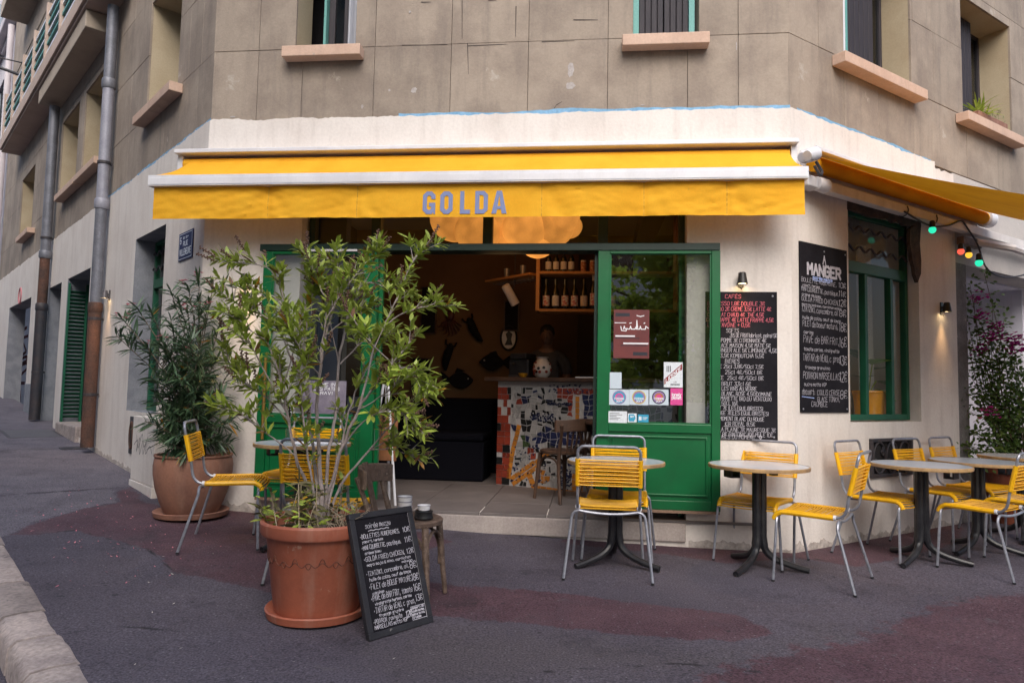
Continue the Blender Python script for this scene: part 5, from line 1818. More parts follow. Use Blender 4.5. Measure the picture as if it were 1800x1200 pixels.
x0, z1 = WR.px(1405.5, 423, .012)
x1, _ = WR.px(1488.5, 441, .012)
_, z0 = WR.px(1408, 725, .012)
fbd = thing('food_chalkboard', 'tall black food menu board with bold white heading on the angled wall', 'chalkboard', WR.M @ T(x0, -.001, z0))
w, h = x1 - x0, z1 - z0
MB().box(0, w, -.012, 0, 0, h).build('board', slate, fbd, bevel=.002)
screws(fbd, [(.03, .03), (w - .03, .03), (w - .03, h - .04), (w * .5, h - .05)], -.012)
mb = MB()
y = -.0132


def FZ(q):
    return h * (1 - q)


write_c(mb, 'A', w * .5, FZ(.112), h * .05, y, w=.011, jit=0, slant=0, adv=.85)
write_c(mb, 'MANGER', w * .5, FZ(.186), h * .062, y, w=.024, jit=0, slant=0, fit=w * .72)
write_c(mb, 'soirée mezze', w * .46, FZ(.211), h * .017, y - .0002, w=.006, mi=1, fit=w * .42)
ribbon(mb, [(w * (.26 + .045 * k), FZ(.2175 + .003 * (k % 2))) for k in range(9)], .006, y, 1)
rows_f = [(.238, 'BOULETTE AUBERGINE,', .02, .76, .026, 0), (.262, 'yaourt, herbes', .04, .40, .014, 0), (.292, 'MINI COURGETTE, pastèque,', .02, .80, .026, 0), (.318, 'crème de bleu', .03, .42, .014, 0), (.35, 'GOLDA FRIED CHICKEN,', .02, .80, .028, 0), (.376, 'mayo soja & miso, cornichon maison', .03, .86, .014, 0), (.412, 'TZATZIKI, concombre, ail', .02, .78, .03, 0),
          (.455, 'huile de colza, oeuf de lompe', .04, .84, .019, 0), (.497, 'FILET de boeuf maturé,', .04, .78, .034, 0), (.54, 'cerise', .06, .26, .018, 0), (.592, 'PAVÉ de BAR FRIT,', .05, .80, .042, 0), (.64, 'tomate cerise, vinaigrette', .06, .80, .02, 0), (.698, 'TARTAR de VEAU, câpres,', .04, .84, .042, 0), (.745, 'fromage granuloso', .08, .60, .019, 0),
          (.803, 'POIVRON MARSEILLAIS,', .04, .84, .04, 0), (.845, 'sucre motto VGP', .06, .52, .02, 0), (.895, 'dessert:', .02, .28, .034, 0), (.897, 'COULIS CERISE,', .32, .82, .03, 0), (.935, 'GLACE TONKA,', .32, .80, .028, 0), (.965, 'CRUMBLE', .20, .54, .028, 0)]
for (q, tx, a, b, hg, m) in rows_f:
    write(mb, tx, a * w, FZ(q), hg * h, y, w=.003, mi=m, fit=(b - a) * w, jit=.08)
for (q, tx, hg) in ((.238, '10€', .03), (.292, '11€', .034), (.352, '12€', .04), (.415, '8€', .04), (.505, '18€', .05), (.60, '16€', .058), (.71, '13€', .055), (.815, '12€', .06), (.915, '8€', .05)):
    write(mb, tx, .80 * w, FZ(q), hg * h, y - .0002, w=.0048, mi=0, fit=w * .17, jit=.08)
ribbon(mb, [(.02 * w, FZ(.907)), (.26 * w, FZ(.915))], .006, y, 1)
mb.build('lettering', [chalk, chalk_blue], fbd)

# ================================================================== LACED CHAIRS
def make_chair():
    t = thing('laced_chair', '', 'chair', IDM)
    r = .0098
    W2 = .205
    for s in (1, -1):
        prof = [(-.275, .80), (-.262, .74), (-.232, .62), (-.222, .56), (-.212, .51), (-.19, .475), (-.155, .458), (-.10, .455), (.16, .458), (.205, .452), (.232, .432), (.243, .40)]
        MB().tube(smooth_path([(x, W2 * s, z) for x, z in prof], 3), r, 8).build('side_tube', steel, t, smooth=True)
    MB().tube([(-.275, W2, .80), (-.281, W2, .83)] + [(-.281 - .009 * math.sin(R_(a)), W2 - .045 + .045 * math.cos(R_(a)), .83 + .045 * math.sin(R_(a))) for a in (22, 45, 68, 90)] +
              [(-.29, -W2 + .045, .875)] + [(-.281 - .009 * math.sin(R_(a)), -W2 + .045 - .045 * math.cos(R_(a)), .83 + .045 * math.sin(R_(a))) for a in (68, 45, 22)] + [(-.281, -W2, .83), (-.275, -W2, .80)], r, 8).build('top_rail', steel, t, smooth=True)

    def legs(xt, zt, xb, wt, wb, bow):
        for s in (1, -1):
            p = [(xt, (wt - .05) * s, zt)] + [(xt, (wt - .05 + .05 * math.sin(R_(a))) * s, zt - .05 + .05 * math.cos(R_(a))) for a in (30, 60, 90)]
            MB().tube(p + [(xb, wb * s, .004)], r, 8).build('leg', steel, t, smooth=True)
            MB().tube([(xb, wb * s, 0), (xb, wb * s, .012)], r * 1.15, 8).build('foot_cap', black_metal, t)
        MB().tube([(xt, (wt - .05) * (1 - k / 4), zt - bow * (1 - ((k - 4) / 4) ** 2)) for k in range(9)], r, 8).build('cross_rail', steel, t, smooth=True)
    legs(.222, .432, .238, .225, .252, 0)
    legs(-.165, .436, -.272, .245, .288, .018)
    # back lacing: cords wound round the uprights and spanning between them
    mb = MB()
    nb = 15
    rc = .0042

    def back_pt(q):
        return (-.272 + .041 * q, .79 - .18 * q)
    for s in (1, -1):
        mb.tube([(back_pt(k / 10)[0], W2 * s, back_pt(k / 10)[1]) for k in range(11)], .0165, 8)
    for k in range(nb):
        q = (k + .5) / nb
        x, z = back_pt(q)
        sg = random.uniform(-.006, .002)
        for off in ((.012,) if k % 2 else (.012, -.012)):
            mb.tube([(x + off, W2, z), (x + off * .4, W2 * .4, z + sg), (x + off * .4, -W2 * .4, z + sg * .7), (x + off, -W2, z)], rc, 5, caps=False)
    mb.build('back_lacing', cord, t, smooth=True)
    mb = MB()
    pts = smooth_path([(-.135, .457), (-.10, .455), (.16, .458), (.205, .452), (.232, .432), (.243, .405)], 5)
    pts = [(p[0], p[1]) for p in [Vector((a[0], a[1])) for a in pts]]
    for s in (1, -1):
        mb.tube([(p[0], W2 * s, p[1]) for p in pts], .0168, 8)
    L_ = [0]
    for a, b in zip(pts[:-1], pts[1:]):
        L_.append(L_[-1] + math.hypot(b[0] - a[0], b[1] - a[1]))
    ns_ = 24
    for k in range(ns_):
        d = L_[-1] * (k + .5) / ns_
        i = max(j for j in range(len(L_) - 1) if L_[j] <= d)
        q = (d - L_[i]) / (L_[i + 1] - L_[i])
        x, z = pts[i][0] + (pts[i + 1][0] - pts[i][0]) * q, pts[i][1] + (pts[i + 1][1] - pts[i][1]) * q
        nx, nz_ = -(pts[i + 1][1] - pts[i][1]), pts[i + 1][0] - pts[i][0]
        l = math.hypot(nx, nz_)
        nx, nz_ = nx / l * .011, nz_ / l * .011
        sg = random.uniform(-.012, -.006)
        mb.tube([(x + nx, W2, z + nz_), (x + nx, W2 * .5, z + nz_ + sg * .8), (x + nx, -W2 * .5, z + nz_ + sg * .8), (x + nx, -W2, z + nz_)], .0046, 5, caps=False)
        if k % 2 == 0:
            mb.tube([(x - nx, W2, z - nz_), (x - nx, -W2, z - nz_)], .0042, 4, caps=False)
    mb.build('seat_lacing', cord, t, smooth=True)
    for s in (1, -1):
        MB().lathe([(.0175, -.008), (.0175, .008)], 10).build('clip', white_al, t, T(-.142, W2 * s, .457) @ Ry(R_(90)))
    return t


def on_ground(x, y, a):
    return T(x, y, gz(x, y) + .003) @ Rz(a)


chairs = [(-2.026, 5.182, .226, 'yellow laced chair standing sideways in front of the oleander pot'),
          (-1.15, 4.56, 1.45, 'yellow laced chair seen from behind through the bottlebrush stems'),
          (-1.655, 5.66, -1.72, 'yellow laced chair tucked behind the table at the left sliding door'),
          (.69, 4.949, 1.435, 'yellow laced chair seen from behind at the table before the green panel'),
          (.825, 5.42, -1.738, 'yellow laced chair between the bistro table and the green door panel'),
          (1.885, 5.41, -2.238, 'yellow laced chair against the wall under the drinks chalkboard'),
          (2.124, 4.888, 2.504, 'yellow laced chair standing out on the pavement with its back to the viewer’s right table'),
          (2.98, 5.69, -.923, 'yellow laced chair against the wall under the food chalkboard'),
          (3.71, 6.15, -1.04, 'yellow laced chair directly before the cast iron vent'),
          (4.245, 6.515, -1.0, 'yellow laced chair between the vent and the bougainvillea pot'),
          (3.526, 5.269, 2.165, 'yellow laced chair on the street side of the terrace cut by the picture edge'),
          (4.12, 5.66, 2.25, 'yellow laced chair mostly hidden behind the one at the picture edge')]
chairs[6] = chairs[6][:3] + ('yellow laced chair standing out on the pavement turned towards the table below the drinks board',)
c0 = make_chair()
for i, (x, y, a, lb) in enumerate(chairs):
    M = on_ground(x, y, a)
    if i == 0:
        c0.matrix_world = M
        c0['label'], c0['group'] = lb, 'yellow laced terrace chairs'
        src = c0
    else:
        dup(c0, M, lb, 'yellow laced terrace chairs')

# ================================================================== BISTRO TABLES
def make_table():
    t = thing('bistro_table', '', 'table', IDM)
    MB().lathe([(.0, .716), (.343, .716), (.343, .737), (.0, .7375)], 56, cap0=False, cap1=False).build('table_top', laminate, t, smooth=True)
    MB().lathe([(.342, .712), (.35, .713), (.352, .724), (.350, .736), (.342, .7385)], 56, cap0=False, cap1=False).build('edge_band', edge_m, t, smooth=True)
    MB().lathe([(.34, .7125), (.0, .7125)], 40, cap0=False, cap1=False).build('underside', dark_wood, t)
    for k in range(3):
        a = R_(90 + 120 * k)
        c, s = math.cos(a), math.sin(a)
        p = smooth_path([(.026 * c, .026 * s, .69), (.026 * c, .026 * s, .30), (.028 * c, .028 * s, .21), (.05 * c, .05 * s, .13), (.12 * c, .12 * s, .075), (.24 * c, .24 * s, .036), (.335 * c, .335 * s, .016)], 4)
        MB().tube(p, [.031 if q.z > .15 else .027 - .006 * (Vector((q.x, q.y)).length / .33) for q in p], 10).build('foot', black_metal, t, smooth=True)
        MB().tube([(.325 * c, .325 * s, .0), (.325 * c, .325 * s, .014)], .014, 8).build('glide', black_metal, t)
    MB().box(-.12, .12, -.05, .05, .69, .711).box(.10, .15, -.02, .02, .66, .70).build('hinge_plate', black_metal, t, bevel=.003)
    MB().box(-.19, -.18, -.05, .05, .65, .711).box(-.25, -.24, -.05, .05, .65, .711).box(-.25, -.18, -.0495, .0495, .65, .658).build('bag_hook', dark_iron, t)
    return t


tabs = [(-1.54, 5.29, .5, 'round bistro table at the left sliding door behind the bottlebrush'), (.77, 5.16, 2.05, 'round bistro table in front of the green door panel'), (1.80, 5.15, .25, 'round bistro table in front of the drinks chalkboard'),
        (3.16, 5.48, 2.25, 'round bistro table below the food chalkboard'), (3.86, 5.88, 2.1, 'round bistro table in front of the bougainvillea pot'), (4.66, 6.46, .4, 'round bistro table furthest along the terrace, at the picture edge')]
t0 = make_table()
for i, (x, y, a, lb) in enumerate(tabs):
    M = on_ground(x, y, a)
    if i == 0:
        t0.matrix_world = M
        t0['label'], t0['group'] = lb, 'round bistro tables'
    else:
        dup(t0, M, lb, 'round bistro tables')
tz = gz(-1.54, 5.29) + .741
tm = thing('water_tumbler', 'clear upturned tumbler on the table at the left sliding door', 'glass', T(-1.64, 5.32, tz))
MB().lathe([(.038, 0), (.04, .09), (.036, .10)], 18).lathe([(.036, .004), (.038, .088)], 18, cap0=False, cap1=False).build('glass', clear, tm, smooth=True)
tm2 = thing('paper_menu', 'white folded menu sheet lying on the table at the left sliding door', 'menu', T(-1.47, 5.27, tz) @ Rz(.2))
MB().box(-.12, .12, -.08, .08, 0, .003).box(-.10, .03, -.05, .03, .0035, .03).build('sheet', white_paper, tm2)

# ================================================================== BENTWOOD CHAIRS
def bentwood(name, label, M, mat, slats=0, group=None):
    t = thing(name, label, 'chair', M, group)
    MB().lathe([(.0, .435), (.19, .435), (.205, .442), (.207, .462), (.195, .47), (.15, .464), (.0, .462)], 32, cap0=False, cap1=False).build('seat', mat, t, smooth=True)
    for s in (1, -1):
        MB().tube(smooth_path([(.15, .14 * s, .44), (.165, .155 * s, .25), (.19, .175 * s, .003)], 4), [.021] * 5 + [.017, .016, .015, .014], 8).build('leg', mat, t, smooth=True)
        MB().tube(smooth_path([(-.25, .185 * s, .71), (-.22, .165 * s, .62), (-.165, .15 * s, .44), (-.175, .155 * s, .22), (-.23, .175 * s, .003)], 4), [.015] * 6 + [.018] * 5 + [.016] * 6, 8).build('leg', mat, t, smooth=True)
        MB().tube(smooth_path([(.155, .15 * s, .18), (.15, .145 * s, .30), (.10, .15 * s, .385), (0, .17 * s, .405), (-.10, .15 * s, .385), (-.16, .145 * s, .30), (-.17, .15 * s, .18)], 4), .010, 7).build('brace', mat, t, smooth=True)
    MB().tube(smooth_path([(.165, -.15, .20), (.16, -.13, .33), (.16, -.05, .39), (.16, .05, .39), (.16, .13, .33), (.165, .15, .20)], 4), .010, 7).build('brace', mat, t, smooth=True)
    top = MB()
    vs, fs = [], []
    n = 16
    for i in range(n + 1):
        a = -1 + 2 * i / n
        y_, xx = .215 * a, -.285 + .10 * a * a
        for (dx, dz) in ((.012, -.045), (.014, .04), (-.012, .045), (-.014, -.045)):
            vs.append((xx + dx - .03 * (dz + .05), y_, .70 + dz * 1.25 + .012 * (1 - a * a)))
    for i in range(n):
        for j in range(4):
            b, c = i * 4 + j, i * 4 + (j + 1) % 4
            fs.append((b, c, c + 4, b + 4))
    fs += [(3, 2, 1, 0), tuple(n * 4 + j for j in range(4))]
    top.add(vs, fs).build('top_rail', mat, t, bevel=.006)
    if slats:
        for k in range(slats):
            a = (k - (slats - 1) / 2) / slats * 1.5
            MB().tube([(-.285 + .1 * a * a * .7, .19 * a, .76), (-.20, .15 * a, .46)], .009, 6).build('slat', mat, t)
    else:
        MB().box(-.006, .006, -.035, .035, .0, .34).build('splat', mat, t, T(-.19, 0, .45) @ Ry(R_(-15)), bevel=.003)
    return t


p = ground_px(768, 1076)
bw = bentwood('bentwood_chair', 'weathered grey bentwood chair standing behind the leaning menu board', on_ground(p.x - .205, p.y + .20, -.18), old_wood)
q = WF.M @ Vector((3.02, .72, .193))
bentwood('bistro_chair', 'dark slatted bistro chair beside the mosaic bar with its back to the window', WF.M @ T(3.20, .80, .193) @ Rz(R_(128)), dark_wood, 5, 'dark bistro chairs by the bar')
bentwood('bistro_chair', 'dark slatted bistro chair half hidden behind the sliding door by the bar', WF.M @ T(3.62, .95, .193) @ Rz(R_(60)), dark_wood, 5, 'dark bistro chairs by the bar')
tb = thing('inside_table', 'round wooden table beside the bar partly behind the sliding door', 'table', WF.M @ T(3.75, 1.0, .193))
tb.location = WF.M @ Vector((3.72, .62, .193))
MB().lathe([(.0, .72), (.30, .72), (.305, .735), (.30, .75), (0, .75)], 32, cap0=False, cap1=False).build('table_top', dark_wood, tb, smooth=True)
MB().lathe([(.18, 0), (.17, .02), (.03, .04), (.03, .72)], 20).build('pedestal', black_metal, tb, smooth=True)
# cups on the bentwood seat
SMx = bw.matrix_world
enam = mk('white_enamel', (.80, .78, .79), .35, grain=.05)
cb = mk('black_ashtray_plastic', (.012, .012, .014), .5)
st = thing('enamel_cup_stack', 'stack of white blue rimmed enamel cups on the weathered chair seat', 'cups', SMx @ T(-.01, -.03, .464))
for k in range(3):
    MB().lathe([(.032, k * .028), (.042, .07 + k * .028), (.044, .074 + k * .028), (.039, .07 + k * .028), (.03, .006 + k * .028)], 20).build('cup', enam, st, smooth=True)
    MB().lathe([(.0425, .071 + k * .028), (.046, .0745 + k * .028), (.0425, .077 + k * .028)], 20, cap0=False, cap1=False).build('rim', zinc_pale, st, smooth=True)
ash = thing('black_ashtray', 'black round wind proof ashtray on the weathered chair seat', 'ashtray', SMx @ T(.10, -.01, .466))
MB().lathe([(.05, 0), (.056, .01), (.05, .035), (.054, .045), (.048, .05), (.03, .045)], 22).build('bowl', cb, ash, smooth=True)
bwl = thing('white_ramekin', 'small white ramekin standing on top of the black ashtray', 'bowl', SMx @ T(.10, -.01, .514))
MB().lathe([(.026, 0), (.034, .006), (.037, .03), (.04, .033), (.035, .031), (.03, .008)], 22).build('bowl', enam, bwl, smooth=True)

# ================================================================== LEANING MENU BOARD
BL, BR = ground_px(650, 1128), ground_px(763, 1093)
BL.z, BR.z = gz(BL.x, BL.y) + .004, gz(BR.x, BR.y) + .004
ev = (BR - BL)
bw_ = ev.length
ang = math.atan2(ev.y, ev.x)
best = None
for k in range(8, 21):
    for m in range(40, 90):
        tl = R_(k)
        v = BL + (Matrix.Rotation(ang, 3, 'Z') @ Vector((0, math.sin(tl), math.cos(tl)))) * (m / 100) - EYEP
        d = v.dot(FWD)
        e = (900 + F_PX * v.dot(RGT) / d - 600) ** 2 + (600 - F_PX * v.dot(UPV) / d - 905.6) ** 2
        if best is None or e < best[0]:
            best = (e, tl, m / 100)
_, tilt, bh = best
ab = thing('leaning_menu_board', 'black framed chalk menu board leaning against the terracotta pot and old chair', 'chalkboard', T(*BL) @ Rz(ang) @ Rx(-tilt))
MB().box(.025, bw_ - .025, .008, .02, .025, bh - .025).build('board', slate, ab)
fw_ = .032
MB().box(0, bw_, 0, .03, 0, fw_).box(0, bw_, 0, .03, bh - fw_, bh).box(0, fw_, .0005, .03, fw_, bh - fw_).box(bw_ - fw_, bw_, .0005, .03, fw_, bh - fw_).build('frame', board_frame, ab, bevel=.003)
mb = MB()
y = .0075
wi, hi_ = bw_, bh
rows_a = [(.135, 'soirée mezze', .22, .62, .04), (.215, '*BOULETTES AUBERGINES,', .11, .74, .033), (.25, 'yaourt, herbes', .14, .46, .020), (.305, '*MINI COURGETTE, pastèque,', .11, .73, .033), (.345, 'crème bleu', .15, .40, .020), (.40, '*GOLDA FRIED CHICKEN,', .11, .76, .036), (.44, 'mayo soja & miso, cornichon', .15, .84, .020), (.468, 'maison', .68, .86, .016),
          (.515, '*TZATZIKI, concombre, ail,', .11, .78, .033), (.56, 'huile de colza, oeuf de lompe', .15, .80, .024), (.625, '*FILET de BOEUF MATURÉ,', .12, .80, .042), (.665, 'cerise', .16, .34, .020), (.715, '*PAVÉ de BAR FRIT, tomate', .12, .77, .045), (.752, 'vinaigrette herbes, cerise', .17, .74, .022), (.81, '*TARTAR de VEAU, câpres,', .13, .78, .042), (.845, 'fromage gruyère', .2, .58, .022),
          (.89, '*POIVRON  ravigote', .1, .54, .032), (.93, 'MARSEILLAIS motto VGP', .11, .62, .03)]
for (q, tx, a, b, hg) in rows_a:
    write(mb, tx, a * wi, hi_ * (1 - q), hg * hi_ * 1.02, y, w=.0023, fit=(b - a) * wi, jit=.09)
for (q, tx, hg) in ((.215, '10€', .04), (.305, '11€', .045), (.40, '12€', .04), (.53, '8€', .055), (.63, '18€', .055), (.72, '16€', .06), (.80, '13€', .05)):
    write(mb, tx, .79 * wi, hi_ * (1 - q), hg * hi_, y - .0002, w=.003, fit=wi * .12, jit=.06)
write(mb, '12€', .60 * wi, hi_ * .095, .05 * hi_, y - .0002, w=.004, fit=wi * .1)
ribbon(mb, [(wi * (.26 + .04 * k), hi_ * (.84 + .006 * (k % 2))) for k in range(9)], .004, y)
bxs = [(.69 * wi, .06 * hi_), (.69 * wi, .165 * hi_), (.92 * wi, .165 * hi_), (.92 * wi, .06 * hi_), (.69 * wi, .06 * hi_)]
ribbon(mb, bxs, .003, y)
for k, tx in enumerate(('dessert : 8€', 'coulis cerise,', 'glace tonka,', 'crumble')):
    write(mb, tx, .70 * wi, hi_ * (.145 - .025 * k), .017 * hi_, y - .0002, w=.003, fit=wi * (.2 if k < 3 else .13), jit=.06)
ribbon(mb, [(.925 * wi, .04 * hi_), (.925 * wi, .94 * hi_)], .004, y)
ribbon(mb, [(.12 * wi, .045 * hi_), (.925 * wi, .045 * hi_)], .003, y)
mb.build('lettering', chalk, ab)

# ================================================================== POTS
PX, PY = ground_px(557, 1077)[:2]
PG = gz(PX, PY)
pot = thing('terracotta_pot', 'big orange terracotta pot with a scratched vine band and a saucer', 'pot', T(PX, PY, PG))
MB().lathe([(.0, .012), (.225, .0), (.262, .008), (.272, .045), (.266, .052), (.252, .045), (.225, .03), (0, .028)], 48, cap0=False, cap1=False).build('saucer', terracotta, pot, smooth=True)
prof = [(r_ * 1.03, z_) for r_, z_ in [(.0, .03), (.21, .03), (.222, .06), (.27, .43), (.274, .435), (.296, .44), (.302, .452), (.304, .50), (.296, .512), (.282, .508), (.276, .46), (.262, .43)]]
MB().lathe(prof, 56, cap0=False, cap1=False).build('body', terracotta, pot, smooth=True)
ln = mk('scratched_line', (.12, .045, .03), .9)
mb = MB()
pts = []
for k in range(160):
    a = k * 2 * math.pi / 160
    z = .315 + .012 * math.sin(a * 24)
    r = 1.03 * (.222 + (.27 - .222) * (z - .06) / .37) + .001
    pts.append((r * math.cos(a), r * math.sin(a), z))
mb.tube(pts, .0026, 4, closed=True)
for k in range(24):
    a = k * 2 * math.pi / 24
    pts = []
    for j in range(5):
        b, z = a + .03 * j, .318 + (.03 * math.sin(j * .75)) * (1 if k % 2 else -.8)
        r = 1.03 * (.222 + (.27 - .222) * (z - .06) / .37) + .001
        pts.append((r * math.cos(b), r * math.sin(b), z))
    mb.tube(pts, .0024, 4)
mb.build('vine_band', ln, pot, smooth=True)
MB().lathe([(.0, .455), (.1, .46), (.2, .45), (.272, .445)], 30, cap0=False, cap1=False).build('soil', soil_m, pot, smooth=True)

OX, OY = ground_px(336, 906)[:2]
OY += .0
op = thing('oleander_pot', 'large weathered terracotta urn on a saucer at the building corner', 'pot', T(OX, OY, gz(OX, OY)))
MB().lathe([(0, .01), (.24, 0), (.285, .012), (.295, .05), (.285, .055), (.25, .035), (0, .03)], 40, cap0=False, cap1=False).build('saucer', old_terra, op, smooth=True)
MB().lathe([(0, .03), (.20, .03), (.215, .05), (.25, .13), (.285, .24), (.305, .35), (.308, .42), (.302, .47), (.295, .485), (.306, .50), (.303, .512), (.285, .51), (.27, .47)], 48, cap0=False, cap1=False).build('body', old_terra, op, smooth=True)
MB().lathe([(.0, .47), (.285, .46)], 30, cap0=False, cap1=False).build('soil', soil_m, op, smooth=True)

bp_ = WR.M @ Vector((3.35, -.28, 0))
bpot = thing('bougainvillea_pot', 'red brown plastic pot holding the bougainvillea by the entrance', 'pot', T(bp_.x, bp_.y, gz(bp_.x, bp_.y)))
MB().lathe([(0, .0), (.24, 0), (.25, .02), (.32, .50), (.34, .505), (.345, .56), (.33, .565), (.31, .52)], 40, cap0=False, cap1=False).build('body', terracotta, bpot, smooth=True)
MB().lathe([(0, .52), (.31, .51)], 24, cap0=False, cap1=False).build('soil', soil_m, bpot)

# ---- utility box with a vent beside it, at the corner of the side street
ux0, ux1 = WL.px(233, 800, .16)[0], WL.px(273, 800, .16)[0]
ub = thing('utility_box', 'cream painted meter box built against the corner with a scribbled tag', 'box', WL.M @ T((ux0 + ux1) / 2, 0, .1))
w = (ux1 - ux0) / 2
MB().box(-w, w, -.17, -.001, .16, .78).build('door_panel', cream, ub, bevel=.006)
MB().box(-w - .008, w + .008, -.18, -.001, -.12, .155).build('plinth', cream, ub, bevel=.006)
mb = MB()
for st in ([(-.8, .50), (-.5, .55), (-.55, .44), (-.3, .58), (-.25, .42), (0, .56), (.05, .43), (.3, .55), (.28, .44), (.6, .52), (.8, .46)], [(-.6, .6), (-.4, .48), (-.1, .62), (.1, .5), (.4, .6)]):
    ribbon(mb, [(p[0] * w, p[1]) for p in smooth_path([(q[0], q[1], 0) for q in st], 4)], .007, -.1715)
mb.build('tag', P_ink, ub)
vx, vz = WL.px(236, 765, .0)
vg = thing('round_vent', 'rusted oval vent in a dark frame low on the side wall', 'vent', WL.M @ T(vx - .06, 0, vz))
MB().box(-.1, .1, -.012, 0, -.2, .2).build('frame', dark_iron, vg, bevel=.004)
MB().tube([(.06 * math.cos(a * .314), -.016, .14 * math.sin(a * .314)) for a in range(20)], .012, 6, closed=True).build('ring', rust, vg, smooth=True)
MB().prism([(.05 * math.cos(a * .314), .13 * math.sin(a * .314)) for a in range(20)], -.016, -.012).build('louvre', blackgap, vg)
# manhole cover up the street
m0, m1 = ground_px(22, 761), ground_px(88, 762)
mc = thing('access_cover', 'flat rectangular access cover set in the pavement of the side street', 'cover', T(*((m0 + m1) / 2)) @ Rz(AL - math.pi / 2) @ Rx(math.atan(.055)))
cw_, cd_ = .30, .45
MB().box(-cw_, cw_, -cd_, cd_, -.02, .004).build('plate', mk('cover_plate', (.10, .095, .105), .7, grain=.2, bump=.3), mc, bevel=.004)
MB().box(-cw_ - .03, cw_ + .03, -cd_ - .03, cd_ + .03, -.03, .002).build('frame', dark_iron, mc)
g = ground_px(128, 788)
gc = thing('drain_cover', 'small iron drain cover at the foot of the rusty drainpipe', 'cover', T(*g) @ Rz(AL - math.pi / 2) @ Rx(math.atan(.055)))
MB().box(-.14, .14, -.1, .1, -.01, .012).build('plate', dark_iron, gc, bevel=.003)

# ---- easel inside the opening behind the plant
e0 = WF.px(697, 862, -.12)
ea = thing('easel', 'wooden easel with pale legs just inside the opening behind the plant', 'easel', WF.M @ T(fx(WF, 680, 800, -.15), .15, .193))
MB().tube([(.09, 0, 0), (-.02, .04, 1.05)], .012, 6).build('leg', white_al, ea)
MB().tube([(-.20, 0, 0), (-.06, .04, 1.05)], .012, 6).build('leg', white_al, ea)
MB().tube([(-.05, .3, 0), (-.04, .05, 1.05)], .012, 6).build('leg', white_al, ea)
MB().box(-.20, .08, -.02, 0, .38, .80).build('panel', mk('orange_wood_panel', (.24, .09, .03), .6, (.18, .07, .025), 6, grain=.1), ea, Rx(R_(-4)), bevel=.004)

# ---- intercom on the lilac wall
ix, iz = WR.px(1767, 645, -1.19)
ic = thing('intercom', 'grey intercom panel with buttons on the lilac entrance wall', 'intercom', WR.M @ T(ix, 1.199, iz))
MB().box(-.09, .09, -.03, 0, -.12, .12).build('housing', zinc, ic, bevel=.006)
for k in range(5):
    MB().box(.01, .07, -.036, -.03, .07 - .035 * k, .092 - .035 * k).build('button', zinc_pale, ic, bevel=.002)
MB().lathe([(.03, 0), (.03, .006)], 16).build('speaker', dark_iron, ic, T(-.045, -.03, .03) @ Rx(R_(90)))
# ================================================================== PLANTS
def leaf_mesh(L_, w, bend=.25, n=3, fold=.15):
    """one leaf along +x with a folded midrib"""
    vs, fs = [], []
    for i in range(n + 1):
        t = i / n
        ww = w * math.sin(math.pi * min(1, max(.04, .06 + t * .92))) * .5
        z = -bend * L_ * t * t
        vs += [(L_ * t, -ww, z + fold * ww), (L_ * t, 0, z), (L_ * t, ww, z + fold * ww)]
    for i in range(n):
        a, b = 3 * i, 3 * i + 3
        fs += [(a, b, b + 1, a + 1), (a + 1, b + 1, b + 2, a + 2)]
    return vs, fs


def orient(p, d, roll=0.0):
    d = Vector(d).normalized()
    up = Vector((0, 0, 1)) if abs(d.z) < .95 else Vector((1, 0, 0))
    s = up.cross(d).normalized()
    u = d.cross(s)
    M = Matrix(((d.x, s.x, u.x, p[0]), (d.y, s.y, u.y, p[1]), (d.z, s.z, u.z, p[2]), (0, 0, 0, 1)))
    return M @ Rx(roll)


def leafmat(name, c1, c2, c3, rough=.45, tr=.22):
    m = mk(name, c1, rough, c2, 14, .42, .6, grain=.18, gscale=45, trans=tr, wear=c3, wear_at=.66, wear_scale=20, rnd=.25)
    return m


L_call = leafmat('bottlebrush_leaf', (.32, .42, .055), (.43, .51, .10), (.19, .28, .045), .4, .32)
L_tip = leafmat('reddish_young_leaf', (.24, .10, .05), (.2, .13, .04), (.3, .07, .05))
L_old = leafmat('yellow_old_leaf', (.50, .26, .02), (.45, .2, .02), (.4, .15, .02))
L_ole = leafmat('oleander_leaf', (.06, .115, .06), (.095, .155, .072), (.04, .08, .047), .4)
L_bou = leafmat('bougainvillea_leaf', (.10, .18, .04), (.16, .25, .055), (.06, .11, .03))
L_dry = leafmat('dry_leaf', (.11, .10, .045), (.16, .13, .06), (.07, .08, .03), .8)
bract = mk('magenta_bract', (.52, .03, .27), .6, (.40, .02, .22), 20, trans=.3, rnd=.2)
petal = mk('pink_petal', (.62, .14, .20), .6, (.7, .3, .33), 30, trans=.2, rnd=.2)
twig = mk('pale_grey_twig', (.36, .305, .295), .85, (.25, .205, .195), 12, grain=.2, bump=.3)
twig_d = mk('brown_twig', (.13, .085, .055), .85, (.09, .06, .04), 12, grain=.2)
twig_p = mk('pale_green_brown_stem', (.19, .15, .11), .85, (.13, .10, .07), 12, grain=.2)
spike_m = mk('seed_spike', (.16, .085, .06), .9, (.10, .055, .04), 60, grain=.4)


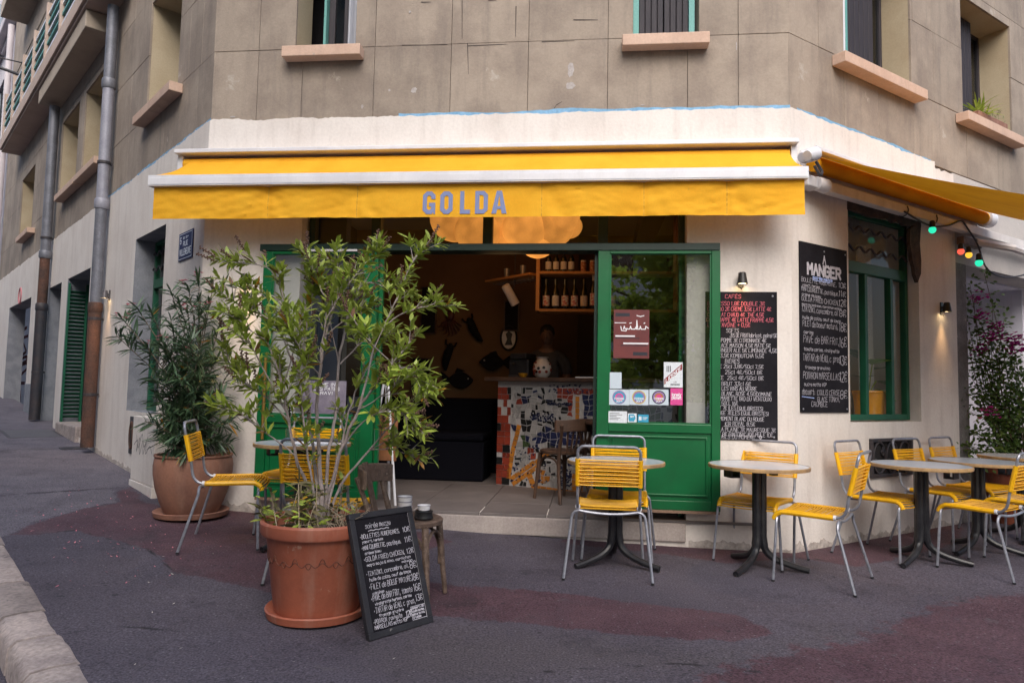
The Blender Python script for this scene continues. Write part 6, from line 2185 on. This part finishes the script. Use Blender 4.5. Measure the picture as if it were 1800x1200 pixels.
class Leaves:
    """first `cap` leaves are objects of their own, the rest one mesh"""
    def __init__(s, parent, name, variants, mats, cap):
        s.p, s.cap, s.n, s.name = parent, cap, 0, name
        s.var, s.mats = variants, mats
        s.me = {}
        s.rest = MB()

    def add(s, M, v, m, big=True):
        if s.n < s.cap and big:
            k = (v, m)
            if k not in s.me:
                s.me[k] = MB().add(*s.var[v]).mesh(s.name, s.mats[m], True, 80)
            link(s.name, s.me[k], s.p, M)
            s.n += 1
        else:
            s.rest.add(s.var[v][0], s.var[v][1], m, M)

    def done(s, nm='foliage'):
        if s.rest.v:
            stuff(s.rest.build(nm, s.mats, s.p, smooth=True, ang=80))


def spike(mb, p, d, L_):
    d = Vector(d).normalized()
    n = int(L_ / .006)
    mb.tube([p, Vector(p) + d * L_], .003, 5)
    o = d.orthogonal().normalized()
    w = d.cross(o)
    for k in range(n):
        a = k * 2.4
        q = Vector(p) + d * (L_ * (k + .5) / n)
        e = q + (o * math.cos(a) + w * math.sin(a)) * .0075
        mb.blob(e, .0048, .0048, .0048, 5, 4)


rnd = random.Random(21)
cal = thing('bottlebrush_shrub', 'airy bottlebrush shrub with pale bare stems and green leaf tufts growing in the terracotta pot', 'shrub', T(PX, PY, PG + .455))
base = Vector((PX, PY, PG + .455))


def loc(px, py, dy):
    """point at depth PY+dy seen at that pixel, relative to the shrub base"""
    d = FWD * F_PX + RGT * (px - 900) - UPV * (py - 600)
    p = EYEP + d * ((PY + dy) / d.y)
    return p - base


# trunk and limbs, traced in depth
limbs = [([(566, 940, 0), (558, 905, .02), (545, 870, .0), (520, 800, -.03), (508, 740, -.06), (496, 680, -.1), (470, 600, -.12)], .016, .006),
         ([(562, 940, 0), (560, 890, .0), (556, 840, .03), (548, 770, .06), (542, 700, .1), (538, 640, .1), (512, 560, .12), (490, 495, .1)], .017, .005),
         ([(570, 945, 0), (566, 880, -.02), (562, 800, -.02), (556, 730, -.05), (560, 660, -.1), (572, 590, -.12), (585, 540, -.1), (600, 490, -.08)], .018, .005),
         ([(572, 940, 0), (574, 870, .05), (578, 800, .05), (590, 730, .1), (596, 640, .14), (612, 560, .16), (640, 500, .18), (680, 505, .2), (700, 500, .22)], .015, .004),
         ([(566, 945, 0), (580, 860, -.06), (600, 790, -.1), (630, 720, -.14), (656, 680, -.16), (690, 640, -.2), (720, 600, -.18)], .014, .005),
         ([(572, 945, 0), (600, 850, .06), (650, 790, .1), (690, 745, .08), (740, 700, .1)], .011, .003),
         ([(630, 720, -.14), (650, 640, -.08), (670, 580, -.05), (696, 530, 0), (720, 470, .03), (745, 440, .05)], .008, .003),
         ([(720, 600, -.18), (700, 640, -.2), (730, 660, -.2), (745, 690, -.2)], .005, .003),
         ([(670, 580, -.05), (700, 555, -.02), (740, 540, 0), (785, 538, 0)], .006, .003),
         ([(508, 740, -.06), (470, 700, -.1), (440, 680, -.14), (405, 640, -.12)], .007, .003),
         ([(542, 700, .1), (500, 600, .06), (470, 560, 0), (430, 540, -.05), (395, 520, -.1)], .008, .003),
         ([(512, 560, .12), (480, 520, .1), (450, 530, .06), (420, 500, 0)], .006, .003),
         ([(490, 495, .1), (470, 470, .05), (430, 463, .02), (400, 460, 0)], .005, .002),
         ([(585, 540, -.1), (560, 500, -.06), (545, 460, -.05)], .006, .002),
         ([(612, 560, .16), (600, 500, .12), (590, 460, .1)], .006, .002),
         ([(640, 500, .18), (655, 465, .15), (665, 445, .12)], .006, .002),
         ([(560, 660, -.1), (530, 620, -.2), (515, 585, -.24)], .006, .003),
         ([(596, 640, .14), (640, 600, .2), (670, 590, .24)], .006, .002),
         ([(600, 790, -.1), (640, 740, -.2), (690, 720, -.24), (715, 735, -.25)], .006, .002),
         ([(520, 800, -.03), (480, 770, -.1), (440, 740, -.16), (410, 720, -.18)], .006, .002),
         ([(650, 790, .1), (690, 790, .05), (720, 800, 0)], .005, .002),
         ([(572, 590, -.12), (610, 560, -.2), (640, 540, -.24)], .006, .002),
         ([(568, 940, 0), (585, 850, .1), (605, 760, .16), (625, 690, .2), (650, 640, .24), (672, 600, .26)], .010, .003), ([(560, 940, 0), (548, 850, -.08), (536, 760, -.14), (530, 690, -.18), (536, 640, -.2)], .010, .003),
         ([(538, 640, .1), (540, 560, .06), (552, 520, .02), (560, 490, 0)], .007, .002), ([(560, 660, -.1), (575, 560, -.14), (610, 505, -.16), (630, 480, -.16)], .006, .002), ([(496, 680, -.1), (520, 600, -.18), (500, 560, -.2)], .006, .002), ([(596, 640, .14), (575, 540, .1), (560, 510, .08)], .006, .002),
         ([(690, 640, -.2), (650, 600, -.3), (630, 580, -.3)], .005, .002), ([(650, 790, .1), (690, 770, -.05), (730, 760, -.1)], .005, .002), ([(508, 740, -.06), (450, 620, -.2), (430, 600, -.22)], .006, .002), ([(470, 600, -.12), (440, 580, -.18), (415, 560, -.2)], .005, .002), ([(630, 720, -.14), (680, 690, -.28), (700, 670, -.3)], .005, .002)]
tips = []
for k, (pp, r0, r1) in enumerate(limbs):
    pts = [loc(*q) for q in pp]
    pts[0].z = max(pts[0].z, -.02) if k < 6 else pts[0].z
    if k < 6:
        pts[0] = Vector((pts[0].x * .4, pts[0].y * .4, -.02))
    pts = smooth_path(pts, 4)
    pts = [p + Vector((rnd.uniform(-.006, .006), rnd.uniform(-.006, .006), 0)) for p in pts]
    n = len(pts)
    MB().tube(pts, [(r0 + (r1 - r0) * i / (n - 1)) * .78 for i in range(n)], 7).build('stem', twig, cal, smooth=True)
    tips.append((pts[-1], (pts[-1] - pts[-3]).normalized()))
    side = MB()
    for i in range(n):
        t = i / n
        if (k < 6 and t > .58) or (k >= 6 and t > .28):
            for _ in range(3):
                if rnd.random() < .52:
                    ax_ = (pts[min(i + 1, n - 1)] - pts[max(i - 1, 0)]).normalized()
                    d = (ax_ + Vector((rnd.uniform(-1, 1), rnd.uniform(-1, 1), rnd.uniform(-.3, .9)))).normalized()
                    L_ = rnd.uniform(.05, .15)
                    e = pts[i] + d * L_
                    side.tube([pts[i], pts[i] + d * L_ * .5 + Vector((0, 0, .004)), e], [.0028, .0022, .0016], 5)
                    tips.append((e, d))
    if side.v:
        stuff(side.build('twigs', twig, cal, smooth=True))
lv = Leaves(cal, 'leaf', [leaf_mesh(.068, .023, .15), leaf_mesh(.052, .019, .35), leaf_mesh(.08, .024, .02)], [L_call, L_tip, L_old], 300)
sp = MB()
nsp = 0
allL = []
for (p, d) in tips:
    n = rnd.randint(6, 10)
    for k in range(n):
        a = k * 2.4 + rnd.uniform(-.3, .3)
        o = d.orthogonal().normalized()
        w = d.cross(o)
        tilt_ = rnd.uniform(.5, 1.1)
        ld = (d * rnd.uniform(.35, 1.0) + (o * math.cos(a) + w * math.sin(a)) * tilt_ + Vector((0, 0, .15))).normalized()
        q = p - d * rnd.uniform(0, .07)
        u = rnd.random()
        allL.append((orient(q, ld, rnd.uniform(-.6, .6)), rnd.randint(0, 2), 0 if u < .965 else 1 if u < .99 else 2))
    if rnd.random() < .22:
        spike(sp, p, (d + Vector((0, 0, .3))).normalized(), rnd.uniform(.06, .1))
allL.sort(key=lambda q: q[0].translation.y)
for q in allL:
    lv.add(*q)
lv.done()
stuff(sp.build('seed_spikes', spike_m, cal))
# undergrowth in the pot
und = thing('pot_undergrowth', 'dry tangled succulent weeds at the foot of the bottlebrush in the pot', 'plant', T(PX, PY, PG + .452))
mb = MB()
lv = Leaves(und, 'leaf', [leaf_mesh(.10, .022, .2), leaf_mesh(.07, .02, .3), leaf_mesh(.045, .016, .1)], [L_dry, L_call, L_tip], 90)
for k in range(26):
    a = rnd.uniform(0, 6.28)
    r = rnd.uniform(.05, .25)
    p = Vector((r * math.cos(a) - .05, r * math.sin(a), 0))
    d = Vector((rnd.uniform(-.6, .5), rnd.uniform(-.5, .3), rnd.uniform(.5, 1))).normalized()
    L_ = rnd.uniform(.08, .30)
    pts = [p, p + d * L_ * .5, p + d * L_ + Vector((rnd.uniform(-.03, .03), 0, -.01))]
    mb.tube(pts, .0028, 5)
    for j in range(int(L_ / .018)):
        q = p + d * L_ * rnd.uniform(.15, 1)
        ld = Vector((rnd.uniform(-1, 1), rnd.uniform(-1, 1), rnd.uniform(-.2, .6)))
        lv.add(orient(q, ld, rnd.uniform(-1, 1)), rnd.randint(0, 2), 0 if rnd.random() < .6 else 1)
for k in range(60):
    p = Vector((rnd.uniform(-.05, .22), rnd.uniform(-.22, .1), .0))
    q = p + Vector((rnd.uniform(-.12, .12), rnd.uniform(-.1, .05), rnd.uniform(.02, .16)))
    mb.tube([p, (p + q) / 2 + Vector((rnd.uniform(-.02, .02), 0, .03)), q], .0016, 4)
lv.done()
stuff(mb.build('dry_stems', mk('straw_stems', (.36, .29, .21), .9, grain=.2), und))

# ---- oleander
rnd = random.Random(5)
OZ = gz(OX, OY) + .46
ole = thing('oleander', 'dense dark oleander with a few pink flowers growing in the weathered urn', 'shrub', T(OX, OY, OZ))
obase = Vector((OX, OY, OZ))


def oloc(px, py, dy):
    d = FWD * F_PX + RGT * (px - 900) - UPV * (py - 600)
    p = EYEP + d * ((OY + dy) / d.y)
    return p - obase


tg = [(205, 590, -.1), (215, 560, -.2), (240, 540, -.15), (265, 545, 0), (300, 510, .05), (330, 500, .0), (350, 490, .1), (300, 560, -.2), (330, 545, -.25), (365, 540, -.1), (390, 560, .05), (260, 610, -.15), (285, 600, -.25), (320, 600, -.3), (350, 610, -.3), (385, 620, -.1), (410, 640, 0), (265, 660, -.1), (290, 650, -.3),
      (325, 660, -.35), (360, 660, -.3), (395, 690, -.15), (270, 700, 0), (300, 710, -.3), (340, 715, -.35), (375, 730, -.25), (410, 740, -.05), (280, 755, -.2), (310, 765, -.32), (345, 770, -.35), (385, 775, -.2), (255, 740, .0), (405, 780, 0), (300, 640, .1), (350, 580, .12), (290, 790, -.25), (330, 795, -.3), (360, 690, .15), (315, 530, .1), (375, 500, .05), (325, 620, -.1), (300, 690, -.1), (370, 700, -.35)]
lv = Leaves(ole, 'leaf', [leaf_mesh(.125, .017, .18), leaf_mesh(.105, .015, .35), leaf_mesh(.14, .018, .08)], [L_ole, L_old], 300)
stems, fl = MB(), MB()
allL = []
for (px, py, dy) in tg:
    e = oloc(px, py, dy)
    b = Vector((rnd.uniform(-.1, .1), rnd.uniform(-.1, .1), 0))
    m = (b + e) / 2 + Vector((-(e.x - b.x) * .18, 0, .06))
    pts = smooth_path([b, (b * .6 + m * .4), m, e], 4)
    stems.tube(pts, [.0085 - .0055 * i / (len(pts) - 1) for i in range(len(pts))], 6)
    n = len(pts)
    ends = [(e, (e - pts[-3]).normalized(), 22)] + [(pts[int(n * t)], (pts[int(n * t)] - pts[int(n * t) - 2]).normalized(), 12) for t in (.55, .68, .8, .9)]
    for _ in range(2):
        d = Vector((rnd.uniform(-1, 1), rnd.uniform(-1, .6), rnd.uniform(0, 1))).normalized()
        s_ = pts[int(n * rnd.uniform(.55, .9))]
        q = s_ + d * rnd.uniform(.1, .2)
        stems.tube([s_, q], .003, 5)
        ends.append((q, d, 14))
    for (p, d, k_) in ends:
        for k in range(k_):
            a = k * 2.1 + rnd.uniform(-.3, .3)
            o = d.orthogonal().normalized()
            w = d.cross(o)
            ld = (d * rnd.uniform(.2, .9) + (o * math.cos(a) + w * math.sin(a)) * rnd.uniform(.6, 1.1)).normalized()
            allL.append((orient(p - d * rnd.uniform(0, .09), ld, rnd.uniform(-.8, .8)), rnd.randint(0, 2), 0 if rnd.random() < .992 else 1))
    if py < 640 and rnd.random() < .6:
        for k in range(rnd.randint(3, 7)):
            c = e + Vector((rnd.uniform(-.05, .05), rnd.uniform(-.06, .02), rnd.uniform(.0, .05)))
            for j in range(4):
                a = j * 1.57
                fl.add(*leaf_mesh(.024, .017, .2, 2), 0, orient(c, (math.cos(a), math.sin(a), .7)))
allL.sort(key=lambda q: q[0].translation.y)
for q in allL:
    lv.add(*q)
lv.done()
stems.build('stems', twig_p, ole, smooth=True)
stuff(fl.build('flowers', petal, ole))

# ---- bougainvillea
rnd = random.Random(9)
bou = thing('bougainvillea', 'sprawling bougainvillea with magenta bracts in front of the dark entrance', 'shrub', T(bp_.x, bp_.y, gz(bp_.x, bp_.y) + .51))
bbase = Vector((bp_.x, bp_.y, gz(bp_.x, bp_.y) + .51))


def bloc(px, py, dy):
    d = FWD * F_PX + RGT * (px - 900) - UPV * (py - 600)
    p = EYEP + d * ((bp_.y + dy) / d.y)
    return p - bbase


tg = [(1705, 500, .2, 0), (1712, 530, .2, 1), (1720, 560, .1, 1), (1700, 590, .1, 0), (1745, 580, 0, 1), (1758, 600, 0, 1), (1770, 610, -.1, 1), (1785, 620, -.1, 1), (1735, 600, 0, 1), (1715, 620, .1, 1), (1760, 640, -.1, 0), (1780, 660, -.1, 0), (1740, 650, 0, 0), (1705, 660, .1, 0), (1790, 690, -.1, 0), (1750, 690, -.1, 0), (1720, 690, 0, 0),
      (1700, 720, 0, 0), (1735, 730, -.1, 1), (1770, 730, -.15, 0), (1795, 720, -.1, 0), (1710, 760, 0, 0), (1745, 770, -.15, 0), (1690, 790, -.1, 0), (1720, 800, -.2, 0), (1780, 780, -.1, 0), (1760, 800, -.2, 0), (1690, 830, -.2, 0), (1745, 540, .1, 0), (1730, 480, .25, 0), (1698, 545, .2, 0), (1800, 650, 0, 0), (1815, 700, 0, 0), (1810, 760, 0, 0), (1765, 560, .1, 0), (1722, 635, .05, 0), (1695, 690, 0, 0), (1775, 600, -.1, 1)]
lv = Leaves(bou, 'leaf', [leaf_mesh(.052, .032, .2), leaf_mesh(.04, .026, .3)], [L_bou], 120)
stems, br_ = MB(), MB()
for (px, py, dy, f) in tg:
    e = bloc(px, py, dy)
    b = Vector((rnd.uniform(-.1, .1), rnd.uniform(-.1, .1), 0))
    m = (b + e) / 2 + Vector((rnd.uniform(-.12, .12), 0, .1))
    pts = smooth_path([b, m, e], 6)
    stems.tube(pts, [.007 - .005 * i / (len(pts) - 1) for i in range(len(pts))], 5)
    for i in range(4, len(pts)):
        for k in range(11):
            d = Vector((rnd.uniform(-1, 1), rnd.uniform(-1, 1), rnd.uniform(-.5, 1))).normalized()
            p = pts[i] + d * rnd.uniform(0, .10)
            lv.add(orient(p, d, rnd.uniform(-1, 1)), rnd.randint(0, 1), 0)
    for k in range(20 if f else 0):
        c = e + Vector((.0, -.07, .02)) + Vector((rnd.gauss(0, .045), rnd.gauss(0, .035), rnd.gauss(0, .035)))
        for j in range(3):
            a = j * 2.1 + rnd.random()
            br_.add(*leaf_mesh(.034, .03, .1, 2), 0, orient(c, (math.cos(a), math.sin(a), .8)))
lv.done()
stems.build('stems', twig_d, bou, smooth=True)
stuff(br_.build('bracts', bract, bou))

# ---- plant on the upper right window sill, monstera in the window
sx_, _z = WR.px(1735, 225, .02)
sp_ = thing('sill_plant', 'spiky green plant in a brown trough on the upper window sill', 'plant', WR.M @ T(sx_, .02, 4.232))
MB().box(-.28, .42, -.08, .08, 0, .09).build('trough', old_terra, sp_, bevel=.01)
lv = Leaves(sp_, 'leaf', [leaf_mesh(.26, .02, .5, 5), leaf_mesh(.2, .018, .3, 5)], [L_call, L_bou], 60)
rnd = random.Random(3)
for k in range(46):
    a, e = rnd.uniform(0, 6.28), rnd.uniform(.3, 1.3)
    lv.add(orient((rnd.uniform(-.2, .05), 0, .08), (math.cos(a) * math.cos(e), math.sin(a) * math.cos(e), math.sin(e))), rnd.randint(0, 1), 0)
for k in range(60):
    p = Vector((rnd.uniform(.0, .36), rnd.uniform(-.08, .06), rnd.uniform(.06, .2)))
    lv.add(orient(p, (rnd.uniform(-1, 1), rnd.uniform(-1, 1), rnd.uniform(-.3, 1))) @ Matrix.Scale(.35, 4), 1, 1, False)
lv.done()
mxx, mzz = WR.px(1542, 735, -.25)
mpot = thing('orange_planter', 'glossy orange ceramic planter standing inside the right window', 'pot', WR.M @ T(mxx, .33, .99))
oglz = mk('orange_ceramic', (.78, .33, .02), .25, (.7, .27, .015), 6, grain=.05)
MB().lathe([(.10, 0), (.125, .01), (.13, .04), (.127, .05), (.14, .2), (.15, .26), (.158, .27), (.155, .285), (.14, .28), (.135, .22)], 32, cap1=False).build('body', oglz, mpot, smooth=True)
MB().lathe([(.0, .24), (.135, .24)], 20, cap0=False, cap1=False).build('soil', soil_m, mpot)
mon = thing('monstera', 'broad leaved monstera growing in the orange planter', 'plant', WR.M @ T(mxx, .33, 1.23))


def monstera_leaf(s):
    pts = []
    n = 18
    for i in range(n + 1):
        a = math.pi * (i / n)
        r = .5 * (1 - .25 * math.cos(2 * a)) + .12 * math.sin(a)
        notch = .72 if i % 4 == 2 and 3 < i < n - 3 else 1.0
        pts.append((-.45 * math.cos(a) * 1.0 + .42, r * math.sin(a) * .85 * notch))
    poly = [(p[0] * s, p[1] * s) for p in pts] + [(p[0] * s, -p[1] * s) for p in reversed(pts[1:-1])]
    tris = tessellate_polygon([[Vector((a, b, 0)) for a, b in poly]])
    return [(a, b, -.25 * a * a / s + .12 * abs(b)) for a, b in poly], [tuple(t) for t in tris]


for (dx, dy, h, s, d) in ((-.02, -.05, .30, .24, (-.1, -.9, .35)), (.05, -.06, .06, .22, (.35, -.8, -.4)), (-.09, .0, .18, .18, (-.8, -.5, .1)), (.11, .04, .25, .2, (.8, -.2, .3)), (.02, .1, .36, .2, (.1, .5, .6)), (.1, -.02, .14, .16, (.9, -.4, -.1))):
    MB().tube(smooth_path([(0, 0, 0), (dx * .5, dy * .5, h * .6), (dx, dy, h)], 4), .006, 6).build('stalk', L_call, mon, smooth=True)
    o = MB().add(*monstera_leaf(s)).build('leaf', leafmat('monstera_leaf', (.16, .30, .05), (.22, .38, .06), (.1, .22, .04), .3) if s > .23 or h < .1 else L_ole, mon, orient((dx, dy, h), d), smooth=True, ang=80)
wb = thing('wooden_figure', 'brown wooden pot standing beside the orange planter', 'pot', WR.M @ T(mxx + .34, .40, .99))
MB().lathe([(.05, 0), (.06, .02), (.07, .12), (.05, .2), (.06, .24)], 20).build('body', shelf_wood, wb, smooth=True)
MB().lathe([(.12, 0), (.12, .014)], 20).build('dish', dark_wood, wb, T(.14, 0, 0))
cu = thing('reflection_strip', 'white cloth strip inside the right window imitating a pale reflection', 'curtain', WR.M @ T(1.62, .34, 1.15))  # folded strip added in place of a bright reflection in the pane
mb, vs, fs = MB(), [], []
for i in range(25):
    x = -.10 + .22 * i / 24
    for j in range(12):
        z = 1.55 * j / 11
        vs.append((x + .03 * (1 - j / 11), .02 * math.sin(i * 1.3 + .3 * math.sin(j)), z - (.08 * (i / 24) if j == 0 else 0)))
for i in range(24):
    for j in range(11):
        a = i * 12 + j
        fs.append((a, a + 12, a + 13, a + 1))
mb.add(vs, fs).build('cloth', mk('white_reflection', (.75, .74, .74), .9, trans=.3), cu, smooth=True)

# ---- fallen petals, pebbles on the pavement
rnd = random.Random(12)
mb = MB()
for k in range(190):
    px, py = (rnd.gauss(190, 95), rnd.gauss(925, 45)) if k < 130 else (rnd.uniform(60, 1500), rnd.uniform(960, 1180))
    if py < 860:
        continue
    p = ground_px(px, py)
    if (WL.I @ p).y > -.05 or -(WL.I @ p).y > 1.3:
        continue
    s = rnd.uniform(.006, .014)
    a = rnd.uniform(0, 6.28)
    mb.add(*leaf_mesh(s * 1.6, s, -.4, 2), 0 if k < 130 or rnd.random() < .2 else 1, T(p.x, p.y, gz(p.x, p.y) + .008) @ Rz(a))
stuff(mb.build('fallen_petals', [petal, mk('pale_crumb', (.5, .46, .42), .9)]))

# ================================================================== PERSON BEHIND THE BAR
def skin_body(name, verts, edges, rad, mat, parent, sub=2):
    me = bpy.data.meshes.new(name)
    me.from_pydata(verts, edges, [])
    me.materials.append(mat)
    o = link(name, me, parent)
    o.modifiers.new('skin', 'SKIN')
    for v, r in zip(me.skin_vertices[0].data, rad):
        v.radius = r if isinstance(r, tuple) else (r, r)
    me.skin_vertices[0].data[0].use_root = True
    s = o.modifiers.new('sub', 'SUBSURF')
    s.levels = s.render_levels = sub
    return o


hx, hz_ = wf(962, 600, 2.45)
pm = thing('person', 'person in a grey shirt standing behind the bar looking down', 'person', WF.M @ T(hx, 2.45, .193) @ Rz(R_(0)))
skin = mk('skin', (.17, .09, .06), .6, (.14, .075, .05), 12)
shirt = mk('grey_shirt', (.06, .058, .064), .9, (.045, .043, .05), 8)
hairm = mk('dark_hair', (.012, .009, .008), .5, grain=.3)
V = [(0, 0, .95), (0, 0, 1.15), (0, -.01, 1.32), (0, 0, 1.45), (0, -.02, 1.53), (0, -.04, 1.62), (0, -.045, 1.72),
     (.10, 0, 1.42), (.20, 0, 1.38), (.25, .02, 1.12), (.20, -.24, 1.05), (.16, -.33, 1.06), (-.10, 0, 1.42), (-.20, 0, 1.38), (-.25, .02, 1.12), (-.18, -.24, 1.05), (-.12, -.33, 1.06),
     (.10, 0, .88), (.11, -.01, .48), (.11, .02, .09), (.12, -.14, .04), (-.10, 0, .88), (-.11, -.01, .48), (-.11, .02, .09), (-.12, -.14, .04)]
E_ = [(0, 1), (1, 2), (2, 3), (3, 4), (4, 5), (5, 6), (3, 7), (7, 8), (8, 9), (9, 10), (10, 11), (3, 12), (12, 13), (13, 14), (14, 15), (15, 16), (0, 17), (17, 18), (18, 19), (19, 20), (0, 21), (21, 22), (22, 23), (23, 24)]
Rr = [(.15, .11), (.14, .10), (.16, .11), (.12, .08), .055, .075, .07, .08, .068, .048, .036, .028, .08, .068, .048, .036, .028, .09, .06, .045, .035, .09, .06, .045, .035]
skin_body('body', V, E_, Rr, skin, pm)
torso = [(0, 0, .93), (0, 0, 1.15), (0, -.01, 1.32), (0, 0, 1.44), (.10, 0, 1.42), (.205, 0, 1.375), (.245, .015, 1.20), (-.10, 0, 1.42), (-.205, 0, 1.375), (-.245, .015, 1.20)]
skin_body('shirt', torso, [(0, 1), (1, 2), (2, 3), (3, 4), (4, 5), (5, 6), (3, 7), (7, 8), (8, 9)], [(.165, .125), (.155, .115), (.175, .125), (.13, .09), .095, .082, .07, .095, .082, .07], shirt, pm)
MB().blob((0, -.05, 1.665), .078, .098, .118, 20, 14).build('face', skin, pm, smooth=True)
MB().blob((0, -.03, 1.705), .09, .105, .098, 20, 14, jit=.05).build('hair', hairm, pm, smooth=True)
MB().tube([(0, -.142, 1.675), (0, -.162, 1.64), (0, -.145, 1.632)], [.009, .013, .009], 8).build('nose', skin, pm, smooth=True)
for s in (1, -1):
    MB().blob((.032 * s, -.136, 1.675), .012, .006, .006, 8, 6).build('eye', tbk, pm)
    MB().blob((.08 * s, -.04, 1.655), .012, .02, .03, 8, 6).build('ear', skin, pm, smooth=True)
    for k in range(5):
        d = Vector((.012 * (k - 2) * 1.0, -.05 - .008 * (2 - abs(k - 2)), -.012 if k else .0))
        b = Vector((.15 * s * (1 if s > 0 else .75), -.345, 1.06)) + Vector((.011 * (k - 2), 0, 0))
        MB().tube([b, b + d * .55, b + d + Vector((0, 0, -.012))], [.009, .008, .006], 6).build('finger', skin, pm, smooth=True)
MB().box(-.028, .028, -.143, -.138, 1.603, 1.609).build('mouth', orn_r, pm)

# ================================================================== ACROSS THE STREET (seen only in the glass)
far_m = mk('pale_facade', (.62, .58, .54), .9, (.55, .51, .47), 1, grain=.05)
shut_m = mk('grey_shutter_paint', (.25, .29, .33), .7)


def far_house(label, M, w, h, cols, storeys, shop=True):
    t = thing('house', label, 'house', M)
    MB().box(-w / 2, w / 2, 0, 6, -.4, h).build('wall', far_m, t)
    MB().box(-w / 2 - .1, w / 2 + .1, -.25, 6.1, h + .002, h + .3).build('cornice', far_m, t, bevel=.03)
    for i in range(cols):
        x = -w / 2 + w * (i + .5) / cols
        for j in range(storeys):
            z = .9 + j * 3.1
            wn = MB().box(x - .55, x + .55, -.03, .0, z, z + 1.9).build('window', blackgap, t)
            MB().box(x - .47, x + .47, -.045, -.032, z + .08, z + 1.82).build('pane', glass_up, wn)
            for s in (1, -1):
                MB().box(x + s * .58, x + s * 1.05, -.06, -.002, z, z + 1.9).build('shutter', shut_m, t)
    return t


n_ = WF.n
far_house('pale shuttered house across the street behind the viewer', T(-1, -24, -.1) @ Rz(math.pi + .05), 17, 10, 5, 3)
rc = FRc + Vector((math.cos(AR), math.sin(AR), 0)) * 9 + WR.n * 12
far_house('pale house across the right street', T(rc.x, rc.y, -.1) @ Rz(AR + math.pi), 20, 9.5, 6, 3)
lc = FLc + DL * 4 + NL * 8.8
far_house('pale house across the side street', T(lc.x, lc.y, .1) @ Rz(AL), 30, 12, 8, 4)


def street_tree(label, x, y, h, seed):
    rr = random.Random(seed)
    t = thing('plane_tree', label, 'tree', T(x, y, gz(x, y) - .15), 'plane trees across the street')
    MB().tube(smooth_path([(0, 0, 0), (.05, 0, 1.5), (-.05, .05, 3.2), (.1, 0, h * .7)], 4), [.2 - .011 * k for k in range(13)], 10).build('trunk', twig_d, t, smooth=True)
    br, lf = MB(), MB()
    cl = []
    for k in range(20):
        a, zz = rr.uniform(0, 6.28), rr.uniform(.24, .95) * h
        r = rr.uniform(.7, 2.3) * (1.1 - abs(zz / h - .6))
        e = Vector((r * math.cos(a), r * math.sin(a), zz))
        b = Vector((0, 0, zz * .72))
        br.tube([b, (b + e) / 2 + Vector((0, 0, .2)), e], [.06, .045, .02], 6)
        cl.append((e, rr.uniform(.55, 1.0)))
        cl.append(((b + e) / 2, rr.uniform(.4, .7)))
    br.build('branches', twig_d, t, smooth=True)
    for (c, r) in cl:
        for k in range(190):
            d = Vector((rr.gauss(0, 1), rr.gauss(0, 1), rr.gauss(0, 1))).normalized() * r * rr.uniform(.45, 1) ** .5
            lf.add([(0, 0, 0), (.10, -.07, .01), (.2, 0, -.03), (.10, .07, .01)], [(0, 1, 2, 3)], 0, orient(c + d, (rr.uniform(-1, 1), rr.uniform(-1, 1), rr.uniform(-.7, .5)), rr.uniform(-2, 2)))
    stuff(lf.build('crown', leafmat('plane_leaf', (.26, .36, .06), (.34, .44, .08), (.16, .24, .05), tr=.5), t))


street_tree('leafy plane tree across the street behind the viewer', 1.5, -6.4, 7.6, 4)
street_tree('smaller leafy plane tree across the street', -7.2, -6.6, 7.0, 8)
street_tree('tallest leafy plane tree behind the nearer plane tree', 2.6, -10.5, 10.5, 15)

# next house up the side street, in line with this one
nb_m = mk('pinkish_white_facade', (.58, .53, .55), .9, (.50, .46, .48), 2, grain=.06, streak=(.4, .36, .38), streak_amt=.4)
nb = thing('neighbour_house', 'pinkish white house further up the side street with grey shutters', 'house', WL.M @ T(-14.62, 0, .4))
MB().box(-14, 0, .03, 8, -.6, 13).build('wall', nb_m, nb)
MB().box(-14, -.01, -.22, .03, 9.8, 10.05).build('cornice', nb_m, nb, bevel=.03)
for j in range(3):
    for i in range(4):
        x, z = -1.7 - 3 * i, 3.6 + 3.1 * j
        wn = MB().box(x - .5, x + .5, -.005, .028, z, z + 1.9).build('window', blackgap, nb)
        MB().box(x - .6, x + .6, -.06, .028, z - .12, z - .003).build('sill', nb_m, nb)
        MB().box(x - .62, x + .62, -.07, .028, z + 1.92, z + 2.05).build('lintel', nb_m, nb)
        for s in (1, -1):
            sh_ = MB().box(x + s * .52, x + s * 1.0, -.05, .025, z, z + 1.9).build('shutter', shut_m, nb)
            if i < 2:
                for q in range(14):
                    MB().box(x + s * .56, x + s * .96, -.065, -.051, z + .1 + q * .12, z + .17 + q * .12).build('slat', shut_m, sh_)
gd = MB().box(-4.2, -.9, -.02, .028, -.3, 3.0).build('garage_shutter', mk('grey_roller_shutter', (.16, .15, .17), .6), nb)
for q in range(26):
    MB().box(-4.15, -.95, -.035, -.021, -.2 + q * .12, -.12 + q * .12).build('slat', shut_m, gd)
MB().tube([(-.15, -.08, -.2), (-.15, -.08, 9.7)], .07, 12).build('rain_pipe', nb_m, nb, smooth=True)
sl_ = thing('street_lantern_arm', 'dark lamp bracket sticking out from the upper side street facade', 'bracket', WL.M @ T(-12.6, 0, 8.1))
MB().tube([(0, 0, 0), (-.4, -.9, .25), (-.6, -1.9, .5)], .035, 8).tube([(0, 0, .3), (-.4, -.9, .4)], .015, 6).build('arm', dark_iron, sl_, smooth=True)
MB().lathe([(.05, .1), (.16, .0), (.14, -.08)], 14).build('lamp_head', dark_iron, sl_, T(-.65, -2.0, .5), smooth=True)
